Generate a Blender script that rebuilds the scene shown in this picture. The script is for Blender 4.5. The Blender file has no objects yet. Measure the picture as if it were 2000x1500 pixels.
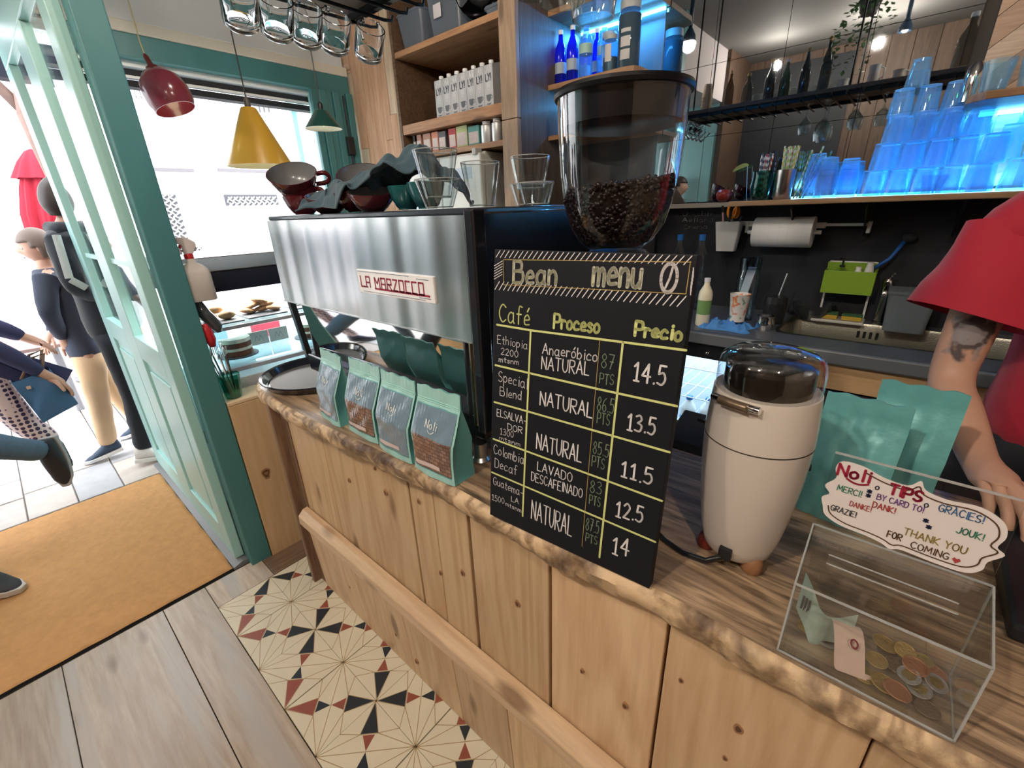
import bpy, bmesh, math, random
import numpy as np
from math import sin, cos, pi, radians, sqrt, exp, hypot
from mathutils import Vector, Matrix, Quaternion

random.seed(7)
S = bpy.context.scene
COL = S.collection

# ---------------------------------------------------------------- camera
ROT = np.array([[0.7587828, 0.6504266, -0.0345518], [0.2168755, -0.3023133, -0.9282089], [-0.6141772, 0.6968155, -0.3704517]])      # world -> camera (x right, y down, z forward)
FPX = 853.599
CAM = np.array([0.0, 0.0, 1.43])
cd = bpy.data.cameras.new('camera')
cd.sensor_width = 36.0
cd.lens = FPX / 2000.0 * 36.0
cd.clip_start = 0.02
cam = bpy.data.objects.new('camera', cd)
COL.objects.link(cam)
m3 = Matrix(((ROT[0][0], -ROT[1][0], -ROT[2][0]), (ROT[0][1], -ROT[1][1], -ROT[2][1]), (ROT[0][2], -ROT[1][2], -ROT[2][2])))
cam.matrix_world = Matrix.Translation(Vector(CAM)) @ m3.to_4x4()
S.camera = cam

def at(px, py, x=None, y=None, z=None):
    """the point of the room that the survey pixel shows, on the plane x=, y= or z="""
    d = ROT.T @ np.array([(px - 1000) / FPX, (py - 750) / FPX, 1.0])
    i, v = (0, x) if x is not None else (1, y) if y is not None else (2, z)
    return Vector(CAM + d * (v - CAM[i]) / d[i])

# ---------------------------------------------------------------- world, lights, exposure
W = bpy.data.worlds.new('world')
S.world = W
W.use_nodes = True
bg = W.node_tree.nodes['Background']
bg.inputs[0].default_value = (0.93, 0.96, 1.0, 1)
bg.inputs[1].default_value = 8.0
S.view_settings.view_transform = 'Standard'
S.view_settings.look = 'None'
S.view_settings.gamma = 1.0
S.view_settings.exposure = 0.12
try:
    S.view_settings.use_curve_mapping = False
except Exception:
    pass
S.cycles.use_denoising = True
S.cycles.max_bounces = 10
S.cycles.transparent_max_bounces = 24
S.cycles.diffuse_bounces = 4
S.cycles.glossy_bounces = 5
S.cycles.transmission_bounces = 10
S.cycles.sample_clamp_indirect = 6.0
S.cycles.caustics_refractive = True

def area(name, loc, size, power, color, rot=(0, 0, 0), portal=False, size_y=None):
    l = bpy.data.lights.new(name, 'AREA')
    l.energy = power
    l.color = color
    l.size = size
    if size_y:
        l.shape = 'RECTANGLE'
        l.size_y = size_y
    if portal:
        l.cycles.is_portal = True
    o = bpy.data.objects.new(name, l)
    o.location = loc
    o.rotation_euler = rot
    COL.objects.link(o)
    return o

# daylight portals at the entrance and the shop window
area('portal_entry', (-3.28, -0.30, 1.15), 1.35, 1, (1, 1, 1), (0, -pi / 2, 0), True, 2.3).data.shape = 'RECTANGLE'
area('portal_window', (-3.10, 1.15, 1.45), 1.5, 1, (1, 1, 1), (0, -pi / 2, 0), True, 1.4)
# warm lamps: mirrored ceiling spots, then fill lamps added behind the viewpoint
def point(name, loc, power, color, r=.05):
    l = bpy.data.lights.new(name, 'POINT')
    l.energy = power
    l.color = color
    l.shadow_soft_size = r
    o = bpy.data.objects.new(name, l)
    o.location = loc
    COL.objects.link(o)
WARM = (1.0, 0.86, 0.71)
point('warm_light', (-1.66, .90, 2.60), 16, (1.0, .88, .75))
point('warm_light', (.05, .90, 2.68), 26, WARM)
point('warm_light', (-.60, -.95, 2.75), 78, WARM, .04)  # from here on unseen fill lamps, added to brighten the counter front
point('warm_light', (.70, -.65, 2.75), 48, WARM, .04)
point('warm_light', (-1.45, -1.0, 2.75), 36, (1.0, .86, .72), .04)

# ---------------------------------------------------------------- materials
MATS = {}

def _new(name):
    m = bpy.data.materials.new(name)
    m.use_nodes = True
    nt = m.node_tree
    return m, nt, nt.nodes['Principled BSDF']

def mat(name, color=(.8, .8, .8), rough=.5, metal=0.0, spec=.5, trans=0.0, ior=1.45, emit=None, es=0.0, coat=0.0, sheen=0.0, alpha=1.0, var=0.0, bump=0.0, bscale=60.0, sss=0.0):
    if name in MATS:
        return MATS[name]
    m, nt, b = _new(name)
    b.inputs['Base Color'].default_value = (*color, 1)
    b.inputs['Roughness'].default_value = rough
    b.inputs['Metallic'].default_value = metal
    b.inputs['Specular IOR Level'].default_value = spec
    b.inputs['Transmission Weight'].default_value = trans
    b.inputs['IOR'].default_value = ior
    b.inputs['Coat Weight'].default_value = coat
    b.inputs['Coat Roughness'].default_value = .08
    b.inputs['Sheen Weight'].default_value = sheen
    b.inputs['Alpha'].default_value = alpha
    if sss:
        b.inputs['Subsurface Weight'].default_value = sss
        b.inputs['Subsurface Radius'].default_value = (.02, .008, .004)
    if emit:
        b.inputs['Emission Color'].default_value = (*emit, 1)
        b.inputs['Emission Strength'].default_value = es
    if var or bump:
        tc = nt.nodes.new('ShaderNodeTexCoord')
        n = nt.nodes.new('ShaderNodeTexNoise')
        n.inputs['Scale'].default_value = bscale
        n.inputs['Detail'].default_value = 5
        nt.links.new(tc.outputs['Object'], n.inputs['Vector'])
        if var:
            mx = nt.nodes.new('ShaderNodeMix')
            mx.data_type = 'RGBA'
            mx.inputs[6].default_value = (*[c * (1 - var) for c in color], 1)
            mx.inputs[7].default_value = (*[min(1, c * (1 + var)) for c in color], 1)
            nt.links.new(n.outputs['Fac'], mx.inputs[0])
            nt.links.new(mx.outputs[2], b.inputs['Base Color'])
        if bump:
            bp = nt.nodes.new('ShaderNodeBump')
            bp.inputs['Strength'].default_value = bump
            bp.inputs['Distance'].default_value = .01
            nt.links.new(n.outputs['Fac'], bp.inputs['Height'])
            nt.links.new(bp.outputs[0], b.inputs['Normal'])
    MATS[name] = m
    return m

def thin(name, color=(1, 1, 1), refl=1.0, rough=0.0, facing=.25, edge=(1, 1, 1), frost=0.0, frostcol=(.8, .9, 1), f0=.045, pw=4.5):
    """thin clear glass or plastic: see-through with a facing-dependent mirror coat"""
    if name in MATS:
        return MATS[name]
    m = bpy.data.materials.new(name)
    m.use_nodes = True
    nt = m.node_tree
    nt.nodes.clear()
    out = nt.nodes.new('ShaderNodeOutputMaterial')
    t = nt.nodes.new('ShaderNodeBsdfTransparent')
    lw = nt.nodes.new('ShaderNodeLayerWeight')
    lw.inputs[0].default_value = .5
    def mth(op, a, b):
        k = nt.nodes.new('ShaderNodeMath'); k.operation = op
        for i, q in enumerate((a, b)):
            if isinstance(q, (int, float)): k.inputs[i].default_value = q
            else: nt.links.new(q, k.inputs[i])
        return k.outputs[0]
    fc = lw.outputs['Facing']
    fres = mth('ADD', mth('MULTIPLY', mth('POWER', fc, pw), .9), f0)
    tint = mth('POWER', fc, 3.0)
    g = nt.nodes.new('ShaderNodeBsdfGlossy')
    g.inputs['Roughness'].default_value = rough
    g.inputs['Color'].default_value = (refl, refl, refl, 1)
    mx = nt.nodes.new('ShaderNodeMixShader')
    cm = nt.nodes.new('ShaderNodeMix')
    cm.data_type = 'RGBA'
    cm.inputs[6].default_value = (*color, 1)
    cm.inputs[7].default_value = (*[c * min(1, e + .12) for c, e in zip(color, edge)], 1)
    nt.links.new(tint, cm.inputs[0])
    nt.links.new(cm.outputs[2], t.inputs[0])
    nt.links.new(fres, mx.inputs[0])
    nt.links.new(t.outputs[0], mx.inputs[1])
    nt.links.new(g.outputs[0], mx.inputs[2])
    last = mx
    if frost:
        d = nt.nodes.new('ShaderNodeBsdfDiffuse')
        d.inputs[0].default_value = (*frostcol, 1)
        tl = nt.nodes.new('ShaderNodeBsdfTranslucent')
        tl.inputs[0].default_value = (*frostcol, 1)
        ad = nt.nodes.new('ShaderNodeMixShader')
        ad.inputs[0].default_value = .6
        nt.links.new(d.outputs[0], ad.inputs[1])
        nt.links.new(tl.outputs[0], ad.inputs[2])
        m2 = nt.nodes.new('ShaderNodeMixShader')
        m2.inputs[0].default_value = frost
        nt.links.new(mx.outputs[0], m2.inputs[1])
        nt.links.new(ad.outputs[0], m2.inputs[2])
        last = m2
    nt.links.new(last.outputs[0], out.inputs[0])
    MATS[name] = m
    return m

def wood(name, c1, c2, axis='X', rough=.5, scale=1.0, knots=True, kcol=None, bump=.25, coat=0.0, rnd=1.0, streak=None, ring=.2):
    """plank wood, grain along axis; each object gets its own cut of the grain"""
    if name in MATS:
        return MATS[name]
    m, nt, b = _new(name)
    N, L = nt.nodes.new, nt.links.new
    tc = N('ShaderNodeTexCoord')
    oi = N('ShaderNodeObjectInfo')
    add = N('ShaderNodeVectorMath')
    add.operation = 'MULTIPLY_ADD'
    cb = N('ShaderNodeCombineXYZ')
    L(oi.outputs['Random'], cb.inputs[0]); L(oi.outputs['Random'], cb.inputs[1]); L(oi.outputs['Random'], cb.inputs[2])
    L(cb.outputs[0], add.inputs[0])
    add.inputs[1].default_value = (17.3 * rnd, 11.7 * rnd, 23.1 * rnd)
    L(tc.outputs['Object'], add.inputs[2])
    mp = N('ShaderNodeMapping')
    s = {'X': (1.2, 14, 14), 'Y': (14, 1.2, 14), 'Z': (14, 14, 1.2)}[axis]
    mp.inputs['Scale'].default_value = [v * scale for v in s]
    L(add.outputs[0], mp.inputs[0])
    n1 = N('ShaderNodeTexNoise')
    n1.inputs['Scale'].default_value = 1.0
    n1.inputs['Detail'].default_value = 3
    n1.inputs['Distortion'].default_value = 1.2
    L(mp.outputs[0], n1.inputs['Vector'])
    # rings made from the slow noise
    mu = N('ShaderNodeMath'); mu.operation = 'MULTIPLY'; mu.inputs[1].default_value = 34
    L(n1.outputs['Fac'], mu.inputs[0])
    sn = N('ShaderNodeMath'); sn.operation = 'SINE'
    L(mu.outputs[0], sn.inputs[0])
    mr = N('ShaderNodeMapRange'); mr.inputs[1].default_value = -1; mr.inputs[2].default_value = 1
    L(sn.outputs[0], mr.inputs[0])
    n2 = N('ShaderNodeTexNoise')
    n2.inputs['Scale'].default_value = 9.0
    n2.inputs['Detail'].default_value = 8
    n2.inputs['Roughness'].default_value = .7
    L(mp.outputs[0], n2.inputs['Vector'])
    ma = N('ShaderNodeMath'); ma.operation = 'MULTIPLY_ADD'; ma.inputs[1].default_value = ring
    L(mr.outputs[0], ma.inputs[0]); L(n2.outputs['Fac'], ma.inputs[2])
    cr = N('ShaderNodeValToRGB')
    cr.color_ramp.elements[0].position = .32
    cr.color_ramp.elements[1].position = .88
    cr.color_ramp.elements[0].color = (*c1, 1)
    cr.color_ramp.elements[1].color = (*c2, 1)
    L(ma.outputs[0], cr.inputs[0])
    col = cr.outputs[0]
    # tone change from piece to piece
    hv = N('ShaderNodeHueSaturation')
    mv = N('ShaderNodeMapRange'); mv.inputs[3].default_value = 1 - .16 * rnd; mv.inputs[4].default_value = 1 + .16 * rnd
    L(oi.outputs['Random'], mv.inputs[0]); L(mv.outputs[0], hv.inputs['Value'])
    L(col, hv.inputs['Color'])
    col = hv.outputs[0]
    if knots:
        vo = N('ShaderNodeTexVoronoi')
        mp2 = N('ShaderNodeMapping')
        s2 = {'X': (2.2, 7, 7), 'Y': (7, 2.2, 7), 'Z': (7, 7, 2.2)}[axis]
        mp2.inputs['Scale'].default_value = s2
        L(add.outputs[0], mp2.inputs[0]); L(mp2.outputs[0], vo.inputs['Vector'])
        vo.inputs['Scale'].default_value = 1.0
        kr = N('ShaderNodeValToRGB')
        kr.color_ramp.elements[0].position = .085
        kr.color_ramp.elements[0].color = (.75, .75, .75, 1)
        kr.color_ramp.elements[1].position = .16
        kr.color_ramp.elements[1].color = (0, 0, 0, 1)
        L(vo.outputs['Distance'], kr.inputs[0])
        mk = N('ShaderNodeMix'); mk.data_type = 'RGBA'
        L(kr.outputs[0], mk.inputs[0]); L(col, mk.inputs[6])
        mk.inputs[7].default_value = (*(kcol or [c * .35 for c in c1]), 1)
        col = mk.outputs[2]
    if streak:
        n3 = N('ShaderNodeTexNoise'); n3.inputs['Scale'].default_value = 2.4; n3.inputs['Detail'].default_value = 6
        mp3 = N('ShaderNodeMapping'); mp3.inputs['Scale'].default_value = {'X': (.5, 6, 6), 'Y': (6, .5, 6), 'Z': (6, 6, .5)}[axis]
        L(add.outputs[0], mp3.inputs[0]); L(mp3.outputs[0], n3.inputs['Vector'])
        r3 = N('ShaderNodeValToRGB'); r3.color_ramp.elements[0].position = .48; r3.color_ramp.elements[1].position = .68
        L(n3.outputs['Fac'], r3.inputs[0])
        m4 = N('ShaderNodeMix'); m4.data_type = 'RGBA'
        L(r3.outputs[0], m4.inputs[0]); L(col, m4.inputs[6]); m4.inputs[7].default_value = (*streak, 1)
        col = m4.outputs[2]
    L(col, b.inputs['Base Color'])
    b.inputs['Roughness'].default_value = rough
    b.inputs['Coat Weight'].default_value = coat
    b.inputs['Coat Roughness'].default_value = .2
    if bump:
        bp = N('ShaderNodeBump'); bp.inputs['Strength'].default_value = bump; bp.inputs['Distance'].default_value = .004
        L(ma.outputs[0], bp.inputs['Height']); L(bp.outputs[0], b.inputs['Normal'])
    MATS[name] = m
    return m

# ---------------------------------------------------------------- mesh helpers
class MB:
    def __init__(s):
        s.v, s.f, s.m = [], [], []

    def add(s, vs, fs, mi=0):
        o = len(s.v)
        s.v += [tuple(p) for p in vs]
        s.f += [tuple(i + o for i in f) for f in fs]
        s.m += [mi] * len(fs)
        return s

    def box(s, a, b, mi=0, M=None):
        x0, y0, z0 = a; x1, y1, z1 = b
        vs = [(x0, y0, z0), (x1, y0, z0), (x1, y1, z0), (x0, y1, z0), (x0, y0, z1), (x1, y0, z1), (x1, y1, z1), (x0, y1, z1)]
        if M is not None:
            vs = [tuple(M @ Vector(p)) for p in vs]
        fs = [(0, 3, 2, 1), (4, 5, 6, 7), (0, 1, 5, 4), (1, 2, 6, 5), (2, 3, 7, 6), (3, 0, 4, 7)]
        return s.add(vs, fs, mi)

    def bar(s, p, q, w, h=None, mi=0, up=(0, 0, 1)):
        """a square bar from p to q"""
        p, q = Vector(p), Vector(q)
        h = h or w
        d = (q - p).normalized()
        u = Vector(up)
        if abs(d.dot(u)) > .98:
            u = Vector((1, 0, 0))
        r = d.cross(u).normalized(); u = r.cross(d)
        vs = []
        for c in (p, q):
            for a, b in ((-1, -1), (1, -1), (1, 1), (-1, 1)):
                vs.append(c + r * a * w / 2 + u * b * h / 2)
        return s.add(vs, [(0, 1, 2, 3), (7, 6, 5, 4), (0, 4, 5, 1), (1, 5, 6, 2), (2, 6, 7, 3), (3, 7, 4, 0)], mi)

    def tube(s, pts, r, n=10, mi=0, cap=True):
        pts = [Vector(p) for p in pts]
        rs = r if isinstance(r, (list, tuple)) else [r] * len(pts)
        o = len(s.v)
        t0 = (pts[1] - pts[0]).normalized()
        u = Vector((0, 0, 1)) if abs(t0.z) < .9 else Vector((1, 0, 0))
        u = (u - t0 * u.dot(t0)).normalized()
        for i, p in enumerate(pts):
            t = (pts[min(i + 1, len(pts) - 1)] - pts[max(i - 1, 0)]).normalized()
            u = (u - t * u.dot(t)).normalized()
            w = t.cross(u)
            for k in range(n):
                a = 2 * pi * k / n
                s.v.append(tuple(p + (u * cos(a) + w * sin(a)) * rs[i]))
        for i in range(len(pts) - 1):
            for k in range(n):
                s.f.append((o + i * n + k, o + i * n + (k + 1) % n, o + (i + 1) * n + (k + 1) % n, o + (i + 1) * n + k)); s.m.append(mi)
        if cap:
            s.f.append(tuple(o + k for k in reversed(range(n)))); s.m.append(mi)
            s.f.append(tuple(o + (len(pts) - 1) * n + k for k in range(n))); s.m.append(mi)
        return s

    def lathe(s, prof, c=(0, 0, 0), n=24, mi=0, ax=None, sy=1.0, cap=True):
        """prof: (r, z) list; ax: the axis direction (default up)"""
        c = Vector(c)
        Q = Vector((0, 0, 1)).rotation_difference(Vector(ax)).to_matrix() if ax is not None else Matrix.Identity(3)
        o = len(s.v)
        for r, z in prof:
            for k in range(n):
                a = 2 * pi * k / n
                s.v.append(tuple(c + Q @ Vector((r * cos(a), r * sin(a) * sy, z))))
        for i in range(len(prof) - 1):
            for k in range(n):
                s.f.append((o + i * n + k, o + i * n + (k + 1) % n, o + (i + 1) * n + (k + 1) % n, o + (i + 1) * n + k)); s.m.append(mi)
        if cap:
            if prof[0][0] > 1e-5:
                s.f.append(tuple(o + k for k in reversed(range(n)))); s.m.append(mi)
            if prof[-1][0] > 1e-5:
                s.f.append(tuple(o + (len(prof) - 1) * n + k for k in range(n))); s.m.append(mi)
        return s

    def ball(s, c, r, n=12, mi=0, M=None):
        c = Vector(c)
        rx, ry, rz = r if isinstance(r, (tuple, list)) else (r, r, r)
        k = max(5, n // 2 + 1)
        o = len(s.v)
        for i in range(k + 1):
            th = pi * i / k
            for j in range(n):
                a = 2 * pi * j / n
                d = Vector((rx * sin(th) * cos(a), ry * sin(th) * sin(a), -rz * cos(th)))
                s.v.append(tuple(c + (M @ d if M is not None else d)))
        for i in range(k):
            for j in range(n):
                s.f.append((o + i * n + j, o + i * n + (j + 1) % n, o + (i + 1) * n + (j + 1) % n, o + (i + 1) * n + j)); s.m.append(mi)
        return s

    def prism(s, poly, d, mi=0):
        """poly: 3-D points; d: offset vector"""
        n = len(poly)
        d = Vector(d)
        vs = [Vector(p) for p in poly] + [Vector(p) + d for p in poly]
        fs = [tuple(reversed(range(n))), tuple(range(n, 2 * n))] + [(i, (i + 1) % n, n + (i + 1) % n, n + i) for i in range(n)]
        return s.add(vs, fs, mi)

    def grid(s, fn, nu, nv, mi=0, closed=False):
        o = len(s.v)
        for i in range(nu + 1):
            for j in range(nv + (0 if closed else 1)):
                s.v.append(tuple(fn(i / nu, j / nv)))
        w = nv + (0 if closed else 1)
        for i in range(nu):
            for j in range(nv):
                s.f.append((o + i * w + j, o + i * w + (j + 1) % w, o + (i + 1) * w + (j + 1) % w, o + (i + 1) * w + j)); s.m.append(mi)
        return s

    def mesh(s, name, mats, smooth=False):
        me = bpy.data.meshes.new(name)
        me.from_pydata(s.v, [], s.f)
        for m in (mats if isinstance(mats, (list, tuple)) else [mats]):
            me.materials.append(m)
        if len(me.materials) > 1:
            me.polygons.foreach_set('material_index', s.m)
        if smooth:
            me.polygons.foreach_set('use_smooth', [True] * len(me.polygons))
        me.update()
        return me

    def build(s, name, mats, parent=None, smooth=False, bevel=0.0, seg=2, auto=None, sub=0, fix=True):
        me = s.mesh(name, mats, smooth)
        if fix:
            bm = bmesh.new(); bm.from_mesh(me)
            bmesh.ops.recalc_face_normals(bm, faces=bm.faces)
            bm.to_mesh(me); bm.free()
        if auto is not None:
            me.polygons.foreach_set('use_smooth', [True] * len(me.polygons))
            try:
                me.set_sharp_from_angle(angle=radians(auto))
            except Exception:
                pass
        o = bpy.data.objects.new(name, me)
        COL.objects.link(o)
        if parent is not None:
            put(o, parent)
        if bevel:
            b = o.modifiers.new('bevel', 'BEVEL'); b.width = bevel; b.segments = seg; b.limit_method = 'ANGLE'; b.angle_limit = radians(40)
        if sub:
            b = o.modifiers.new('sub', 'SUBSURF'); b.levels = sub; b.render_levels = sub
        return o

def put(o, parent):
    """make o (built in room coordinates) a part of parent"""
    o.parent = parent
    if parent.type == 'EMPTY' and parent.parent is None:
        o.matrix_parent_inverse = Matrix.Translation(-Vector(parent.location))

def tag(o, label=None, cat=None, group=None, kind=None):
    if label: o['label'] = label
    if cat: o['category'] = cat
    if group: o['group'] = group
    if kind: o['kind'] = kind
    return o

def thing(name, label, cat, loc=(0, 0, 0), group=None):
    o = bpy.data.objects.new(name, None)
    o.empty_display_size = .05
    o.location = loc
    COL.objects.link(o)
    return tag(o, label, cat, group)

def struct(o):
    o['kind'] = 'structure'
    return o

def children(o):
    return KIDS.get(o.name) or [c for c in COL.objects if c.parent == o]

KIDS = {}

def copy_tree(o, loc=None, rot=None, label=None, group=None, parent=None):
    c = o.copy()
    COL.objects.link(c)
    if parent is not None:
        c.parent = parent
    for ch in children(o):
        copy_tree(ch, parent=c)
    if loc is not None: c.location = loc
    if rot is not None: c.rotation_euler = rot
    if label: c['label'] = label
    if group: c['group'] = group
    return c

def remember(o):
    ks = [c for c in COL.objects if c.parent == o]
    KIDS[o.name] = ks
    for k in ks:
        KIDS[k.name] = [c for c in COL.objects if c.parent == k] or ()
    return o

def lerp(a, b, t):
    return a + (b - a) * t
# ---------------------------------------------------------------- hand lettering: strokes in a 1 x 1 box, ~ = smoothed
GL = {
'A': '0,0 .35,1 .7,0;.12,.35 .6,.35', 'B': '0,0 0,1;~0,1 .5,.95 .5,.6 0,.53;~0,.53 .62,.5 .6,.05 0,0', 'C': '~.6,.85 .3,1 .02,.7 .02,.3 .3,0 .62,.15',
'D': '0,0 0,1;~0,1 .55,.85 .6,.3 .35,.02 0,0', 'E': '.55,1 0,1 0,0 .58,0;0,.52 .45,.52', 'F': '.55,1 0,1 0,0;0,.5 .45,.5', 'G': '~.6,.85 .3,1 .02,.7 .02,.3 .3,0 .6,.15 .6,.45;.6,.45 .35,.45',
'H': '0,0 0,1;.6,0 .6,1;0,.5 .6,.5', 'I': '.1,0 .1,1', 'J': '~.5,1 .5,.3 .3,0 0,.15', 'K': '0,0 0,1;.55,1 0,.45 .6,0', 'L': '0,1 0,0 .5,0', 'M': '0,0 .08,1 .4,.3 .72,1 .8,0',
'N': '0,0 0,1 .6,0 .6,1', 'O': '~.32,1 .04,.75 .04,.25 .32,0 .6,.25 .6,.75 .32,1', 'P': '0,0 0,1;~0,1 .55,.95 .55,.5 0,.45', 'R': '0,0 0,1;~0,1 .55,.95 .5,.55 0,.5;.15,.5 .6,0',
'S': '~.55,.88 .3,1 .05,.8 .15,.55 .5,.42 .58,.18 .3,0 .02,.12', 'T': '0,1 .66,1;.33,1 .33,0', 'U': '~0,1 .02,.3 .3,0 .58,.3 .6,1', 'V': '0,1 .32,0 .64,1', 'X': '0,0 .6,1;0,1 .6,0', 'Y': '0,1 .3,.5 .6,1;.3,.5 .3,0',
'Z': '0,1 .6,1 0,0 .6,0', 'a': '~.5,.5 .25,.6 .03,.4 .05,.1 .28,0 .5,.2;.5,.58 .5,.1 .58,0', 'b': '0,1 0,0;~0,.35 .25,.6 .5,.35 .3,.02 0,.1', 'c': '~.48,.48 .25,.6 .02,.35 .1,.05 .5,.08',
'd': '~.48,.4 .22,.58 .02,.3 .2,.02 .48,.2;.48,1 .48,0', 'e': '~.02,.3 .48,.36 .3,.6 .05,.42 .08,.08 .48,.08', 'f': '~.48,.95 .28,1 .2,.75 .2,0;.02,.55 .42,.55', 'h': '0,1 0,0;~0,.4 .25,.6 .45,.4 .45,0',
'i': '.16,.6 .16,0;.16,.84 .17,.88', 'l': '.16,1 .16,0', 'm': '0,.6 0,0;~0,.42 .18,.6 .33,.42 .33,0;~.33,.42 .5,.6 .66,.42 .66,0', 'n': '0,.6 0,0;~0,.42 .25,.6 .45,.4 .45,0', 'o': '~.25,.6 .02,.42 .05,.1 .25,0 .47,.15 .46,.45 .25,.6',
'p': '0,.6 0,-.4;~0,.42 .28,.6 .5,.32 .28,.02 0,.12', 'r': '0,.6 0,0;~0,.38 .18,.58 .38,.52', 's': '~.42,.5 .2,.6 .05,.45 .4,.2 .25,0 .02,.08', 't': '.2,.9 .2,.1 .36,0;.02,.6 .4,.6', 'u': '~0,.6 .03,.12 .25,0 .45,.2;.46,.6 .46,0',
'0': '~.28,1 .03,.7 .03,.3 .28,0 .53,.3 .53,.7 .28,1', '1': '.05,.78 .28,1 .28,0;.08,0 .46,0', '2': '~.03,.8 .28,1 .52,.75 .3,.35 .02,.02;.02,.02 .55,.02', '3': '~.05,.9 .35,1 .5,.75 .22,.53;~.22,.53 .56,.4 .45,.05 .02,.06',
'4': '.42,0 .42,1 0,.35 .6,.35', '5': '.52,1 .1,1 .06,.58;~.06,.55 .4,.62 .55,.3 .35,.0 .02,.06', '6': '~.48,.95 .15,.7 .03,.25 .28,0 .52,.2 .35,.48 .06,.35', '7': '0,1 .52,1 .2,0;.15,.5 .48,.5',
'8': '~.28,.53 .06,.75 .28,1 .5,.76 .28,.53 .02,.25 .28,0 .55,.25 .28,.53', '.': '.1,0 .11,.03', '!': '.1,1 .1,.28;.1,0 .11,.03', '-': '.05,.4 .4,.4', '\u00e9': '~.02,.3 .48,.36 .3,.6 .05,.42 .08,.08 .48,.08;.28,.78 .42,.98',
'\u00f3': '~.25,.6 .02,.42 .05,.1 .25,0 .47,.15 .46,.45 .25,.6;.25,.78 .4,1', '\u00c0': '0,0 .35,1 .7,0;.12,.35 .6,.35;.15,1.22 .35,1.08', '*': '.05,.3 .35,.7;.35,.3 .05,.7;.2,.2 .2,.8',
}

def smooth_line(p, k=5):
    out = []
    n = len(p)
    for i in range(n - 1):
        a, b, c, d = p[max(i - 1, 0)], p[i], p[i + 1], p[min(i + 2, n - 1)]
        for j in range(k):
            t = j / k
            out.append(tuple(.5 * (2 * b[q] + (c[q] - a[q]) * t + (2 * a[q] - 5 * b[q] + 4 * c[q] - d[q]) * t * t + (3 * b[q] - a[q] - 3 * c[q] + d[q]) * t ** 3) for q in (0, 1)))
    out.append(p[-1])
    return out

def strokes(ch):
    res = []
    for s in GL.get(ch, '').split(';'):
        if not s: continue
        sm = s[0] == '~'
        p = [tuple(float(c) for c in q.split(',')) for q in s.lstrip('~').split()]
        res.append(smooth_line(p) if sm else p)
    return res

def ribbon(mb, pts, w, o, u, v, n, mi=0):
    """flat marker stroke with round ends; pts in plane coordinates"""
    P = lambda a, b: o + u * a + v * b + n
    for (x0, y0), (x1, y1) in zip(pts, pts[1:]):
        dx, dy = x1 - x0, y1 - y0
        l = hypot(dx, dy)
        if l < 1e-7: continue
        ox, oy = -dy / l * w / 2, dx / l * w / 2
        mb.add([P(x0 + ox, y0 + oy), P(x0 - ox, y0 - oy), P(x1 - ox, y1 - oy), P(x1 + ox, y1 + oy)], [(0, 1, 2, 3)], mi)
    for x, y in pts:
        mb.add([P(x + cos(a) * w / 2, y + sin(a) * w / 2) for a in [2 * pi * k / 8 for k in range(8)]], [tuple(range(8))], mi)

def write(mb, txt, o, u, v, n, x, y, h, w, sx=1.0, mi=0, gap=.22, slope=0.0, jit=.0):
    """letters on the plane o,u,v (metres), baseline start (x, y), letter height h, stroke w"""
    cx = x
    for ch in txt:
        if ch == ' ':
            cx += h * .45 * sx; continue
        st = strokes(ch)
        if not st: continue
        mxx = max(p[0] for s in st for p in s)
        j = random.uniform(-jit, jit) * h
        for s in st:
            pts = [(cx + px * h * sx, y + j + py * h + slope * (cx - x)) for px, py in s]
            ribbon(mb, pts, w, o, u, v, n, mi)
        cx += (mxx + gap) * h * sx
    return cx

def text_width(txt, h, sx=1.0, gap=.22):
    w = 0
    for ch in txt:
        w += h * .45 * sx if ch == ' ' else (max([p[0] for s in strokes(ch) for p in s] or [0]) + gap) * h * sx
    return w

def fit(mb, txt, o, u, v, n, x0, x1, y, h, w, mi=0, y1=None, jit=.03):
    """letters stretched to run from x0 to x1"""
    sx = (x1 - x0) / (text_width(txt, h) - .22 * h)
    write(mb, txt, o, u, v, n, x0, y, h, w, sx, mi, slope=0 if y1 is None else (y1 - y) / (x1 - x0), jit=jit)

def smooth3d(p, k):
    p = [Vector(a) for a in p]; out = []; n = len(p)
    for i in range(n - 1):
        a, b, c, d = p[max(i - 1, 0)], p[i], p[i + 1], p[min(i + 2, n - 1)]
        for j in range(k):
            t = j / k
            out.append(.5 * (2 * b + (c - a) * t + (2 * a - 5 * b + 4 * c - d) * t * t + (3 * b - a - 3 * c + d) * t ** 3))
    return out + [p[-1]]
# ---------------------------------------------------------------- shared materials
teal = mat('teal_paint', (.060, .205, .215), .38, bump=.12, bscale=18)
teal_l = mat('teal_paint_pale', (.36, .62, .60), .32, bump=.08, bscale=15)
glass = thin('pane_glass', (.93, .97, .96), facing=.12)
white = mat('white_paint', (.78, .78, .76), .5)
black = mat('black_plastic', (.012, .013, .016), .35)
blackm = mat('black_matt', (.018, .019, .023), .75)
steel = mat('brushed_metal', (.62, .61, .60), .32, 1.0)
chrome = mat('chrome', (.8, .8, .8), .08, 1.0)
oak = wood('floor_oak', (.33, .26, .20), (.50, .42, .34), 'X', .27, .6, bump=.08, kcol=(.16, .12, .09), streak=(.40, .37, .34))
oak_d = wood('floor_oak_dark', (.10, .06, .04), (.20, .13, .085), 'Y', .38, .6, bump=.12)
pine = wood('pine_plank', (.50, .305, .16), (.66, .465, .275), 'Z', .42, .5, bump=.08, kcol=(.15, .065, .03), ring=.32)
pine_x = wood('pine_rail', (.42, .275, .16), (.62, .45, .285), 'X', .42, .5, bump=.08, kcol=(.15, .07, .03))
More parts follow.
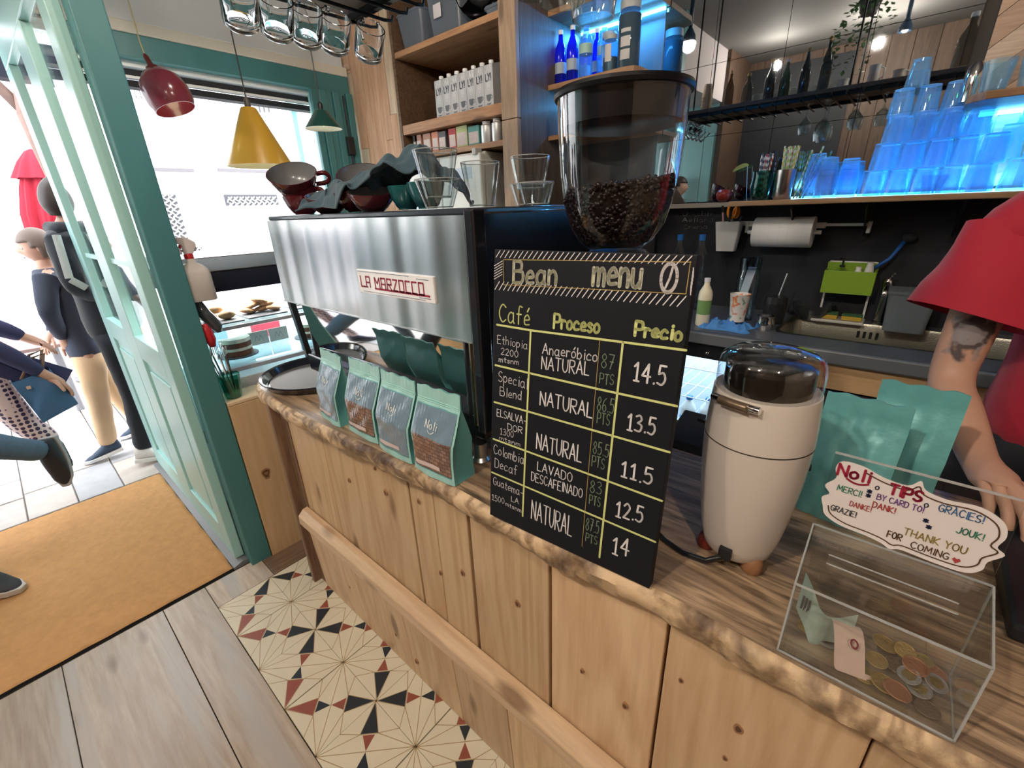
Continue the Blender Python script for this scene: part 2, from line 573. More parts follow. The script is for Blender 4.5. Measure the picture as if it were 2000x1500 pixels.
pine_l = wood('pine_pale', (.60, .39, .20), (.74, .53, .31), 'Z', .4, .45, bump=.05, kcol=(.20, .09, .05))
old = wood('reclaimed_board', (.33, .22, .14), (.62, .47, .33), 'Z', .55, .6, bump=.2, kcol=(.12, .08, .05), streak=(.25, .15, .09))
shelfw = wood('shelf_board', (.26, .12, .055), (.48, .27, .14), 'X', .45, .6, bump=.1)
shelfd = mat('dark_carcass', (.030, .013, .008), .7)
darkw = wood('dark_wood', (.07, .038, .022), (.16, .095, .055), 'X', .5, .7)

# ---------------------------------------------------------------- floor
fl = MB().box((-1.99, -1.85, -.12), (2.2, 2.6, -.012)).build('floor', mat('floor_bed', (.03, .024, .02), .9))
struct(fl)
def plank(x0, x1, y0, y1, m, z=0.0, name='plank', parent=fl, g=.0012):
    return MB().box((x0 + g, y0 + g, z - .012), (x1 - g, y1 - g, z)).build(name, m, parent, bevel=.0012, seg=1)
rows = [(-1.85, -1.43, 0), (-1.43, -1.135, 1), (-1.135, -.845, 0), (-.845, -.552, 1), (-.552, -.258, 0), (-.258, .036, 1), (.036, .182, 0)]
for y0, y1, k in rows:
    xs = [-1.925, -1.925 + (1.9 if k else 1.15), .9, 2.2]
    if y1 > -.6: xs = [-1.925, .35 if k else -.05, 1.5, 2.2]
    for a, b in zip(xs, xs[1:]):
        plank(a, b, y0, y1, oak)
plank(-1.925, -1.762, .182, .40, oak)
plank(-1.925, -1.762, .40, .72, oak_d)
plank(-1.925, -1.762, .72, 1.25, oak_d)
plank(-1.99, -1.925, .36, .75, oak_d)
for y0 in (.60, .85, 1.1, 1.35, 1.6, 1.85, 2.1, 2.35):
    plank(-1.762, 2.2, y0, y0 + .25, oak_d)
plank(-1.99, -1.762, 1.25, 2.6, oak_d)
# cement tiles, 20 cm, each with its inlay of black and brick-red kites
cream = mat('tile_cream', (.66, .60, .46), .34, var=.10, bscale=9)
tred = mat('tile_red', (.27, .075, .05), .36, var=.15, bscale=30)
tblk = mat('tile_black', (.022, .028, .036), .34)
tline = mat('tile_line', (.36, .25, .12), .4)
def tile_mesh():
    s = .1978
    mb = MB().box((0, 0, -.012), (s, s, 0), 0)
    z1, z2 = .00025, .0004
    def q(t, w):      # along the diagonal from the black corner, offset w to both sides
        c = Vector((t * s, t * s, 0)); n = Vector((-1, 1, 0)).normalized() * w
        return c - n, c + n
    def kite(t0, t1, w1, mi, z=z2):
        a = Vector((t0 * s, t0 * s, z)); b, c = q(t1, w1)
        mb.add([a, (b.x, b.y, z), (c.x, c.y, z)], [(0, 1, 2)], mi)
    kite(.02, .33, .0255, 2)
    kite(.495, .345, .018, 1)
    kite(.505, .655, .018, 2)
    kite(.98, .67, .0255, 1)
    lines = []
    for t in (.335, .665):
        a, b = q(t, .0265)
        lines += [((s, 0), (a.x, a.y)), ((0, s), (b.x, b.y))]
        lines += [((0, 0) if t < .5 else (s, s), (a.x, a.y)), ((0, 0) if t < .5 else (s, s), (b.x, b.y)), ((a.x, a.y), (b.x, b.y))]
    lines += [((s, 0), (.5 * s, .5 * s)), ((0, s), (.5 * s, .5 * s))]
    a, b = q(.335, .0265)
    lines += [((a.x, a.y), (.62 * s, 0)), ((b.x, b.y), (0, .62 * s))]
    a, b = q(.665, .0265)
    lines += [((a.x, a.y), (s, .38 * s)), ((b.x, b.y), (.38 * s, s))]
    for p, r in lines:
        ribbon(mb, [p, r], .0021, Vector((0, 0, 0)), Vector((1, 0, 0)), Vector((0, 1, 0)), Vector((0, 0, z1)), 3)
    return mb.mesh('tile', [cream, tred, tblk, tline])
tm = tile_mesh()
ts = .2002
for i in range(13):
    for j in range(2):
        x, y = -1.7605 + i * ts, .1815 + j * ts
        # the black corner of each tile lies on the row y=.38 at every second joint
        bx = x if i % 2 == 0 else x + ts
        t = bpy.data.objects.new('tile', tm)
        COL.objects.link(t)
        if j == 0:
            r = -pi / 2 if i % 2 == 0 else pi
        else:
            r = 0 if i % 2 == 0 else pi / 2
        off = {0: (0, 0), pi / 2: (ts, 0), pi: (ts, ts), -pi / 2: (0, ts)}[r]
        t.location = (x + off[0] + .0012 * cos(r), y + off[1] + .0012 * sin(r), random.uniform(-.0006, .0006))
        t.rotation_euler.z = r
        t.parent = fl

# ---------------------------------------------------------------- pavement
stone = mat('paving_stone', (.44, .40, .37), .55, var=.18, bump=.3, bscale=14)
stone2 = mat('paving_stone_grey', (.38, .38, .39), .55, var=.18, bump=.3, bscale=14)
stone3 = mat('paving_stone_pink', (.47, .42, .38), .55, var=.18, bump=.3, bscale=14)
pv = struct(MB().box((-14, -7, -.13), (-1.99, 9, -.014)).build('pavement', mat('street_bed', (.30, .28, .26), .8)))
random.seed(3)
y = -1.5
k = 0
while y < 2.0:
    h = random.choice((.17, .2, .24))
    x = -3.19
    while x > -5.6:
        w = random.uniform(.28, .46) + .09 * max(0, -x - 3.6)
        MB().box((x - w + .003, y + .003, -.03), (x - .003, y + h - .003, random.uniform(-.003, 0))).build('paving_stone', random.choice((stone, stone2, stone3)), pv, bevel=.003, seg=1)
        x -= w
    y += h
# ---------------------------------------------------------------- walls, ceiling
wallm = mat('wall_grey', (.66, .71, .73), .7, var=.05, bscale=3)
struct(MB().box((-3.3, -1.95, 3.0), (2.3, 2.7, 3.1)).build('ceiling', mat('ceiling_paint', (.13, .125, .12), .8)))
struct(MB().box((2.2, -1.85, -.1), (2.3, 2.65, 3.0)).build('wall_right', mat('wall_warm', (.45, .36, .28), .7)))
wf = struct(MB().box((-1.99, -1.95, -.1), (2.3, -1.85, 3.0)).build('wall_front', mat('wall_behind', (.06, .035, .022), .8)))
brownw = wood('wall_plank_brown', (.05, .028, .018), (.11, .065, .04), 'Z', .6, .6)
for i in range(21):
    x = -1.98 + i * .2
    MB().box((x + .002, -1.85, .0), (x + .198, -1.83, 3.0)).build('plank', brownw, wf, bevel=.002, seg=1)
# facade: shop window, fascia and the wall beside the entrance
fa = MB()
fa.box((-3.30, .36, -.1), (-3.14, 2.65, .62))
fa.box((-3.30, .36, 2.36), (-3.14, 2.65, 3.0))
fa.box((-3.30, 1.96, .62), (-3.14, 2.65, 2.36))
fa = struct(fa.build('wall_left', wallm))
struct(MB().box((-3.14, .37, 2.292), (-3.085, 1.95, 2.345)).build('trim_1', mat('cream_trim', (.66, .63, .55), .5), bevel=.006))
hd = struct(MB().box((-3.16, .37, 2.19), (-3.09, 1.95, 2.292)).build('trim_2', teal, bevel=.004))
struct(MB().box((-3.30, -1.15, 2.5), (-1.97, .36, 3.0)).build('wall_entry', mat('plaster_grey', (.40, .36, .36), .8)))
# shop window frame: rails, mullion-free upper guide rails and the glass
wn = struct(MB().box((-3.22, .36, .60), (-3.08, 1.96, .66)).build('window_1', teal, bevel=.004))
MB().box((-3.21, .36, 2.165), (-3.15, 1.96, 2.19)).build('guide_rail', mat('white_metal', (.85, .85, .85), .3), wn)
MB().box((-3.24, .36, 2.135), (-3.18, 1.96, 2.160)).build('guide_rail', blackm, wn)
MB().box((-3.215, .36, 2.120), (-3.185, 1.96, 2.133)).build('guide_rail', mat('white_metal'), wn)
MB().box((-3.27, .36, 2.085), (-3.20, 1.96, 2.115)).build('guide_rail', blackm, wn)
# open casement seen through the window
A = at(608, 170, x=-3.14); B = at(570, 207, z=A.z)
A2, B2 = Vector((A.x, A.y, A.z)), Vector((B.x, B.y, A.z))
cs = struct(MB().bar(A2, B2, .05, .075).build('window_2', teal_l, bevel=.004))
def V(p, z): return Vector((p.x, p.y, z))
MB().bar(V(A, A.z + .037), V(A, .95), .05, .05).build('stile', teal_l, cs, bevel=.004)
MB().bar(V(B, A.z + .037), V(B, .95), .05, .05).build('stile', teal_l, cs, bevel=.004)
MB().bar(V(A, .98), V(B, .98), .05, .08).build('rail', teal_l, cs, bevel=.004)
MB().bar(V(A, 1.5), V(B, 1.5), .03, .03).build('rail', teal_l, cs)
MB().bar(V(A, A.z - .45) + Vector((0, 0, .4)), V(B, A.z - .45) + Vector((0, 0, .4)), .004, .8).build('pane', glass, cs)
MB().bar(V(A, 1.22), V(B, 1.22), .004, .5).build('pane', glass, cs)
# folded shutter of teal boards at the end of the window
sh = thing('window_shutter', 'folded teal board shutter at the end of the shop window beside the plank wall', 'shutter', (-3.1, 1.85, .7))
for k in range(6):
    y0 = 1.66 + k * .048
    MB().box((-3.10 + (.012 if k % 2 else 0), y0, .66), (-3.07 + (.012 if k % 2 else 0), y0 + .045, 2.19)).build('slat', teal, sh, bevel=.004)
cdt = thing('wall_conduit', 'black socket box on a thin vertical conduit over the teal shutter', 'conduit', (-3.04, 1.86, 1.3))
MB().tube([(-3.05, 1.87, 2.17), (-3.05, 1.87, .9)], .006, 8).build('pipe', black, cdt)
MB().box((-3.075, 1.845, 1.82), (-3.03, 1.895, 1.93)).build('socket_box', black, cdt, bevel=.004)
# back wall: reclaimed boards, black splashback, mirror, herringbone boards
wb = struct(MB().box((-3.14, 2.56, -.1), (2.3, 2.65, 3.0)).build('wall_back', mat('wall_backing', (.05, .045, .04), .8)))
random.seed(11)
x = -3.14
tones = [old, wood('reclaimed_pale', (.45, .33, .22), (.70, .56, .42), 'Z', .55, .6, bump=.2), wood('reclaimed_red', (.40, .20, .11), (.60, .38, .25), 'Z', .55, .6, bump=.2)]
while x < -2.58:
    w = random.choice((.07, .09, .11))
    w = min(w, -2.575 - x)
    z = 0.0
    cuts = sorted(random.uniform(.6, 2.6) for _ in range(2)) + [3.0]
    for c in cuts:
        d = random.uniform(0, .008)
        MB().box((x + .001, 1.95 + d, z), (x + w - .001, 1.985, c - .002)).build('plank', random.choice(tones), wb, bevel=.0015, seg=1)
        z = c
    x += w
struct(MB().box((-3.14, 1.985, -.1), (-2.57, 2.56, 3.0)).build('trim_3', blackm))
sp = MB().box((-1.10, 2.545, .90), (2.2, 2.56, 1.405)).build('splashback', mat('splash_black', (.009, .011, .017), .6, var=.2, bscale=6), wb)
# chalk lettering on the splashback
mb = MB()
chalk = mat('chalk', (.42, .42, .42), .9)
for t, x0, x1, z in (('Chocolate', -.955, -.80, 1.395 - .03), ('Avellana y', -.955, -.76, 1.335), ('Crema', -.945, -.82, 1.30)):
    fit(mb, t, Vector((0, 2.543, 0)), Vector((1, 0, 0)), Vector((0, 0, 1)), Vector((0, 0, 0)), x0, x1, z, .020, .0022, jit=.08)
o = mb.build('chalk_writing', chalk, wb, fix=False)
# herringbone boards right of the mirror and left of it
hb = [wood('chevron_a', (.30, .17, .10), (.50, .33, .21), 'X', .5, .6), wood('chevron_b', (.20, .12, .08), (.36, .25, .17), 'X', .5, .6), wood('chevron_c', (.36, .24, .16), (.60, .45, .33), 'X', .5, .6)]
def chevron(x0, x1, z0, z1, a0):
    w, h = .24, .095
    n = 0; x = x0
    while x < x1:
        sg = 1 if n % 2 == 0 else -1
        k = int((z0 - .3) / h)
        while k * h < z1 + .25:
            za, zb = k * h + (0 if sg > 0 else .20), k * h + (.20 if sg > 0 else 0)
            q = [(x + .001, za), (x + w - .001, zb), (x + w - .001, zb + h - .002), (x + .001, za + h - .002)]
            if max(p[1] for p in q) > z0 + .02:
                q = [(a, max(b, z0)) for a, b in q]
                d = random.uniform(0, .004)
                MB().prism([(a, 2.538 + d, b) for a, b in q], (0, .018, 0)).build('plank', random.choice(hb), wb)
            k += 1
        x += w; n += 1
chevron(.07, 2.1, 1.45, 2.75, 0)
# mirror of square tiles
mirror_m = mat('mirror_glass', (.40, .44, .47), .015, 1.0)
mr_ = thing('wall_mirror', 'large wall mirror of square tiles behind the glass shelf of tumblers', 'mirror', (-.5, 2.545, 1.43))
for i in range(5):
    for j in range(5):
        x0 = -1.495 + i * .305; z0 = 1.43 + j * .305
        if i == 0 and j < 0: continue
        MB().box((x0 + .001, 2.535, z0 + .001), (x0 + .304, 2.543, min(z0 + .304, 2.95))).build('mirror_tile', mirror_m, mr_)
# ---------------------------------------------------------------- entrance: post, folded door, threshold, mat
struct(MB().box((-1.97, .360, -.01), (-1.892, .442, 3.0)).build('trim_4', teal, bevel=.004))
dr = struct(MB().box((-3.315, .322, 2.10), (-1.972, .358, 2.235)).build('door_1', teal_l, bevel=.004))
yb, yf = .358, .322
for x0, x1 in ((-3.315, -3.16), (-2.72, -2.50), (-2.08, -1.972)):
    MB().box((x0, yf, .02), (x1, yb, 2.10)).build('stile', teal_l, dr, bevel=.003)
for x0, x1 in ((-3.16, -2.72), (-2.50, -2.08)):
    MB().box((x0, yf, .86), (x1, yb, .97)).build('rail', teal_l, dr, bevel=.003)
    MB().box((x0, yf, .02), (x1, yb, .16)).build('rail', teal_l, dr, bevel=.003)
    MB().box((x0, .338, .97), (x1, .344, 2.10)).build('pane', glass, dr)
    MB().box((x0, .334, .16), (x1, .348, .86)).build('panel', teal_l, dr)
    MB().box((x0 + .05, .326, .21), (x1 - .05, .335, .81)).build('raised_panel', teal_l, dr, bevel=.004)
    MB().box((x0, .336, 1.28), (x1, .346, 1.30)).build('glazing_bar', teal_l, dr)
# the other side of the entrance: opposite door and teal panelled front
d2 = struct(MB().box((-3.3, -1.10, -.01), (-1.97, -1.05, 2.5)).build('door_2', teal_l))
for k in range(3):
    MB().box((-3.2 + k * .42, -1.05, .15), (-2.85 + k * .42, -1.035, 2.2)).build('raised_panel', teal_l, d2, bevel=.006)
tf = struct(MB().box((-1.99, -1.85, -.01), (-1.93, -1.02, .95)).build('wall_entry_panel', teal_l))
for k in range(2):
    MB().box((-1.93, -1.80 + k * .40, .12), (-1.915, -1.46 + k * .40, .85)).build('raised_panel', teal_l, tf, bevel=.006)
struct(MB().box((-1.99, -1.85, .95), (-1.93, -1.02, 3.0)).build('trim_5', brownw))
# entrance lintel, soffit light line
struct(MB().box((-3.42, -1.15, 2.36), (-3.28, .40, 2.52)).build('trim_6', mat('lintel_brown', (.40, .22, .12), .6)))
struct(MB().box((-3.40, -1.15, 2.30), (-3.33, .40, 2.345)).build('trim_7', mat('white_metal')))
# threshold profile along the door and the coir mat
struct(MB().prism([(-3.33, .300, -.01), (-3.33, .360, -.01), (-3.33, .360, .012), (-3.33, .340, .016), (-3.33, .300, .002)], (1.39, 0, 0)).build('trim_8', mat('grey_sill', (.20, .21, .22), .35), bevel=.001))
coir = mat('coir', (.54, .285, .115), .95, var=.32, bump=.6, bscale=45)
nt = coir.node_tree
nz = [n for n in nt.nodes if n.type == 'TEX_NOISE'][0]
nz.inputs['Detail'].default_value = 10
nz.inputs['Roughness'].default_value = .75
nz.inputs['Scale'].default_value = 22
dm = thing('doormat', 'large orange brown coir doormat filling the entrance floor', 'doormat', (-2.5, -.35, 0))
MB().box((-3.17, -1.03, -.012), (-1.945, .300, .001)).build('backing', blackm, dm)
random.seed(5)
nx, ny = 150, 150
def coir_pt(u, v):
    e = .0015 * (sin(40 * v + 3 * sin(9 * v)) if u in (0.0, 1.0) else sin(37 * u) if v in (0.0, 1.0) else 0)
    return (-3.168 + 1.222 * u + (e if u > .5 else -e), -1.03 + 1.328 * v + e, .001 if (u in (0.0, 1.0) or v in (0.0, 1.0)) else .006 + random.uniform(-.0013, .0013))
MB().grid(coir_pt, nx, ny).build('coir_pile', coir, dm, smooth=True)['kind'] = 'stuff'

# ---------------------------------------------------------------- street beyond the door
plaster = mat('street_plaster', (.74, .74, .74), .9, var=.03, bscale=.7)
bd = thing('building', 'pale building front across the street with meshed shop windows', 'building', (-7.4, 0, 0))
MB().box((-8.4, -9, -.05), (-7.4, 10, 7.0)).build('wall', plaster, bd)
shade = mat('street_window', (.055, .055, .065), .6)
grille_m = mat('grille_white', (.8, .8, .8), .6)
def shop_window(px, bars=True):
    (ax, ay), (bx, by) = px
    a, b = at(ax, ay, x=-7.38), at(bx, by, x=-7.38)
    y0, y1, z0, z1 = a.y, b.y, b.z, a.z
    w = MB().box((-7.42, y0, z0), (-7.385, y1, z1)).build('window', shade, bd)
    if bars:
        g = MB()
        s = .075
        n = int((y1 - y0 + z1 - z0) / s) + 2
        for i in range(n):
            for sg in (1, -1):
                # wavy diagonal wires clipped to the opening
                c = y0 + i * s if sg > 0 else y1 - i * s
                pts = []
                for k in range(int((z1 - z0) / .0375) + 1):
                    zz = z0 + k * .0375; yy = c - sg * (zz - z0) + .011 * (1 if k % 2 else -1)
                    if y0 <= yy <= y1: pts.append((-7.375, yy, zz))
                if len(pts) > 1: g.tube(pts, .0085, 4, cap=False)
        gg = g.build('grille', grille_m, w)
        gg['kind'] = 'stuff'
shop_window(((305, 380), (372, 480)))
shop_window(((437, 380), (545, 400)))
shop_window(((330, 487), (405, 521)))
shop_window(((478, 512), (560, 532)))
for (ax, ay), (bx, by) in (((286, 328), (380, 333)), ((427, 330), (560, 335))):
    a, b = at(ax, ay, x=-7.3), at(bx, by, x=-7.3)
    MB().box((-7.36, a.y, a.z - .03), (-7.3, b.y, a.z + .01)).build('ledge', mat('ledge_grey', (.13, .12, .13), .7), bd)
for px in range(238, 285, 10):
    p = at(px, 128, x=-7.3)
    MB().box((-7.34, p.y, p.z - .32), (-7.3, p.y + .045, p.z + .1)).build('railing_bar', mat('rail_grey', (.22, .22, .24), .7), bd)
for px in range(490, 525, 9):
    p = at(px, 170, x=-7.3)
    MB().box((-7.34, p.y, p.z - .3), (-7.3, p.y + .045, p.z + .1)).build('railing_bar', mat('rail_grey'), bd)
# cable along the facade
MB().tube([at(235, 183, x=-7.3), at(300, 190, x=-7.3), at(400, 197, x=-7.3), at(480, 203, x=-7.3)], .008, 5).build('cable', mat('rail_grey'), bd)
MB().tube([at(262, 257, x=-7.3), at(350, 262, x=-7.3), at(470, 270, x=-7.3)], .008, 5).build('cable', mat('rail_grey'), bd)
# closed red parasol, tree, black shutter box, table rail
u0 = at(84, 440, x=-6); u1 = at(62, 296, x=-6)
um = thing('patio_umbrella', 'closed red parasol standing on the pavement outside', 'umbrella', (u0.x, u0.y, 0))
redc = mat('parasol_cloth', (.30, .006, .022), .8)
def fold_ring(c, r, amp, n=40, ph=0):
    return [(c[0] + (r + amp * cos(8 * a + ph)) * cos(a), c[1] + (r + amp * cos(8 * a + ph)) * sin(a), c[2]) for a in [2 * pi * k / n for k in range(n)]]
def canopy(zs):
    mb = MB(); rs = [fold_ring((lerp(u0.x, u1.x, t), lerp(u0.y, u1.y, t), z), r, amp, ph=ph) for t, z, r, amp, ph in zs]
    for r in rs: mb.v += r
    for i in range(len(rs) - 1):
        for k in range(40):
            mb.f.append((i * 40 + k, i * 40 + (k + 1) % 40, (i + 1) * 40 + (k + 1) % 40, (i + 1) * 40 + k)); mb.m.append(0)
    return mb
z0, z1 = u0.z - .12, u1.z
canopy([(0, z0, .105, .03, 0), (.3, lerp(z0, z1, .3), .125, .028, .2), (.6, lerp(z0, z1, .6), .105, .022, .4), (.85, lerp(z0, z1, .85), .07, .012, .4), (.97, z1 - .01, .03, .005, .3)]).build('canopy', redc, um, smooth=True)
canopy([(.70, lerp(z0, z1, .70), .145, .022, .4), (.85, lerp(z0, z1, .88), .095, .012, .4), (.99, z1, .045, .004, .3), (1, z1 + .02, .01, 0, 0)]).build('valance', redc, um, smooth=True)
MB().tube([(u0.x, u0.y, 0), (u0.x, u0.y, z0 + .2)], .02, 8).build('pole', mat('rail_grey'), um)
MB().lathe([(.22, 0), (.22, .05), (.05, .08)], (u0.x, u0.y, 0), 20).build('base', mat('rail_grey'), um)
bark = mat('bark', (.20, .13, .11), .9, var=.4, bump=.6, bscale=14)
tr = thing('tree', 'slim leaning street tree trunk behind the red parasol', 'tree', (-5.0, .56, 0))
p = [at(22, 95, x=-5), at(45, 170, x=-5), at(55, 225, x=-5), at(75, 270, x=-5), at(95, 310, x=-5), at(115, 352, x=-5)]
p.append(Vector((-5, .56, 1.0))); p.append(Vector((-5, .58, 0)))
p.insert(0, at(5, 20, x=-5))
MB().tube(p, [.05, .055, .055, .06, .06, .065, .065, .07, .09], 10).build('trunk', bark, tr, smooth=True)
MB().tube([p[3], p[3] + Vector((-.2, -.25, .5)), p[3] + Vector((-.3, -.5, 1.2))], [.04, .03, .02], 8).build('branch', bark, tr, smooth=True)
bx = at(30, 155, x=-4.2); b0 = at(0, 75, x=-4.2)
aw = thing('awning_box', 'black awning box hanging above the street outside the entrance', 'awning', (-4.2, bx.y - .5, bx.z))
MB().box((-4.3, bx.y - 1.6, bx.z), (-4.15, bx.y, b0.z)).build('casing', mat('awning_dark', (.012, .014, .03), .7), aw, bevel=.01)
MB().box((-4.16, bx.y - 1.6, bx.z - .015), (-4.10, bx.y, bx.z + .015)).build('bar', mat('awning_dark'), aw)
a, b = at(60, 685, x=-4.6), at(150, 660, x=-4.6)
tb = thing('cafe_table', 'small street cafe table edge behind the blue tote bag', 'table', (-4.6, a.y, 0))
MB().box((-5.3, a.y - .3, a.z - .012), (-4.6, b.y + .1, a.z + .012)).build('table_top', mat('table_brown', (.20, .13, .12), .6), tb)
MB().tube([(-4.95, (a.y + b.y) / 2, 0), (-4.95, (a.y + b.y) / 2, a.z)], .025, 8).build('leg', mat('rail_grey'), tb)
# ---------------------------------------------------------------- the bar counter
ct = thing('bar_counter', 'long pine plank bar counter front under the rough wooden slab', 'counter', (-.3, .6, 0))
joints = [-1.53, -1.277, -.825, -.725, -.605, -.382, -.152, .10, .33, .60, .95, 1.35, 1.8]
gaps = {-.825: .005, -.605: .005, -.382: .003, -.152: .003}
for a, b in zip(joints, joints[1:]):
    ga, gb = gaps.get(a, .0013), gaps.get(b, .0013)
    MB().box((a + ga, .52 + random.uniform(0, .004), .33), (b - gb, .542, .8435)).build('plank', pine, ct, bevel=.0025, seg=2)
lj = [-1.53, -1.20, -.93, -.70, -.50, -.30, -.02, .3, .7, 1.2, 1.8]
for a, b in zip(lj, lj[1:]):
    MB().prism([(a + .001, .500, .325), (a + .001, .517, .0), (a + .001, .535, .0), (a + .001, .535, .325)], (b - a - .002, 0, 0)).build('skirting_board', pine, ct, bevel=.0015, seg=1)
def rail_pt():
    return [(-1.535, .520, .395), (-1.535, .500, .392), (-1.535, .479, .372), (-1.535, .477, .338), (-1.535, .492, .325), (-1.535, .520, .325)]
MB().prism(rail_pt(), (3.335, 0, 0)).build('middle_rail', pine_x, ct, bevel=.003)
walnut = wood('counter_post', (.12, .065, .04), (.26, .16, .10), 'Z', .45, .6)
MB().box((-1.600, .490, 0), (-1.578, .60, .8435)).build('corner_post', walnut, ct, bevel=.003)
MB().box((-1.578, .520, 0), (-1.530, .60, .8435)).build('corner_post', walnut, ct, bevel=.002)
MB().box((-1.578, .542, 0), (-1.560, 1.02, .8435)).build('end_panel', darkw, ct)
MB().box((-1.56, 1.00, .08), (1.8, 1.02, .84)).build('back_panel', darkw, ct)
MB().box((-1.55, .545, .815), (1.79, .998, .84)).build('bearer', darkw, ct)

MB().box((-1.53, .5425, .0), (1.8, .546, .843)).build('gap_shade_sheet', mat('gap_shade', (.030, .014, .008), .8), ct)  # dark sheet added behind the planks so their gaps read as shade
kr_, kc_ = mat('knot_ring', (.34, .18, .085), .5), mat('knot_core', (.11, .05, .028), .55)
for i, (px, py) in enumerate(((1136, 1312), (1220, 1380), (1442, 1425), (1416, 1482), (860, 1120), (903, 1120), (792, 1160), (681, 939), (752, 963), (731, 916), (817, 980), (813, 1293), (683, 1147), (773, 1240), (1010, 1180), (1330, 1330))):
    low = i in (11, 12, 13)
    yk = .508 if low else .5195
    c = at(px, py, y=yk)
    r = .006 + .004 * ((i * 7) % 3) / 2
    mb = MB()
    for q, rr in enumerate((r, r * .6)):
        mb.prism([c + Vector((rr * .72 * cos(a), -.0002 * q, rr * (1 + .15 * cos(3 * a)) * sin(a))) for a in [2 * pi * k / 14 for k in range(14)]], (0, .012, 0), q)
    mb.build('knot', [kr_, kc_], ct)
# live-edge slab
slabm = wood('slab_wood', (.065, .038, .022), (.50, .345, .215), 'X', .36, 1.15, bump=.5, kcol=(.05, .03, .02), coat=.15, rnd=0, ring=.3, streak=(.13, .08, .05))
edgem = wood('slab_edge', (.20, .115, .055), (.66, .47, .28), 'Y', .5, .5, ring=.55, bump=.6, kcol=(.07, .04, .02), rnd=0, streak=(.09, .05, .03))
sl = thing('wooden_countertop', 'thick rough live-edge wooden slab on top of the bar counter', 'countertop', (-.3, .75, .87))
fe = [(-1.66, .60), (-1.655, .53), (-1.62, .485), (-1.55, .462), (-1.4, .450), (-1.17, .452), (-.93, .467), (-.74, .480), (-.6, .482), (-.43, .478), (-.30, .482), (-.15, .492), (.02, .486), (.12, .489), (.3, .50), (.6, .49), (1.0, .5), (1.85, .48)]
def yedge(x):
    for (x0, y0), (x1, y1) in zip(fe, fe[1:]):
        if x0 <= x <= x1: return lerp(y0, y1, (x - x0) / (x1 - x0))
    return fe[-1][1]
def nz1(x, s=1.0):
    return sin(23 * x * s) * .5 + sin(57 * x * s + 1.3) * .3 + sin(131 * x * s + .7) * .2
mb = MB(); NX = 420
for i in range(NX + 1):
    x = -1.66 + (1.85 + 1.66) * i / NX
    y = yedge(x)
    t = .052 + .004 * nz1(x, .6)
    if x < -1.5: t *= .85
    sec = [(1.06, .8995), (y + .20, .8995), (y + .05, .8998 + .0006 * nz1(x, 2)), (y + .010, .8985), (y + .001 + .0015 * nz1(x, 2), .8955), (y - .005 + .004 * nz1(x, 1.5), .884 + .004 * nz1(x + 3, 2)), (y - .003 + .006 * nz1(x + 1, 1.2), .868), (y + .008 + .008 * nz1(x + 2, 1.1), .9 - t), (y + .05, .9 - t - .004), (1.06, .846)]
    for yy, zz in sec: mb.v.append((x, yy, zz if yy < 1 or zz > .89 else .857))
n = 10
for i in range(NX):
    for k in range(n):
        mb.f.append((i * n + k, i * n + (k + 1) % n, (i + 1) * n + (k + 1) % n, (i + 1) * n + k))
        mb.m.append(0 if k in (0, 1, 2) else 1)
mb.f.append(tuple(reversed(range(n)))); mb.m.append(1)
mb.f.append(tuple(NX * n + k for k in range(n))); mb.m.append(1)
mb.build('slab', [slabm, edgem], sl, smooth=False, auto=50)
# ---------------------------------------------------------------- round tray
TZ = .9
trc = Vector((-1.482, .645, TZ))
ty = thing('serving_tray', 'round black serving tray at the end of the wooden slab', 'tray', trc)
MB().lathe([(0, .004), (.148, .004), (.156, .008)], trc, 48).build('tray_mat', mat('tray_rubber', (.10, .10, .10), .5, var=.1), ty, auto=30)
MB().lathe([(.0, 0), (.153, 0), (.164, .006), (.176, .026), (.184, .029), (.185, .024), (.178, .020), (.168, .004), (.158, .0065), (0, .0035)][::1], trc, 64).build('rim', mat('tray_black', (.016, .019, .028), .18, coat=.5), ty, auto=30)

# ---------------------------------------------------------------- coffee pouches
foil = mat('pouch_teal', (.14, .42, .42), .36, metal=.1, coat=.2, bump=.35, bscale=20)
foil_e = mat('pouch_edge', (.34, .62, .58), .35, coat=.3)
film = mat('pouch_film', (.17, .25, .32), .10, coat=.6, bump=.30, bscale=26)
def brick_film():
    m, nt, b = _new('pouch_film_bricks')
    N, L = nt.nodes.new, nt.links.new
    tc = N('ShaderNodeTexCoord'); mp = N('ShaderNodeMapping'); mp.inputs['Rotation'].default_value = (pi / 2, 0, 0)
    L(tc.outputs['Object'], mp.inputs[0])
    br = N('ShaderNodeTexBrick'); br.inputs['Scale'].default_value = 30; br.inputs['Color1'].default_value = (.30, .18, .14, 1); br.inputs['Color2'].default_value = (.16, .09, .07, 1); br.inputs['Mortar'].default_value = (.07, .04, .035, 1)
    br.inputs['Brick Width'].default_value = .42; br.inputs['Row Height'].default_value = .26
    L(mp.outputs[0], br.inputs['Vector']); L(br.outputs['Color'], b.inputs['Base Color'])
    n = N('ShaderNodeTexNoise'); n.inputs['Scale'].default_value = 26; n.inputs['Detail'].default_value = 3
    bp = N('ShaderNodeBump'); bp.inputs['Strength'].default_value = .3; bp.inputs['Distance'].default_value = .01
    L(tc.outputs['Object'], n.inputs['Vector']); L(n.outputs[0], bp.inputs['Height']); L(bp.outputs[0], b.inputs['Normal'])
    b.inputs['Roughness'].default_value = .14; b.inputs['Coat Weight'].default_value = .6; b.inputs['Coat Roughness'].default_value = .06
    return m
filmb = brick_film()
stick = mat('sticker_pink', (.62, .50, .48), .5)
ink = mat('print_white', (.80, .82, .80), .5)
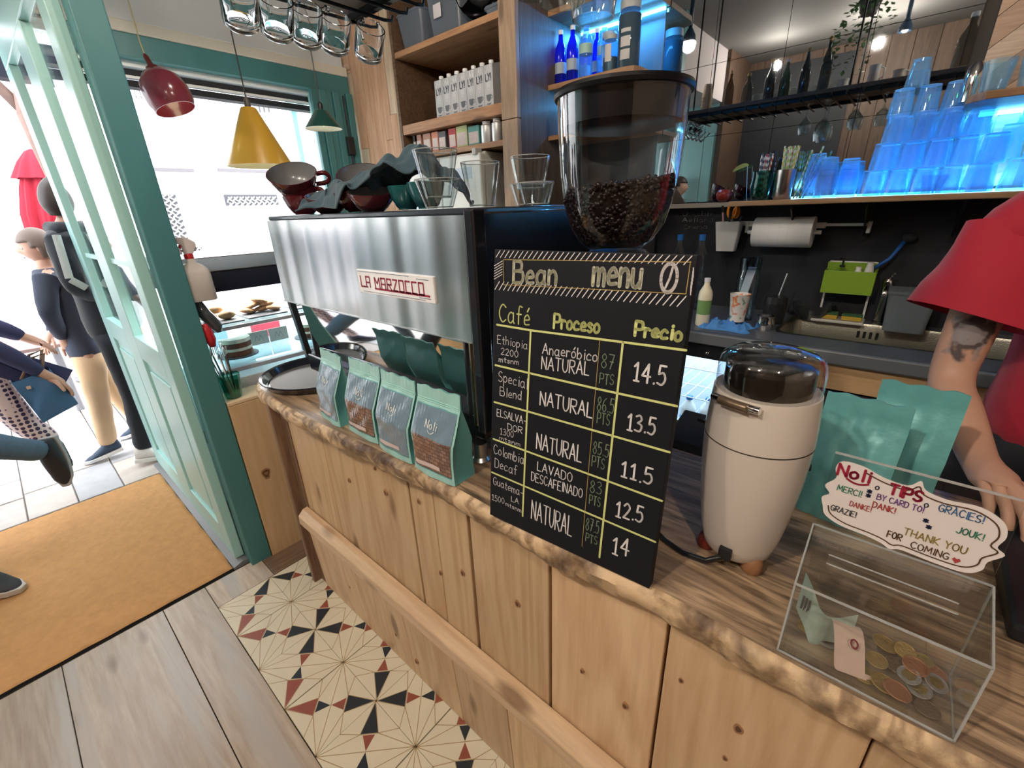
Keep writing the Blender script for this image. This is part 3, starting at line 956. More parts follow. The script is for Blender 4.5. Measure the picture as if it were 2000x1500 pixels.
def pouch(label, p0, p1, ht, depth, style, seed, name='coffee_pouch', cat='coffee bag', group=None, front=True):
    """p0, p1: the two front bottom corners"""
    rnd = random.Random(seed)
    p0, p1 = Vector(p0), Vector(p1)
    u = (p1 - p0); w = u.length; u.normalize()
    v = Vector((-u.y, u.x, 0))
    o = (p0 + p1) / 2
    t = thing(name, label, cat, o, group)
    # half depth and front offset by height
    def prof(s):
        bulge = depth * (.5 if s < .08 else .5 - .03 * sin(pi * s) if s < .45 else .48 * (1 - ((s - .45) / .40)) if s < .85 else 0) + .0012
        bulge = max(bulge, .0012)
        wid = w / 2 * (1 + .015 * sin(7 * s + seed) - .045 * sin(pi * min(1, s / .5)) * (1 if s < .5 else 0))
        mid = depth * .5 + (.0 if s < .45 else (s - .45) * .01)
        return wid, bulge, mid
    nu, nv = 26, 40
    ph = [rnd.uniform(0, 6.28) for _ in range(8)]
    def cr(a, s):
        return (sin(11 * s + 3 * a + ph[0]) * .5 + sin(23 * s - 7 * a + ph[1]) * .35 + sin(5 * a + 17 * s + ph[2]) * .4 + sin(41 * a + 9 * s + ph[3]) * .2 + (0 if front else 1.2 * abs(sin(6 * a + 9 * s + ph[5])) + .8 * sin(13 * a - 6 * s + ph[6]))) * .0016
    def surf(a, s, side):      # a -1..1 across
        wid, b, mid = prof(s)
        edge = (1 - abs(a) ** 5)
        yy = mid + side * b * (.85 + .15 * edge) + side * cr(a, s) * (edge if s < .86 else .6 * edge)
        zz = ht * s + (.002 * sin(9 * a + ph[4]) if s > .97 else 0)
        return o + u * (a * wid) + v * yy + Vector((0, 0, zz))
    mb = MB()
    mb.grid(lambda q, r: surf(2 * q - 1, r, -1), nv // 2, nu)
    mb.grid(lambda q, r: surf(2 * q - 1, r, 1), nv // 2, nu)
    for sd in (-1, 1):          # gussets folded inwards
        mb.grid(lambda q, r: lerp(surf(sd, r, -1), surf(sd, r, 1), q) - u * sd * (.012 * sin(pi * q) * sin(pi * min(1, r * 1.1))), 6, nu)
    mb.grid(lambda q, r: lerp(surf(2 * q - 1, 0, -1), surf(2 * q - 1, 0, 1), r), nv // 2, 3)
    mb.grid(lambda q, r: lerp(surf(2 * q - 1, 1, -1), surf(2 * q - 1, 1, 1), r), nv // 2, 1)
    mb.build('pouch_body', foil, t, smooth=True, fix=False)
    if front:
        eps = v * -.0009
        # pale welded edges, zip band and foot
        e = MB()
        for sd in (-1, 1):
            e.grid(lambda q, r: surf(sd * (1 - .075 * q), r, -1) + eps, 1, nu)
        e.grid(lambda q, r: surf(2 * q - 1, .80 + .2 * r, -1) + eps * (1.2 + .5 * sin(60 * q) * r), nv, 8)
        e.grid(lambda q, r: surf(2 * q - 1, .075 * r, -1) + eps, nv, 2)
        e.build('welded_edge', foil_e, t, smooth=True, fix=False)
        z = MB()
        for zz in (.835, .855):
            z.tube([surf(a, zz, -1) + v * -.0015 for a in (-.95, -.5, 0, .5, .95)], .0012, 6)
        z.build('zip', foil_e, t)
        s0, s1 = .09, .79
        f = MB()
        f.grid(lambda q, r: surf(1.84 * q - .92, lerp(s0, s1 if not style else .48, r), -1) + eps * 2, nv, nu)
        f.build('film_window', filmb if style else film, t, smooth=True, fix=False)
        if style:
            f = MB()
            f.grid(lambda q, r: surf(1.84 * q - .92, lerp(.48, s1, r), -1) + eps * 2, nv, nu)
            f.build('film_window', film, t, smooth=True, fix=False)
        l = MB()
        l.grid(lambda q, r: surf(lerp(-.82, .45, q), lerp(.115, .165, r) + .012 * q, -1) + eps * 3, 6, 2)
        l.build('sticker', stick, t, smooth=True, fix=False)
        l = MB()
        for ch, a0 in (('N', -.30), ('o', -.09), ('l', .09), ('i', .19)):
            for st in strokes(ch):
                pts = [(a0 + px * .24, .58 + py * .085) for px, py in st]
                ps = [surf(a, s, -1) + eps * 4 for a, s in pts]
                for a, b in zip(ps, ps[1:]):
                    d = (b - a); 
                    if d.length < 1e-6: continue
                    nn = d.cross(v).normalized() * .0011
                    l.add([a - nn, a + nn, b + nn, b - nn], [(0, 1, 2, 3)])
        # smile under the name
        ps = [surf(-.15 + .30 * k / 8, .565 - .03 * sin(pi * k / 8), -1) + eps * 4 for k in range(9)]
        for a, b in zip(ps, ps[1:]):
            nn = (b - a).cross(v).normalized() * .001
            l.add([a - nn, a + nn, b + nn, b - nn], [(0, 1, 2, 3)])
        l.build('name_print', ink, t, fix=False)
    return t
G = 'coffee pouches in front of the espresso machine'
for (pa, pb, lab, sty, sd) in (
    ((614, 786), (664, 836), 'teal coffee pouch nearest the round tray, its window full of glare', 0, 1),
    ((680, 838), (737, 868), 'teal coffee pouch with brown brick picture, next but one to the tray', 1, 2),
    ((740, 873), (803, 908), 'teal coffee pouch with blue glossy window, second from the chalkboard', 0, 3),
    ((808, 912), (888, 952), 'largest looking teal coffee pouch, brick picture, nearest the chalkboard', 1, 4)):
    a, b = at(*pa, z=TZ), at(*pb, z=TZ)
    if sd == 1:
        a = Vector((-1.175, .492, TZ)); b = Vector((-1.052, .483, TZ))
    pouch(lab, a, b, .192, .066, sty, sd, group=G)
pouch('large crumpled teal coffee bag right behind the white coffee mill', (-.052, .835, TZ), (.062, .82, TZ), .222, .075, 0, 9, 'coffee_bag', front=False)
pouch('large crumpled teal coffee bag nearest the barista arm', (.018, .925, TZ), (.128, .915, TZ), .232, .06, 0, 14, 'coffee_bag', front=False)

# ---------------------------------------------------------------- espresso machine
em = thing('espresso_machine', 'large steel espresso machine with a red lettered name plate on its back', 'espresso machine', (-1.04, .85, TZ))
stl = mat('panel_steel', (.66, .65, .64), .30, 1.0)
nt = stl.node_tree; b = nt.nodes['Principled BSDF']
b.inputs['Anisotropic'].default_value = .75
b.inputs['Roughness'].default_value = .21
tg = nt.nodes.new('ShaderNodeTangent'); tg.direction_type = 'RADIAL'; tg.axis = 'Z'
nt.links.new(tg.outputs[0], b.inputs['Tangent'])
tc = nt.nodes.new('ShaderNodeTexCoord'); mp = nt.nodes.new('ShaderNodeMapping'); mp.inputs['Scale'].default_value = (5.5, 1, .35)
ns = nt.nodes.new('ShaderNodeTexNoise'); ns.inputs['Scale'].default_value = 1.6; ns.inputs['Detail'].default_value = 2
bp = nt.nodes.new('ShaderNodeBump'); bp.inputs['Strength'].default_value = .15; bp.inputs['Distance'].default_value = .02
nt.links.new(tc.outputs['Object'], mp.inputs[0]); nt.links.new(mp.outputs[0], ns.inputs['Vector']); nt.links.new(ns.outputs[0], bp.inputs['Height']); nt.links.new(bp.outputs[0], b.inputs['Normal'])
b.inputs['Anisotropic Rotation'].default_value = 0.0
X0, X1, Yp, ZT, ZB = -1.465, -.612, .58, 1.424, 1.186
pm = MB()
def sheet(u, v, d=0): x = lerp(X0, X1, u); return (x, Yp + d + (0 if d else .0011 * (sin(21 * x) + .6 * sin(47 * x + 1) + .35 * sin(83 * x))), lerp(ZB, ZT, v))
pm.grid(lambda u, v: sheet(u, v), 120, 2)
pm.box((X0, Yp + .003, ZB), (X1, Yp + .012, ZT))
pm.build('back_panel', stl, em, smooth=False, auto=40)
MB().bar((X0, Yp, ZB), (X1, Yp, ZB), .004, .003).build('folded_edge', steel, em)
mirst = mat('polished_steel', (.74, .74, .74), .035, 1.0)
def mp_pt(u, v):
    x = lerp(-1.40, -.665, u); z = lerp(1.0, 1.20, v)
    return (x, .600 + .014 * (1 - v) ** 2 + .016 * (1 - v) + .004 * sin(pi * u), z)
g = MB().grid(mp_pt, 40, 12)
g.build('lower_back_panel', mirst, em, smooth=True)
MB().box((-1.43, .60, .955), (-.615, .66, 1.008)).build('drain_ledge', mat('gloss_black', (.012, .013, .018), .15, coat=.6), em, bevel=.004)
MB().box((-1.40, .64, 1.005), (-.70, 1.05, 1.19)).build('inner_body', blackm, em, bevel=.004)
MB().box((-1.45, .60, 1.19), (-.63, 1.10, 1.42)).build('boiler_housing', mat('gloss_black'), em, bevel=.006)
MB().box((-1.46, .66, .945), (-.62, 1.16, 1.00)).build('drip_tray_base', mat('gloss_black'), em, bevel=.006)
MB().box((-1.30, .92, 1.0), (-.78, 1.15, 1.006)).build('drip_grille', steel, em)
MB().box((-1.458, Yp + .004, ZT), (X1 + .004, 1.14, ZT + .012)).build('cup_tray', mat('tray_edge', (.025, .032, .045), .25, coat=.3), em, bevel=.003)
MB().box((X1, Yp - .002, .985), (X1 + .024, Yp + .032, ZT + .01)).build('corner_column', mat('gloss_black'), em, bevel=.004)
MB().box((X1 - .006, Yp + .012, 1.03), (X1 + .014, 1.14, ZT + .004)).build('side_panel', mat('side_gloss', (.018, .022, .032), .2, .4, coat=.3), em, bevel=.004)
MB().box((X0 + .004, Yp + .012, 1.19), (X0 + .012, 1.14, ZT)).build('side_panel', stl, em)
MB().tube([(X1 - .022, .60, 1.19), (X1 - .022, .60, .99)], .008, 12).build('column', mat('brass_tint', (.35, .30, .22), .2, 1.0), em, auto=40)
MB().tube([(X1 - .045, .61, 1.19), (X1 - .045, .61, .99)], .011, 12).build('column', mat('gloss_black'), em, auto=40)
MB().tube([(X0 + .06, .625, 1.19), (X0 + .06, .625, .99)], .011, 12).build('column', mat('gloss_black'), em, auto=40)
for x in (X0 + .06, X1 - .02):
    for y in (.60 if x > -1 else .87, 1.10):
        MB().lathe([(.02, 0), (.022, .004), (.016, .012), (.016, .046)], (x, y, TZ), 16).build('foot', steel, em, auto=30)
for x in (-1.22, -.86):
    MB().lathe([(.034, 0), (.040, .02), (.036, .05), (.03, .07)], (x, 1.08, 1.115), 20).build('group_head', chrome, em, auto=30)
    pf = MB().lathe([(.030, 0), (.034, .01), (.034, .028)], (x, 1.08, 1.088), 20).build('portafilter', chrome, em, auto=30)
    MB().tube([(x, 1.11, 1.10), (x, 1.16, 1.098), (x, 1.25, 1.08)], [.009, .013, .012], 10).build('handle', black, pf, smooth=True)
for x in (-1.40, -.67):
    MB().tube([(x, 1.10, 1.22), (x, 1.17, 1.20), (x, 1.19, 1.02)], .005, 8).build('steam_wand', chrome, em, smooth=True)
# name plate
pl0, pl1 = at(697, 526, y=Yp - .004), at(851, 586, y=Yp - .004)
xa, xb, za, zb = pl0.x, pl1.x, 1.2545, 1.3100
npz = MB().box((xa, Yp - .006, za), (xb, Yp, zb)).build('name_plate', mat('plate_white', (.88, .88, .90), .25, coat=.4), em, bevel=.0015)
fr = MB()
for a, b_ in (((xa + .004, zb - .004), (xb - .08, zb - .004)), ((xb - .055, zb - .008), (xb - .015, zb - .008)), ((xa + .02, za + .005), (xb - .03, za + .005)), ((xb - .05, za + .009), (xb - .012, za + .009))):
    fr.box((a[0], Yp - .0066, a[1] - .0007), (b_[0], Yp - .006, a[1] + .0007))
fr.build('border', mat('steel_line', (.35, .35, .38), .3, .8), npz)
mb = MB()
glyph = {'L': '0,1 0,0 .5,0', 'A': '0,0 0,1 .5,1 .5,0;0,.45 .5,.45', 'M': '0,0 0,1 .3,.45 .6,1 .6,0', 'R': '0,0 0,1 .5,1 .5,.5 0,.5;.2,.5 .5,0', 'Z': '0,1 .5,1 0,0 .5,0', 'O': '0,0 0,1 .5,1 .5,0 0,0', 'C': '.5,1 0,1 0,0 .5,0'}
word = 'LA MARZOCCO'
h = .024; cw = (xb - xa - .03) / (len(word) * .76 - .1)
cx = xa + .014
for ch in word:
    if ch == ' ':
        cx += cw * .45; continue
    for s_ in glyph[ch].split(';'):
        pts = [tuple(float(c) for c in q.split(',')) for q in s_.split()]
        ribbon(mb, [(cx + px * cw, .0 + py * h) for px, py in pts], .0038, Vector((0, Yp - .0066, za + .016)), Vector((1, 0, 0)), Vector((0, 0, 1)), Vector((0, 0, 0)))
    cx += (.84 if ch == 'M' else .74) * cw
ribbon(mb, [(xa + .014 + .4 * cw, 0), (xa + .014 + cw * .9, 0)], .0035, Vector((0, Yp - .0066, za + .016)), Vector((1, 0, 0)), Vector((0, 0, 1)), Vector((0, 0, 0)))
ribbon(mb, [(xa + .014 + 1.9 * cw, -.0015), (xb - .016, -.0015)], .0045, Vector((0, Yp - .0066, za + .016)), Vector((1, 0, 0)), Vector((0, 0, 1)), Vector((0, 0, 0)))
mb.build('plate_lettering', mat('letter_red', (.33, .012, .045), .4), npz, fix=False)

# ---------------------------------------------------------------- cups, cloth and glasses on the machine
cupr = mat('cup_oxblood', (.10, .012, .020), .12, coat=.7)
cupt = mat('cup_teal', (.012, .10, .11), .12, coat=.7)
cupi = mat('cup_inside', (.16, .17, .18), .25, coat=.3)
CT = ZT + .012
def cup(label, c, r, h, ax=(0, 0, 1), handle=None, m=cupr, group='cups on the espresso machine'):
    t = thing('cup', label, 'cup', c, group)
    c = Vector(c); A_ = Vector(ax).normalized()
    out = [(0, 0), (r * .50, 0), (r * .52, h * .08), (r * .60, h * .12), (r * .82, h * .45), (r * .97, h * .85), (r, h), (r * .965, h)]
    MB().lathe(out, c, 36, ax=A_, cap=False).build('cup_wall', m, t, auto=50)
    MB().lathe([(r * .965, h), (r * .93, h * .85), (r * .78, h * .45), (r * .5, h * .18), (0, h * .14)], c, 36, ax=A_, cap=False).build('glazed_inside', cupi, t, auto=50)
    if handle is not None:
        hd_ = (Vector(handle) - A_ * Vector(handle).dot(A_)).normalized()
        P_ = lambda d, z: c + hd_ * d + A_ * z
        MB().tube(smooth3d([P_(r * .92, h * .85), P_(r * 1.28, h * .86), P_(r * 1.42, h * .62), P_(r * 1.25, h * .40), P_(r * .82, h * .36)], 4), .0065, 10).build('handle', m, t, smooth=True)
    return t
tl = Vector((.42, -.80, .75))
cup('dark red cup at the bottom of the leaning stack at the end of the machine', (-1.37, .655, CT + .001), .052, .050, (0, 0, 1), (1, .2, 0))
cup('dark red cup in the middle of the leaning stack at the end of the machine', (-1.375, .655, CT + .030), .054, .048, (.12, -.12, 1), (1, .6, 0))
cup('wide dark red cup tipped forward on top of the leaning stack', (-1.385, .655, CT + .060), .068, .060, (.40, -.32, .86), (.6, 1, .1))
cup('dark red cup low on the machine, half under the folded cloth', (-1.19, .640, CT + .004), .056, .042, (.22, -.14, 1), None)
cup('dark red cup behind, tipped with its handle beside the plank wall', (-1.17, .745, CT + .045), .070, .056, (.40, -.30, .86), (.5, 1, .4))
cup('dark red cup under the middle of the teal cloth', (-1.06, .645, CT + .004), .050, .046, (0, -.1, 1), None)
cup('dark red cup beside the teal cup, under the cloth edge', (-.965, .628, CT + .004), .055, .042, (.18, -.14, 1), None)
cup('small teal cup beside the tumblers on the machine', (-.80, .655, CT + .002), .040, .052, (0, 0, 1), None, cupt)
cup('dark teal cup hidden deep under the cloth', (-.885, .665, CT + .002), .040, .050, (0, 0, 1), None, cupt)
# cloth: a crumpled sheet along a ridge line
ck = [(-1.215, .600, .040), (-1.14, .62, .070), (-1.06, .63, .064), (-.99, .63, .088), (-.92, .64, .098), (-.875, .66, .118), (-.825, .68, .128), (-.79, .69, .095), (-.765, .70, .05)]
def ridge(t):
    f_ = t * (len(ck) - 1); i = min(int(f_), len(ck) - 2); k = f_ - i; k = k * k * (3 - 2 * k)
    return Vector(tuple(lerp(ck[i][q], ck[i + 1][q], k) for q in range(3)))
def clothp(u, v):
    r = ridge(u); s = (v - .45) * 2
    fall = max(0, abs(s) ** 1.6) * (.045 + .02 * sin(9 * u))
    z = CT + r.z - fall + .007 * sin(24 * u + 6 * v) + .005 * sin(13 * v + 41 * u) + .003 * sin(60 * u - 19 * v)
    return (r.x + .012 * sin(7 * v + 9 * u) + .01 * s * s, r.y + s * .052 + .010 * sin(17 * u), max(z, CT + .012 + .006 * sin(13 * u)))
cl = thing('cloth', 'crumpled blue grey cloth draped over the cups on the machine', 'cloth', (-.95, .64, CT))
o = MB().grid(clothp, 90, 30).build('fabric', mat('cloth_blue', (.040, .085, .115), .9, sheen=.3, bump=.25, bscale=120, var=.12), cl, smooth=True)
m_ = o.modifiers.new('solid', 'SOLIDIFY'); m_.thickness = .0035

gclear = thin('tumbler_glass', (.88, .92, .92), edge=(.40, .45, .45), f0=.10, pw=2.5)
gbase = mat('thick_glass', (.95, .98, .98), .0, trans=1.0, ior=1.45)
def tumbler(name, label, c, r0, r1, h, m=gclear, ax=None, group=None, flutes=0, thick=True, cat='glass', n=24):
    """open tumbler: flared wall with a thick base"""
    t = thing(name, label, cat, c, group)
    wl = MB()
    prof = [(r0, 0), (r0, .003), (lerp(r0, r1, .5), h * .5), (r1, h), (r1 - .0015, h), (lerp(r0, r1, .5) - .002, h * .5), (r0 - .003, h * .09), (0.0, h * .07)]
    wl.lathe([(0, h * .06), (r0 * .9, h * .06), (r0, h * .02)] + prof[2:4] + [(r1 - .001, h)], c, n, ax=ax, cap=False)
    if flutes:
        c_ = Vector(c)
        wl.v = [tuple(Vector(p) + ((Vector(p) - c_) * Vector((1, 1, 0))) * (.04 * cos(flutes * math.atan2(p[1] - c_.y, p[0] - c_.x)))) for p in wl.v]
    wl.build('wall', m, t, auto=35)
    eg = mat('acrylic_edge', (.75, .78, .78), .15, trans=.6)
    for nm, rr, zz in (('rim', r1, h), ('base_ring', r0, h * .05)):
        MB().tube([Vector(c) + Vector((rr * cos(a), rr * sin(a), zz)) for a in [2 * pi * k / 28 for k in range(29)]], .0010, 5, cap=False).build(nm, eg, t, smooth=True)
    return t
def stack_px(px0, py0, px1, py1, y): pass
tg_ = 'tumblers on the espresso machine'
tumbler('tumbler', 'fluted tumbler standing upright inside another at the machine corner', (-.715, .615, CT + .018), .024, .042, .085, ax=None, group=tg_, flutes=12, n=48)
tumbler('tumbler', 'fluted tumbler at the very corner of the machine holding a second one', (-.715, .615, CT + .001), .026, .044, .052, group=tg_, flutes=12, n=48)
tumbler('tumbler', 'fluted tumbler behind the corner stack, half hidden by it', (-.70, .72, CT + .001), .026, .040, .085, group=tg_, flutes=12, n=48)
tumbler('tumbler', 'ribbed tumbler standing in another next to the bean hopper', (-.60, .76, CT + .03), .026, .038, .060, group=tg_, flutes=10, n=48)
tumbler('tumbler', 'low ribbed tumbler carrying another one next to the bean hopper', (-.60, .76, CT + .001), .028, .040, .040, group=tg_, flutes=10, n=48)
tumbler('tumbler', 'low tumbler between the corner stack and the bean hopper', (-.57, .74, CT + .001), .024, .034, .04, group=tg_, flutes=10, n=48)
# ---------------------------------------------------------------- bean menu chalkboard
BL, BR, TR, TL = Vector((-.482, .470, .9005)), Vector((-.178, .492, .9005)), Vector((-.180, .512, 1.377)), Vector((-.478, .522, 1.374))
bo = thing('chalkboard', 'black bean menu chalkboard with prices leaning in front of the grinder', 'chalkboard', (BL + BR) / 2)
U = (BR - BL).normalized(); Vv = (TL - BL).normalized(); Vv = (Vv - U * Vv.dot(U)).normalized(); Nn = U.cross(Vv)   # towards the viewer
bw, bh = .305, .476
th = .016
q = lambda a, b, d=0: BL + U * a + Vv * b - Nn * d
mb = MB()
mb.prism([q(0, 0), q(bw, 0), q(bw, bh), q(0, bh)], -Nn * th)
mb.build('board', mat('chalkboard_black', (.007, .008, .012), .6, spec=.3, var=.25, bscale=9), bo, bevel=.0015)
OFF = Nn * .0007
cy = mat('chalk_yellow', (.62, .66, .26), .7); cw_ = mat('chalk_white', (.72, .70, .70), .7); cg = mat('chalk_green', (.20, .27, .17), .8)
cgd = mat('chalk_gold', (.42, .30, .10), .7); cpale = mat('chalk_pale', (.46, .45, .37), .7)
# the board surface as seen: fraction across, fraction up
def bp_(px, py):
    d = Vector(ROT.T @ np.array([(px - 1000) / FPX, (py - 750) / FPX, 1.0]))
    c = Vector(CAM); t = (BL - c).dot(Nn) / d.dot(Nn)
    p = c + d * t - BL
    return p.dot(U), p.dot(Vv)
def line(mb, a, b, w):
    ribbon(mb, [bp_(*a), bp_(*b)], w, BL, U, Vv, OFF)
grid_ = MB(); white_ = MB(); green_ = MB(); gold_ = MB(); yel_ = MB(); pale_ = MB(); smear_ = MB()
for a, b in (((971, 634), (1037, 645)), ((1037, 645), (1340, 684)), ((968, 713), (1036, 729)), ((1036, 729), (1170, 760)), ((1170, 760), (1322, 793)), ((966, 785), (1030, 803)), ((1030, 803), (1308, 883)), ((964, 857), (1026, 880)), ((1026, 880), (1293, 978)), ((961, 922), (1022, 948)), ((1022, 948), (1280, 1058)), ((1037, 645), (1021, 1008)), ((1217, 668), (1171, 1088))):
    line(grid_, a, b, .0032)
line(gold_, (1172, 664), (1137, 1067), .0009)
for a, b in (((984, 507), (1350, 512)), ((1349, 511), (1340, 574)), ((984, 507), (984, 556)), ((984, 556), (1340, 574))):
    line(gold_, a, b, .0010)
tops = [bp_(976, 496), bp_(1356, 502)]
W_ = tops[1][0] - tops[0][0]
b0 = bp_(984, 507); b1 = bp_(1346, 574)
n = 34
for i in range(n):
    a = .004 + (bw - .010) * i / n
    s = .012 + .004 * (i / n)
    yt = b0[1] + .003
    ribbon(white_, [(a, yt), (a + .008, min(bh - .002, yt + s))], .0012, BL, U, Vv, OFF)
    if i % 1 == 0:
        yb_ = b1[1] - .003
        ribbon(white_, [(a - .001, yb_ - .013), (a + .008, yb_)], .0013, BL, U, Vv, OFF)
for i in range(6):
    zz = lerp(b1[1] + .004, b0[1] - .006, i / 5)
    ribbon(white_, [(.001, zz - .004), (b0[0] - .002, zz + .004)], .0010, BL, U, Vv, OFF)
    ribbon(white_, [(b1[0] + .002, zz - .005), (bw - .003, zz + .006)], .0012, BL, U, Vv, OFF)
def wr(mb, txt, pa, pb, hpx, w, jit=.04):
    """txt with its baseline from pixel pa to pixel pb, capital height up to pixel row hpx above pa"""
    x0, y0 = bp_(*pa); x1, y1 = bp_(*pb)
    _, yt = bp_(pa[0], pa[1] - hpx)
    fit(mb, txt, BL, U, Vv, OFF, x0, x1, y0, yt - y0, w, y1=y1, jit=jit)
wr(pale_, 'Bean', (1003, 553), (1086, 556), 42, .0050)
wr(pale_, 'menu', (1158, 557), (1250, 561), 56, .0052)
wr(yel_, 'Bean', (1002, 552), (1085, 555), 40, .0016)
wr(yel_, 'menu', (1157, 556), (1251, 560), 54, .0014)
# drawn coffee bean
cx_, cz_ = bp_(1307, 543)
bean_ = MB()
for s_ in (1, .86):
    ribbon(bean_, [(cx_ + .0105 * s_ * cos(a), cz_ + .0185 * s_ * sin(a)) for a in [2 * pi * k / 20 for k in range(21)]], .0022, BL, U, Vv, OFF)
ribbon(bean_, [(cx_ + .003, cz_ + .013), (cx_ + .001, cz_), (cx_ - .003, cz_ - .012)], .0028, BL, U, Vv, OFF)
wr(yel_, 'Caf\u00e9', (976, 628), (1034, 637), 34, .0022)
wr(yel_, 'Proceso', (1082, 640), (1170, 650), 28, .0038)
wr(yel_, 'Precio', (1240, 656), (1330, 665), 28, .0042)
rowsL = [('Ethiopia', (972, 670), (1030, 682), 16, .0010), ('2200', (979, 692), (1012, 699), 13, .0010), ('mtsnm', (975, 706), (1013, 712), 10, .0012),
 ('Special', (974, 744), (1030, 760), 20, .0013), ('Blend', (977, 772), (1018, 781), 17, .0012),
 ('ELSALVA-', (971, 812), (1027, 829), 14, .0012), ('DOR', (992, 838), (1020, 847), 12, .0013), ('1300', (977, 847), (1003, 855), 12, .0010), ('mtsnm', (976, 858), (1016, 872), 8, .0010),
 ('Colombia', (965, 885), (1023, 907), 18, .0012), ('Decaf', (967, 912), (1010, 928), 18, .0012),
 ('Guatema-', (964, 945), (1021, 970), 15, .0012), ('LA', (999, 979), (1013, 983), 10, .0011), ('1500', (961, 975), (985, 984), 11, .0010), ('mtsnm', (988, 987), (1018, 1001), 8, .0011)]
for t_, a, b, hh, w_ in rowsL: wr(white_, t_, a, b, hh, w_)
rowsM = [('Anaer\u00f3bico', (1060, 690), (1166, 706), 20, .0016), ('NATURAL', (1058, 720), (1150, 732), 24, .0018), ('NATURAL', (1055, 790), (1156, 815), 26, .0022),
 ('NATURAL', (1048, 876), (1135, 903), 30, .0022), ('LAVADO', (1050, 918), (1117, 942), 17, .0016), ('DESCAFEINADO', (1038, 938), (1137, 973), 17, .0015), ('NATURAL', (1038, 1013), (1116, 1046), 36, .0021)]
for t_, a, b, hh, w_ in rowsM: wr(white_, t_, a, b, hh, w_)
for t_, a, b, hh in (('87', (1174, 718), (1198, 721), 28), ('PTS', (1171, 748), (1198, 752), 20), ('86.5', (1166, 802), (1198, 807), 28), ('PTS', (1166, 826), (1190, 832), 22), ('85.5', (1158, 885), (1188, 892), 24), ('PTS', (1156, 909), (1180, 917), 21),
    ('83', (1152, 960), (1174, 966), 24), ('PTS', (1151, 983), (1172, 990), 18), ('87.5', (1144, 1033), (1169, 1042), 24), ('PTS', (1144, 1056), (1166, 1064), 16)):
    wr(green_, t_, a, b, hh, .0013)
for t_, a, b, hh in (('14.5', (1236, 743), (1298, 752), 36), ('13.5', (1224, 838), (1278, 848), 32), ('11.5', (1212, 930), (1272, 946), 30), ('12.5', (1202, 1006), (1254, 1018), 30), ('14', (1195, 1079), (1227, 1084), 33)):
    wr(white_, t_, a, b, hh, .0028)
for m__, mb_, nm in ((cy, grid_, 'ruled_lines'), (cgd, gold_, 'gold_lines'), (cpale, pale_, 'chalk_title'), (mat('chalk_bean', (.55, .52, .52), .7), bean_, 'drawn_bean'), (cw_, white_, 'chalk_lettering'), (cg, green_, 'chalk_scores'), (cy, yel_, 'chalk_headings')):
    mb_.build(nm, m__, bo, fix=False)
# strut behind the board
MB().bar((-.33, .535, .905), (-.33, .535, 1.15), .03, .008).build('rear_strut', blackm, bo)

# ---------------------------------------------------------------- bean grinder with hopper
HC = Vector((-.392, .735, 0))
gr = thing('coffee_grinder', 'black coffee grinder with a clear hopper of dark beans behind the chalkboard', 'grinder', (HC.x, HC.y, TZ))
MB().box((HC.x - .085, HC.y - .10, TZ), (HC.x + .085, HC.y + .12, TZ + .05)).build('base', black, gr, bevel=.012)
MB().box((HC.x - .055, HC.y - .02, TZ + .05), (HC.x + .055, HC.y + .11, TZ + .30)).build('body', mat('gloss_black'), gr, bevel=.015)
MB().lathe([(.06, 0), (.075, .02), (.078, .14), (.062, .165), (.050, .175)], (HC.x, HC.y + .01, TZ + .28), 32).build('burr_housing', mat('gloss_black'), gr, auto=35)
zb_, R = 1.362, .103
hop = [(.042, zb_ - .006), (.048, zb_), (.064, zb_ + .012), (.080, zb_ + .036), (.090, zb_ + .07), (.0965, zb_ + .115), (.1005, zb_ + .17), (R, zb_ + .230)]
hopg = thin('hopper_plastic', (.90, .91, .93), edge=(.55, .57, .62), f0=.05, pw=2.6)
MB().lathe(hop, (HC.x, HC.y, 0), 64, cap=False).build('hopper', hopg, gr, auto=60)
lid = MB().lathe([(0, 1.607), (.02, 1.612), (.022, 1.624), (.020, 1.628), (0, 1.629)][::1], (HC.x, HC.y, 0), 24)
MB().lathe([(0, 1.600), (.09, 1.602), (R + .004, 1.599), (R + .006, 1.594), (R + .004, 1.589), (R - .006, 1.587), (R - .010, 1.550), (R - .016, 1.546), (0, 1.546)], (HC.x, HC.y, 0), 64).build('lid', mat('lid_black', (.005, .006, .008), .35, spec=.4), gr, auto=40)
# beans: a filled body plus loose beans at the surface
beanm = mat('coffee_bean', (.013, .006, .005), .4, coat=.2, var=.4, bscale=40)
bd_ = MB().lathe([(0, zb_ + .001), (.043, zb_ + .001), (.059, zb_ + .013), (.075, zb_ + .037), (.085, zb_ + .07), (.089, zb_ + .088), (0, zb_ + .094)], (HC.x, HC.y, 0), 48)
bd_.build('bean_filling', beanm, gr, auto=60)['kind'] = 'stuff'
rb = MB(); rnd = random.Random(4)
def bean(mb, c, s=.0062):
    Q = Quaternion((rnd.gauss(0, 1), rnd.gauss(0, 1), rnd.gauss(0, 1), rnd.gauss(0, 1))).normalized().to_matrix()
    mb.ball(c, (s, s * .72, s * .5), 7, M=Q)
for i in range(900):
    a = rnd.uniform(0, 2 * pi); r = .089 * sqrt(rnd.random())
    bean(rb, (HC.x + r * cos(a), HC.y + r * sin(a), zb_ + .090 + rnd.uniform(-.004, .012) + .010 * cos(a - .6) * r / .1))
for i in range(1100):
    a = rnd.uniform(0, 2 * pi); z = rnd.uniform(.01, .088)
    rr = np.interp(z, [0, .013, .037, .07, .12], [.043, .059, .075, .085, .0925]) - .002
    bean(rb, (HC.x + rr * cos(a), HC.y + rr * sin(a), zb_ + z))
rb.build('coffee_beans', beanm, gr, smooth=True, fix=False)['kind'] = 'stuff'
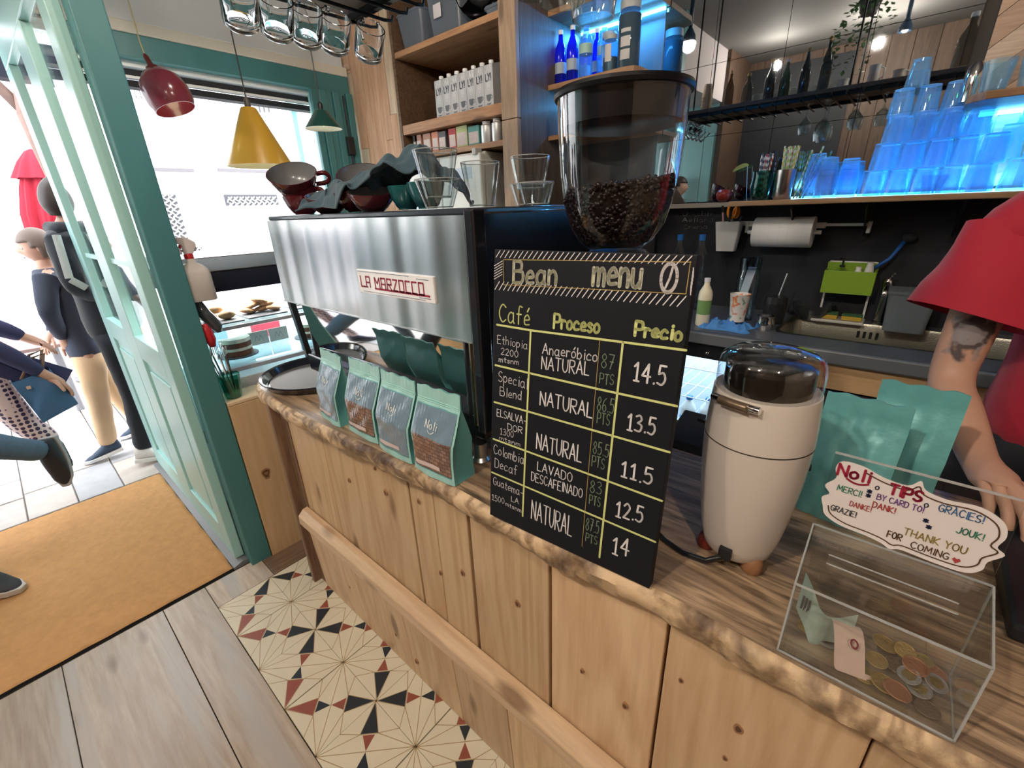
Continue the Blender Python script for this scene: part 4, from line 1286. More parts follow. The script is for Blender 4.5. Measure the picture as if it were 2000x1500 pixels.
# tamping mat wedge behind
MB().prism([(-.30, .86, TZ), (-.24, .83, TZ), (-.20, 1.02, TZ), (-.30, 1.02, TZ)], (0, 0, .012))
tmp = thing('tamping_stand', 'black rubber tamping stand behind the white coffee mill', 'stand', (-.25, .95, TZ))
MB().prism([(-.335, .91, TZ), (-.335, 1.04, TZ), (-.335, 1.04, TZ + .045), (-.335, .93, TZ + .012)], (.13, 0, 0)).build('rubber_block', blackm, tmp, bevel=.004)

# ---------------------------------------------------------------- white electric coffee mill
MC = Vector((-.104, .655, TZ))
wm = thing('coffee_mill', 'cream white electric coffee mill with a clear lid on wooden feet', 'coffee mill', MC)
cream_p = mat('mill_cream', (.64, .58, .52), .24, coat=.35)
def L_(prof, name, m, n=64, par=wm, c=MC, auto=40, **k): return MB().lathe(prof, c, n, **k).build(name, m, par, auto=auto)
L_([(.018, .010), (.044, .012), (.050, .020), (.0535, .034)], 'foot_ring', cream_p)
L_([(.0535, .0345), (.0575, .055), (.0625, .090), (.0665, .130), (.0695, .170), (.0710, .205), (.0713, .213)], 'lower_body', cream_p, cap=False)
L_([(.0700, .2125), (.0700, .2155)], 'seam', mat('seam_brown', (.10, .08, .06), .6))
L_([(.0713, .215), (.0706, .24), (.0690, .262), (.0672, .284), (.0668, .287), (.060, .287), (0, .286)], 'upper_body', cream_p, cap=False)
L_([(.055, .286), (.056, .296), (.0555, .318), (.050, .320), (0, .319)], 'cutter_bowl', mat('bowl_dark', (.03, .025, .02), .15, .6))
lidg = thin('mill_lid_plastic', (.92, .93, .93), edge=(.75, .75, .8), f0=.10)
L_([(.0655, .288), (.066, .300), (.0655, .318), (.062, .332), (.052, .339), (.030, .342), (0, .343)], 'clear_lid', lidg, cap=False, auto=60)
d = Vector((-.35, -1, 0)).normalized()
e = Vector((d.y, -d.x, 0)) * -1
MB().tube([MC + d * .0675 + e * .034 + Vector((0, 0, .2815)), MC + d * .0715 + e * .0 + Vector((0, 0, .2805)), MC + d * .067 - e * .034 + Vector((0, 0, .2795))], .0052, 12).build('hinge_pin', chrome, wm, auto=40)
MB().tube([MC + d * .0718 + e * .02 + Vector((0, 0, .281)), MC + d * .0730 + Vector((0, 0, .2805)), MC + d * .0715 - e * .02 + Vector((0, 0, .280))], .0064, 12).build('hinge_barrel', mat('hinge_bronze', (.35, .25, .17), .3, .8), wm, auto=40)
MB().tube([MC + Vector((-.070, .012, .205)), MC + Vector((-.088, .010, .207))], .0028, 8).build('switch_pin', black, wm)
MB().lathe([(.006, 0), (.005, .006)], MC + Vector((-.0705, .01, .205)), 12, ax=(-1, 0, 0)).build('switch', black, wm)
MB().lathe([(.006, 0), (.005, .004)], MC + Vector((.066, .03, .168)), 12, ax=(1, .3, 0)).build('switch', black, wm)
for a, m__ in ((-2.75, 'foot_red'), (-.75, 'foot_wood'), (1.3, 'foot_wood')):
    c = MC + Vector((cos(a) * .043, sin(a) * .043, 0))
    MB().lathe([(.014, 0), (.016, .006), (.013, .02), (.008, .026)], c, 16).build('foot', mat(m__, (.16, .02, .015) if m__ == 'foot_red' else (.27, .13, .06), .4), wm, auto=40)
MB().box((MC.x - .012, MC.y - .062, TZ + .022), (MC.x + .006, MC.y - .045, TZ + .042)).build('cable_grommet', black, wm, bevel=.002)
cbp = [(-.107, .598, .927), (-.13, .590, .910), (-.165, .590, .905), (-.20, .60, .905), (-.25, .63, .905), (-.27, .68, .905)]
MB().tube([Vector(p) for p in cbp], .0042, 10).build('power_cord', black, wm, smooth=True)

# ---------------------------------------------------------------- acrylic tip box
acr = thin('acrylic', (.95, .96, .96), edge=(.8, .85, .85), f0=.07)
acre = mat('acrylic_edge', (.75, .78, .78), .15, trans=.6)
tp = thing('tip_box', 'clear acrylic tip box with coins and a hand written card', 'tip box', (.07, .55, TZ))
x0, x1, y0, y1, zf, zk = -.012, .150, .503, .592, 1.011, 1.040
z0 = TZ + .001
T = .0022
MB().box((x0, y0, z0), (x1, y1, z0 + T)).build('base', acr, tp)
MB().box((x0, y0, z0 + T), (x1, y0 + T, zf)).build('front_wall', acr, tp)
MB().box((x0, y1 - T, z0 + T), (x1, y1, zk)).build('rear_wall', acr, tp)
for xs in (x0, x1 - T):
    MB().prism([(xs, y0 + T, z0 + T), (xs, y1 - T, z0 + T), (xs, y1 - T, zk - .001), (xs, y0 + T, zf - .001)], (T, 0, 0)).build('side_wall', acr, tp)
# lid with a slot
def lp(a, b, d=0): return Vector((lerp(x0, x1, a), lerp(y0, y1, b), lerp(zf, zk, b) + d))
ld = MB()
for a0, a1, b0_, b1_ in ((0, 1, 0, .44), (0, 1, .58, 1), (0, .14, .44, .58), (.84, 1, .44, .58)):
    ld.prism([lp(a0, b0_), lp(a1, b0_), lp(a1, b1_), lp(a0, b1_)], (0, 0, T))
ld.build('slotted_lid', acr, tp)
ed = MB()
for a, b in ((lp(0, 0), lp(1, 0)), (lp(0, 1), lp(1, 1)), (lp(0, 0), lp(0, 1)), (lp(1, 0), lp(1, 1)), (Vector((x0, y0, z0)), Vector((x1, y0, z0))), (Vector((x0, y0, z0)), lp(0, 0)), (Vector((x1, y0, z0)), lp(1, 0)), (Vector((x1, y1, z0)), lp(1, 1)), (Vector((x1, y0, z0)), Vector((x1, y1, z0))), (Vector((x0, y0, z0)), Vector((x0, y1, z0)))):
    ed.bar(a, b, .0020, .0020)
for a, b in ((lp(.14, .44), lp(.84, .44)), (lp(.14, .58), lp(.84, .58))):
    ed.bar(a + Vector((0, 0, T)), b + Vector((0, 0, T)), .0012, .0012)
ed.build('polished_edges', acre, tp)
# upright sign holder and card
S0, S1 = Vector((x0 + .002, y1 + .001, zk)), Vector((x1 - .002, y1 + .001, zk))
sb0, sb1 = S0, S1
up = Vector((0, .10, 1)).normalized()
SH = .102
MB().prism([S0, S1, S1 + up * SH, S0 + up * SH], (0, .0022, 0)).build('sign_holder', acr, tp)
MB().bar(S0 + up * SH, S1 + up * SH, .0022, .0022).build('sign_edge', acre, tp)
card = MB(); line_ = MB()
SU = (S1 - S0).normalized(); SN = SU.cross(up)
sw = (S1 - S0).length
outl = [(0, .30), (.03, .18), (.14, .10), (.30, .08), (.40, .05), (.46, .01), (.52, .05), (.70, .03), (.86, .04), (.93, .14), (.94, .26), (1.0, .40), (.955, .47), (.975, .62), (.94, .78), (.82, .88), (.66, .86), (.54, .90), (.50, 1.0), (.44, .90), (.30, .92), (.18, .99), (.05, .99), (.015, .88), (.035, .74), (-.02, .60), (.02, .50), (-.02, .42)]
HS = SH * .92
def sp_(a, b): return (a * sw * .99 + .002, b * HS + .001)
sm = smooth_line([sp_(*p) for p in outl] + [sp_(*outl[0])], 4)[:-1]
O_ = S0 + SN * .0012
card.prism([O_ + SU * a + up * b for a, b in sm], SN * .0006)
card.build('tips_card', mat('card_white', (.70, .64, .62), .6), tp, fix=False)
c0 = (.49, .49)
inner = smooth_line([sp_(c0[0] + (a - c0[0]) * .93, c0[1] + (b - c0[1]) * .86) for a, b in outl[:22]] , 4)
ribbon(line_, inner, .0014, O_, SU, up, SN * .0012)
line_.build('card_border', mat('ink_brown', (.09, .045, .02), .6), tp, fix=False)
def card_txt(items, color, nm):
    mb = MB()
    for t_, a0, a1, b, hh, w_ in items:
        xx0, yy = sp_(a0, b); xx1, _ = sp_(a1, b)
        fit(mb, t_, O_, SU, up, SN * .0013, xx0, xx1, yy, hh, w_, jit=.03)
    mb.build('card_lettering', mat(nm, color, .6), tp, fix=False)
card_txt([('Noli', .035, .23, .80, .0145, .0028), ('TIPS', .355, .53, .74, .0125, .0027)], (.30, .012, .04), 'ink_wine')
mb = MB(); ribbon(mb, [sp_(.10 + .13 * k / 8, .775 - .035 * sin(pi * k / 8)) for k in range(9)], .0022, O_, SU, up, SN * .0013)
mb.build('card_smile', mat('ink_wine'), tp, fix=False)
card_txt([('GR\u00c0CIES!', .63, .85, .70, .0085, .0010)], (.03, .12, .28), 'ink_blue')
card_txt([('MERCI!', .06, .21, .58, .0075, .0010), ('JOUK!', .75, .88, .50, .0075, .0011)], (.04, .20, .13), 'ink_green')
card_txt([('BY CARD TO!', .30, .56, .62, .0070, .0010)], (.17, .07, .26), 'ink_violet')
card_txt([('DANKE!', .16, .29, .42, .0065, .0009), ('DANK!', .29, .42, .50, .0070, .0011)], (.36, .05, .05), 'ink_red')
card_txt([('GRAZIE!', .055, .215, .28, .0072, .0010)], (.05, .05, .06), 'ink_black')
card_txt([('THANK YOU', .50, .83, .27, .0085, .0011)], (.24, .18, .04), 'ink_ochre')
card_txt([('FOR', .42, .50, .17, .0080, .0012), ('COMING', .56, .76, .13, .0080, .0010)], (.09, .045, .02), 'ink_brown')
card_txt([('*', .235, .26, .66, .006, .0018), ('*', .235, .26, .60, .006, .0018), ('*', .575, .60, .50, .006, .0018), ('*', .60, .625, .43, .006, .0018), ('o', .275, .295, .74, .008, .0010), ('o', .555, .575, .70, .008, .0010)], (.012, .02, .06), 'ink_navy')
mb = MB(); hx, hy = sp_(.80, .16)
mb.add([O_ + SU * (hx + a) + up * (hy + b) + SN * .0013 for a, b in ((0, -.004), (.0035, .0005), (.002, .003), (0, .0015), (-.002, .003), (-.0035, .0005))], [(0, 1, 2, 3, 4, 5)])
mb.build('heart', mat('ink_red'), tp, fix=False)
# coins
gold_c = mat('coin_gold', (.46, .33, .11), .35, .85, bump=.3, bscale=350); cop = mat('coin_copper', (.52, .25, .13), .35, .85, bump=.3, bscale=350); sil = mat('coin_silver', (.40, .38, .35), .35, .85, bump=.3, bscale=350)
spots = [((1577, 1226), 'gold', 'gold coin in the far corner of the tip box beside the green note'), ((1616, 1252), 'silver', 'silver coin beside the lone gold coin in the tip box'), ((1650, 1290), 'gold', 'dull gold coin leaning under the rolled note'), ((1688, 1318), 'gold', 'bright gold coin below the rolled note'), ((1726, 1335), 'gold', 'gold coin half under the shiny copper coin'),
         ((1752, 1352), 'copper', 'shiny copper coin at the front of the tip box'), ((1795, 1345), 'silver', 'worn silver coin beside the shiny copper coin'), ((1810, 1385), 'dark', 'dark coin flat in the front corner of the tip box'), ((1745, 1300), 'dark', 'dark coin in the middle of the tip box pile'),
         ((1788, 1302), 'copper', 'pale copper coin on top of the pile'), ((1740, 1262), 'dark', 'dark coin behind the rolled note'), ((1768, 1255), 'gold', 'gold coin upper on the pile in the tip box'), ((1730, 1238), 'gold', 'gold coin behind the pile next to the note end'), ((1800, 1272), 'gold', 'gold coin at the back of the pile'), ((1838, 1262), 'copper', 'copper coin near the rear wall of the tip box'), ((1775, 1320), 'silver', 'silver coin leaning in the middle of the pile'), ((1828, 1335), 'silver', 'silver coin at the right of the pile nearest the side wall'), ((1712, 1290), 'gold', 'gold coin peeping out beside the rolled note')]
darkc = mat('coin_dark', (.20, .15, .10), .4, .7, bump=.3, bscale=350)
rnd = random.Random(2)
for i, (p_, k_, lab) in enumerate(spots):
    lift = .0 if i in (0, 1, 3, 7) else rnd.uniform(.001, .010) if i < 8 else rnd.uniform(.004, .018)
    c = at(*p_, z=z0 + T + lift)
    c.x = min(max(c.x, x0 + .016), x1 - .016); c.y = min(max(c.y, y0 + .016), y1 - .016)
    ax = Vector((rnd.uniform(-.3, .3), rnd.uniform(-.35, .1), 1)) if lift else Vector((0, 0, 1))
    r = rnd.choice((.0115, .0122, .0128, .0108))
    m__ = {'gold': gold_c, 'copper': cop, 'silver': sil, 'dark': darkc}[k_]
    tc_ = thing('coin', lab, 'coin', c, 'coins in the tip box')
    hh = .002
    MB().lathe([(0, 0), (r * .96, 0), (r, .0004), (r, hh - .0004), (r * .96, hh), (r * .88, hh), (r * .86, hh - .0003), (0, hh - .0003)], c, 28, ax=ax).build('rim', m__, tc_, auto=30)
    if k_ == 'silver':
        MB().lathe([(0, 0), (r * .6, 0)], c + ax.normalized() * (hh + .0001), 20, ax=ax).build('centre', gold_c, tc_, fix=False)
# bank notes
def note(name, label, path, width_v, mt, extra=None):
    t = thing(name, label, 'banknote', path[0])
    P_ = smooth3d(path, 6)
    w = Vector(width_v)
    MB().grid(lambda u, v: P_[min(int(round(u * (len(P_) - 1))), len(P_) - 1)] + w * (v - .5), len(P_) - 1, 3).build('paper', mt, t, smooth=True, fix=False)
    return t
z = z0 + T
gn = mat('note_green', (.33, .42, .36), .75, var=.35, bscale=90)
rn = mat('note_red', (.66, .48, .40), .7, var=.12, bscale=50)
t = note('banknote', 'pale green banknote curled at the rear of the tip box', [(-.006, .565, z + .05), (.006, .552, z + .040), (.020, .545, z + .018), (.035, .553, z + .010), (.055, .562, z + .022)], (0, .012, .052), gn)
mb = MB()
for k in range(3):
    mb.box((-.002 + .0035 * k, .5545 - .002 * k, z + .030), (.0005 + .0035 * k, .555 - .002 * k, z + .052))
mb.build('dark_bars', mat('note_ink', (.05, .05, .06), .7), t)
rp = [(.040, .555, z + .040), (.046, .545, z + .036), (.054, .530, z + .026), (.060, .520, z + .012), (.066, .518, z + .003), (.072, .524, z + .004), (.074, .532, z + .012)]
t = note('banknote', 'folded red and cream banknote standing in the coins', [(.046, .565, z + .030), (.049, .552, z + .034), (.053, .536, z + .028), (.057, .522, z + .014), (.060, .515, z + .006), (.066, .517, z + .003), (.070, .524, z + .006)], (.030, .012, -.006), rn)
c = at(1668, 1258, y=.533)
mb = MB(); u_ = Vector((.95, .1, -.25)).normalized(); v_ = Vector((-.1, .72, .7)).normalized()
ribbon(mb, [(.0035 * cos(a), .0045 * sin(a)) for a in [2 * pi * k / 16 for k in range(17)]], .0020, c, u_, v_, u_.cross(v_) * .001)
mb.build('numeral', mat('ink_wine'), t, fix=False)
# ---------------------------------------------------------------- back bench with sink
BZ = .9
lam = mat('bench_laminate', (.075, .085, .10), .38, var=.2, bscale=40)
bn = thing('back_worktop', 'dark grey back worktop with a steel sink let into it', 'worktop', (.2, 2.2, BZ))
sx0, sx1, sy0, sy1 = -.345, .46, 2.13, 2.47
for a, b in (((-1.08, 1.975, BZ - .04), (sx0, 2.545, BZ)), ((sx1, 1.975, BZ - .04), (2.2, 2.545, BZ)), ((sx0, 1.975, BZ - .04), (sx1, sy0, BZ)), ((sx0, sy1, BZ - .04), (sx1, 2.545, BZ))):
    MB().box(a, b).build('top', lam, bn)
MB().box((-1.08, 1.955, BZ - .055), (2.2, 1.976, BZ - .004)).build('front_edge', mat('bench_edge', (.13, .145, .16), .4), bn, bevel=.006)
sk = thing('sink', 'stainless steel sink bowl with overflow slots in the back worktop', 'sink', ((sx0 + sx1) / 2, 2.3, BZ - .16))
def rrect(x0, x1, y0, y1, r, z, n=6):
    out = []
    for cx, cy, a0 in ((x1 - r, y1 - r, 0), (x0 + r, y1 - r, pi / 2), (x0 + r, y0 + r, pi), (x1 - r, y0 + r, 1.5 * pi)):
        for k in range(n + 1):
            a = a0 + pi / 2 * k / n
            out.append((cx + r * cos(a), cy + r * sin(a), z))
    return out
sinkm = mat('sink_steel', (.33, .33, .28), .3, 1.0, bump=.1, bscale=200)
mb = MB()
secs = [rrect(sx0 - .012, sx1 + .012, sy0 - .012, sy1 + .012, .06, BZ + .0015), rrect(sx0 + .004, sx1 - .004, sy0 + .004, sy1 - .004, .055, BZ + .001), rrect(sx0 + .008, sx1 - .008, sy0 + .008, sy1 - .008, .055, BZ - .01), rrect(sx0 + .014, sx1 - .014, sy0 + .014, sy1 - .014, .06, BZ - .14), rrect(sx0 + .04, sx1 - .04, sy0 + .04, sy1 - .04, .05, BZ - .158)]
n = len(secs[0])
for s_ in secs: mb.v += s_
for i in range(len(secs) - 1):
    for k in range(n):
        mb.f.append((i * n + k, i * n + (k + 1) % n, (i + 1) * n + (k + 1) % n, (i + 1) * n + k)); mb.m.append(0)
mb.f.append(tuple((len(secs) - 1) * n + k for k in range(n))); mb.m.append(0)
mb.build('bowl', sinkm, sk, fix=False, auto=40)
for k in range(4):
    MB().box((-.08 + k * .022, sy1 - .0165, BZ - .06), (-.07 + k * .022, sy1 - .0135, BZ - .03)).build('overflow_slot', black, sk)
MB().lathe([(.035, 0), (.035, .002), (.02, .003)], (.06, 2.3, BZ - .158), 20).build('drain', chrome, sk, auto=30)
# fronts under the worktop
cbn = thing('back_cabinet', 'pine faced cabinet under the back worktop beside the glass fridge', 'cabinet', (.9, 2.2, 0))
MB().box((-.35, 1.98, .74), (2.2, 2.0, .845)).build('top_board', wood('pine_board', (.50, .30, .14), (.72, .48, .26), 'X', .4, .5, kcol=(.2, .08, .04)), cbn, bevel=.002)
MB().box((-.35, 2.0, .08), (2.2, 2.5, .735)).build('body', blackm, cbn)
for k in range(4):
    d_ = MB().box((-.19 + k * .6, 1.985, .10), (.39 + k * .6, 2.0, .73)).build('door', mat('door_dark', (.03, .032, .036), .5), cbn, bevel=.002)
    MB().tube([(.32 + k * .6, 1.97, .45), (.32 + k * .6, 1.97, .62)], .006, 8).build('handle', steel, d_)
# under-counter fridge with a lit interior
fg = thing('glass_fridge', 'lit under-counter fridge with milk bottles on wire racks', 'fridge', (-.62, 2.25, 0))
fx0, fx1 = -1.05, -.36
fw = mat('fridge_white', (.75, .80, .85), .4)
for a, b in (((fx0, 2.0, .08), (fx0 + .02, 2.5, .85)), ((fx1 - .02, 2.0, .08), (fx1, 2.5, .85)), ((fx0, 2.48, .08), (fx1, 2.5, .85)), ((fx0, 2.0, .08), (fx1, 2.5, .10)), ((fx0, 2.0, .83), (fx1, 2.5, .85))):
    MB().box(a, b).build('cabinet_wall', fw, fg)
MB().box((fx0, 1.975, .775), (fx1, 2.0, .85)).build('control_panel', black, fg, bevel=.003)
MB().lathe([(.007, 0), (.007, .006), (.004, .008)], at(1382, 690, y=1.975), 12, ax=(0, -1, 0)).build('knob', chrome, fg, auto=30)
for z_ in (.30, .55, .70):
    r_ = MB()
    for k in range(16):
        r_.tube([(fx0 + .03 + k * .051, 2.03, z_), (fx0 + .03 + k * .051, 2.46, z_)], .002, 5)
    r_.tube([(fx0 + .02, 2.03, z_), (fx1 - .02, 2.03, z_)], .003, 5)
    r_.tube([(fx0 + .02, 2.2, z_), (fx1 - .02, 2.2, z_)], .003, 5)
    r_.build('wire_rack', mat('rack_white', (.75, .78, .82), .4), fg)['kind'] = 'stuff'
MB().box((fx0 + .02, 2.40, .815), (fx1 - .02, 2.42, .828)).build('light_tube', mat('fridge_light', (1, 1, 1), .5, emit=(.65, .82, 1.0), es=14), fg)
area('fridge_lamp', ((fx0 + fx1) / 2, 2.25, .82), .5, 5, (.65, .82, 1.0), (0, 0, 0))
for a, b in (((fx0, 1.985, .08), (fx0 + .03, 2.0, .775)), ((fx1 - .03, 1.985, .08), (fx1, 2.0, .775))):
    MB().box(a, b).build('door_frame', mat('frame_alu', (.5, .5, .5), .4, .8), fg)
MB().box((fx0 + .03, 1.990, .10), (fx1 - .03, 1.994, .775)).build('door_glass', glass, fg)

def bottle(name, label, c, r, h, m, capm, group=None, neck=.3, nr=.38, cat='bottle', fill=None, n=20, ridges=0, lab=None):
    t = thing(name, label, cat, c, group)
    hb = h * (1 - neck)
    prof = [(0, 0), (r * .92, 0), (r, h * .02)]
    if ridges:
        for k in range(ridges):
            z_ = lerp(h * .06, hb * .9, k / ridges)
            prof += [(r, z_), (r * .94, z_ + .004), (r, z_ + .008)]
    prof += [(r, hb), (r * .9, hb + h * neck * .22), (r * nr * 1.1, hb + h * neck * .6), (r * nr, h * .95)]
    MB().lathe(prof, c, n, cap=False).build('body', m, t, auto=50)
    MB().lathe([(r * nr * 1.15, h * .925), (r * nr * 1.15, h), (0, h)], c, 14).build('cap', capm, t, auto=40)
    if fill is not None:
        MB().lathe([(0, .002), (r * .93, .002), (r * .95, hb * fill[0]), (0, hb * fill[0])], c, n).build('contents', fill[1], t, auto=40)
    if lab is not None:
        MB().lathe([(r * 1.01, h * lab[0]), (r * 1.01, h * lab[1])], c, n, cap=False).build('label', lab[2], t, smooth=True, fix=False)
    return t
milkm = mat('milk_bottle', (.82, .84, .86), .35)
blcap = mat('cap_blue', (.02, .15, .50), .35)
for i, (x_, lab) in enumerate(((-.66, 'white milk bottle in the lit fridge, nearest the chalkboard'), (-.575, 'white milk bottle in the lit fridge, in the middle'), (-.50, 'white milk bottle in the lit fridge, nearest the coffee mill'))):
    bottle('milk_bottle', lab, (x_, 2.10 + .03 * i, .303), .037, .225, milkm, blcap, 'milk bottles in the fridge', lab=(.12, .55, mat('label_green' if i else 'label_sky', (.25, .5, .25) if i else (.25, .5, .8), .5)))
bottle('milk_bottle', 'milk bottle standing by the fridge corner behind the coffee mill', (-.44, 2.12, .303), .037, .225, milkm, mat('cap_white', (.8, .8, .8), .4), 'milk bottles in the fridge')

# ---------------------------------------------------------------- things on the back worktop
pet = thin('clear_plastic', (.90, .95, .97), facing=.3, edge=(.6, .7, .8))
p = at(1325, 492, y=2.42); 
for i, (px, lab) in enumerate(((1330, 'clear water bottle with blue cap behind the chalkboard corner'), (1373, 'clear water bottle with blue cap next to the white pen cup'))):
    c = at(px, 458, y=2.40); zt = c.z
    bottle('water_bottle', lab, (c.x, 2.40, BZ), .036, zt - BZ, pet, blcap, 'water bottles on the back worktop', neck=.32, ridges=5, fill=(.5, thin('water', (.75, .85, .92), facing=.2)))
c = at(1388, 600, z=BZ)
bottle('sauce_bottle', 'cream and green squeezy bottle beside the chalkboard edge', (-.640, 2.08, BZ), .030, .215, mat('bottle_cream', (.72, .68, .52), .4), mat('cap_pale', (.7, .72, .75), .4), neck=.35, lab=(.25, .55, mat('label_leaf', (.15, .28, .10), .5)))
# pen cup on the rail, with scissors and pens
A = at(1398, 440, y=2.47); B = at(1450, 440, y=2.47); zt = at(1420, 433, y=2.47).z; zb2 = at(1415, 490, y=2.47).z
pc = thing('pen_cup', 'white plastic pen cup hanging from the roll holder rail', 'cup', ((A.x + B.x) / 2, 2.48, zb2))
cx = (A.x + B.x) / 2; hw = (B.x - A.x) / 2 * .95
cup_p = mat('plastic_white', (.62, .62, .60), .35)
mb = MB()
for i, (s_, z_) in enumerate(((.72, zb2), (1.0, zt), (.94, zt), (.67, zb2 + .004))):
    mb.v += [tuple(v) for v in rrect(cx - hw * s_, cx + hw * s_, 2.48 - .038 * s_, 2.48 + .038 * s_, .008, z_, 3)]
n = len(mb.v) // 4
for i in range(3):
    for k in range(n):
        mb.f.append((i * n + k, i * n + (k + 1) % n, (i + 1) * n + (k + 1) % n, (i + 1) * n + k)); mb.m.append(0)
mb.f.append(tuple(reversed(range(n)))); mb.m.append(0)
mb.f.append(tuple(3 * n + k for k in range(n))); mb.m.append(0)
mb.build('cup_body', cup_p, pc, auto=40)
MB().box((cx + hw * .8, 2.50, zt - .02), (cx + hw + .05, 2.51, zt)).build('hook', cup_p, pc)
sc = thing('scissors', 'orange handled scissors standing in the white pen cup', 'scissors', (cx, 2.48, zb2 + .01))
orm = mat('plastic_orange', (.85, .27, .02), .35)
zc = zt + .022
MB().tube([(cx + .005 + .020 * cos(a), 2.475, zc + .030 + .034 * sin(a)) for a in [2 * pi * k / 20 for k in range(21)]], .0065, 8, cap=False).build('handle', orm, sc, smooth=True)
MB().tube([(cx + .022 + .012 * cos(a), 2.485, zc + .02 + .024 * sin(a)) for a in [2 * pi * k / 20 for k in range(21)]], .006, 8, cap=False).build('handle', orm, sc, smooth=True)
MB().box((cx, 2.476, zb2 + .012), (cx + .014, 2.479, zc)).build('blade', steel, sc)
for i, (dx, tx, col, hh, lab) in enumerate(((-.012, -.028, (.55, .30, .30), .075, 'pinkish pen with black top leaning in the white pen cup'), (.001, .0, (.02, .02, .02), .05, 'black marker upright in the white pen cup'), (.022, .035, (.02, .02, .02), .022, 'short black pen at the rim of the white pen cup'))):
    t = thing('pen', lab, 'pen', (cx + dx, 2.475, zb2 + .01), 'pens in the white cup')
    a_ = Vector((cx + dx * .6, 2.468, zb2 + .012)); b_ = Vector((cx + dx + tx, 2.462, zt + hh))
    MB().tube([a_, lerp(a_, b_, .85)], .0045, 8).build('barrel', mat('pen_%d' % (i % 2), col, .4), t)
    MB().tube([lerp(a_, b_, .85), b_], .0055, 8).build('cap', black, t)
# towel roll on a wall rail
ra, rb_ = at(1455, 440, y=2.49), at(1700, 432, y=2.49)
rh = thing('roll_holder', 'white wall rail holding the paper towel roll', 'rail', (-.4, 2.53, ra.z))
MB().bar((ra.x, 2.50, ra.z), (rb_.x, 2.50, ra.z), .014, .012).build('rail', cup_p, rh, bevel=.002)
for x_ in (ra.x + .01, rb_.x):
    MB().box((x_ - .007, 2.49, ra.z - .035), (x_ + .007, 2.545, ra.z + .012)).build('bracket', cup_p, rh, bevel=.002)
MB().box((-.345, 2.488, ra.z - .014), (-.29, 2.512, ra.z + .01)).build('clamp', cup_p, rh, bevel=.002)
r0, r1 = at(1473, 455, y=2.455), at(1588, 455, y=2.455)
pr = thing('paper_towel_roll', 'thick white paper towel roll on the wall rail', 'paper roll', ((r0.x + r1.x) / 2, 2.46, r0.z))
rzc = at(1530, 454, y=2.44).z
pap = mat('paper_white', (.72, .72, .71), .85, bump=.15, bscale=150)
MB().lathe([(.018, 0), (.018, r1.x - r0.x), (.066, r1.x - r0.x), (.067, r1.x - r0.x - .003), (.067, .003), (.066, 0), (.018, 0)], (r0.x, 2.46, rzc), 40, ax=(1, 0, 0), cap=False).build('roll', pap, pr, auto=40)
for k in (.15, .30, .48, .62, .85):
    MB().lathe([(.0673, 0), (.0673, .0012)], (lerp(r0.x, r1.x, k), 2.46, rzc), 40, ax=(1, 0, 0), cap=False).build('embossed_line', mat('paper_line', (.62, .62, .61), .9), pr, smooth=True)
MB().tube([(r0.x - .03, 2.46, rzc), (r1.x + .03, 2.46, rzc)], .009, 10).build('core_rod', cup_p, pr)
# black brackets under the shelf
for i, px in enumerate((1560, 1700, 1880)):
    b_ = at(px, 400, y=2.5)
    t = thing('shelf_bracket', ('black shelf bracket above the paper towel roll', 'black shelf bracket at the end of the roll holder rail', 'black shelf bracket behind the barista sleeve')[i], 'bracket', (b_.x, 2.545, 1.40), 'black brackets under the glass shelf')
    MB().box((b_.x - .010, 2.535, 1.25), (b_.x + .010, 2.545, 1.40)).build('wall_plate', black, t)
    MB().prism([(b_.x - .003, 2.535, 1.27), (b_.x - .003, 2.535, 1.40), (b_.x - .003, 2.34, 1.40), (b_.x - .003, 2.34, 1.39)], (.006, 0, 0)).build('gusset', black, t)
# blender jar, carton cup, blue cloth, metal jug, bowl
x_, y_ = -.525, 2.30
jg = thing('measuring_jug', 'clear plastic jar with a scoop inside standing behind the patterned carton cup', 'jug', (x_, y_, BZ))
MB().lathe([(0, 0), (.045, 0), (.048, .01), (.050, .20), (.042, .235), (.043, .255), (.041, .255), (.040, .236), (.047, .20), (.045, .01), (0, .006)], (x_, y_, BZ), 28, cap=False).build('jar_wall', pet, jg, auto=40)
MB().lathe([(0, .235), (.046, .235), (.047, .285), (.043, .285), (.042, .24), (0, .24)], (x_, y_, BZ), 28).build('collar', thin('jug_collar', (.6, .66, .72), facing=.4), jg, auto=40)
MB().prism([(x_ - .032, y_ + .0, BZ + .10), (x_ + .005, y_ - .01, BZ + .10), (x_ + .030, y_ - .01, BZ + .245), (x_ - .008, y_, BZ + .245)], (0, .006, 0)).build('scoop_handle', mat('scoop_white', (.60, .58, .62), .4), jg, bevel=.002)
c = at(1442, 618, z=BZ); c = Vector((-.500, 2.10, BZ))
pcup = thing('carton_cup', 'white carton cup printed with orange and red splashes on the blue cloth', 'cup', c + Vector((0, 0, .034)))
m, nt_, b_ = _new('splash_print')
tc = nt_.nodes.new('ShaderNodeTexCoord'); n_ = nt_.nodes.new('ShaderNodeTexNoise'); n_.inputs['Scale'].default_value = 26; n_.inputs['Detail'].default_value = 4
cr_ = nt_.nodes.new('ShaderNodeValToRGB'); nt_.links.new(tc.outputs['Object'], n_.inputs['Vector']); nt_.links.new(n_.outputs[0], cr_.inputs[0]); nt_.links.new(cr_.outputs[0], b_.inputs['Base Color'])
el = cr_.color_ramp.elements; el[0].position = .36; el[0].color = (.10, .25, .22, 1); el[1].position = .42; el[1].color = (.68, .66, .62, 1)
for ps, cc in ((.56, (.68, .66, .62, 1)), (.60, (.62, .16, .08, 1)), (.66, (.75, .32, .08, 1)), (.70, (.68, .66, .62, 1))):
    q_ = el.new(ps); q_.color = cc
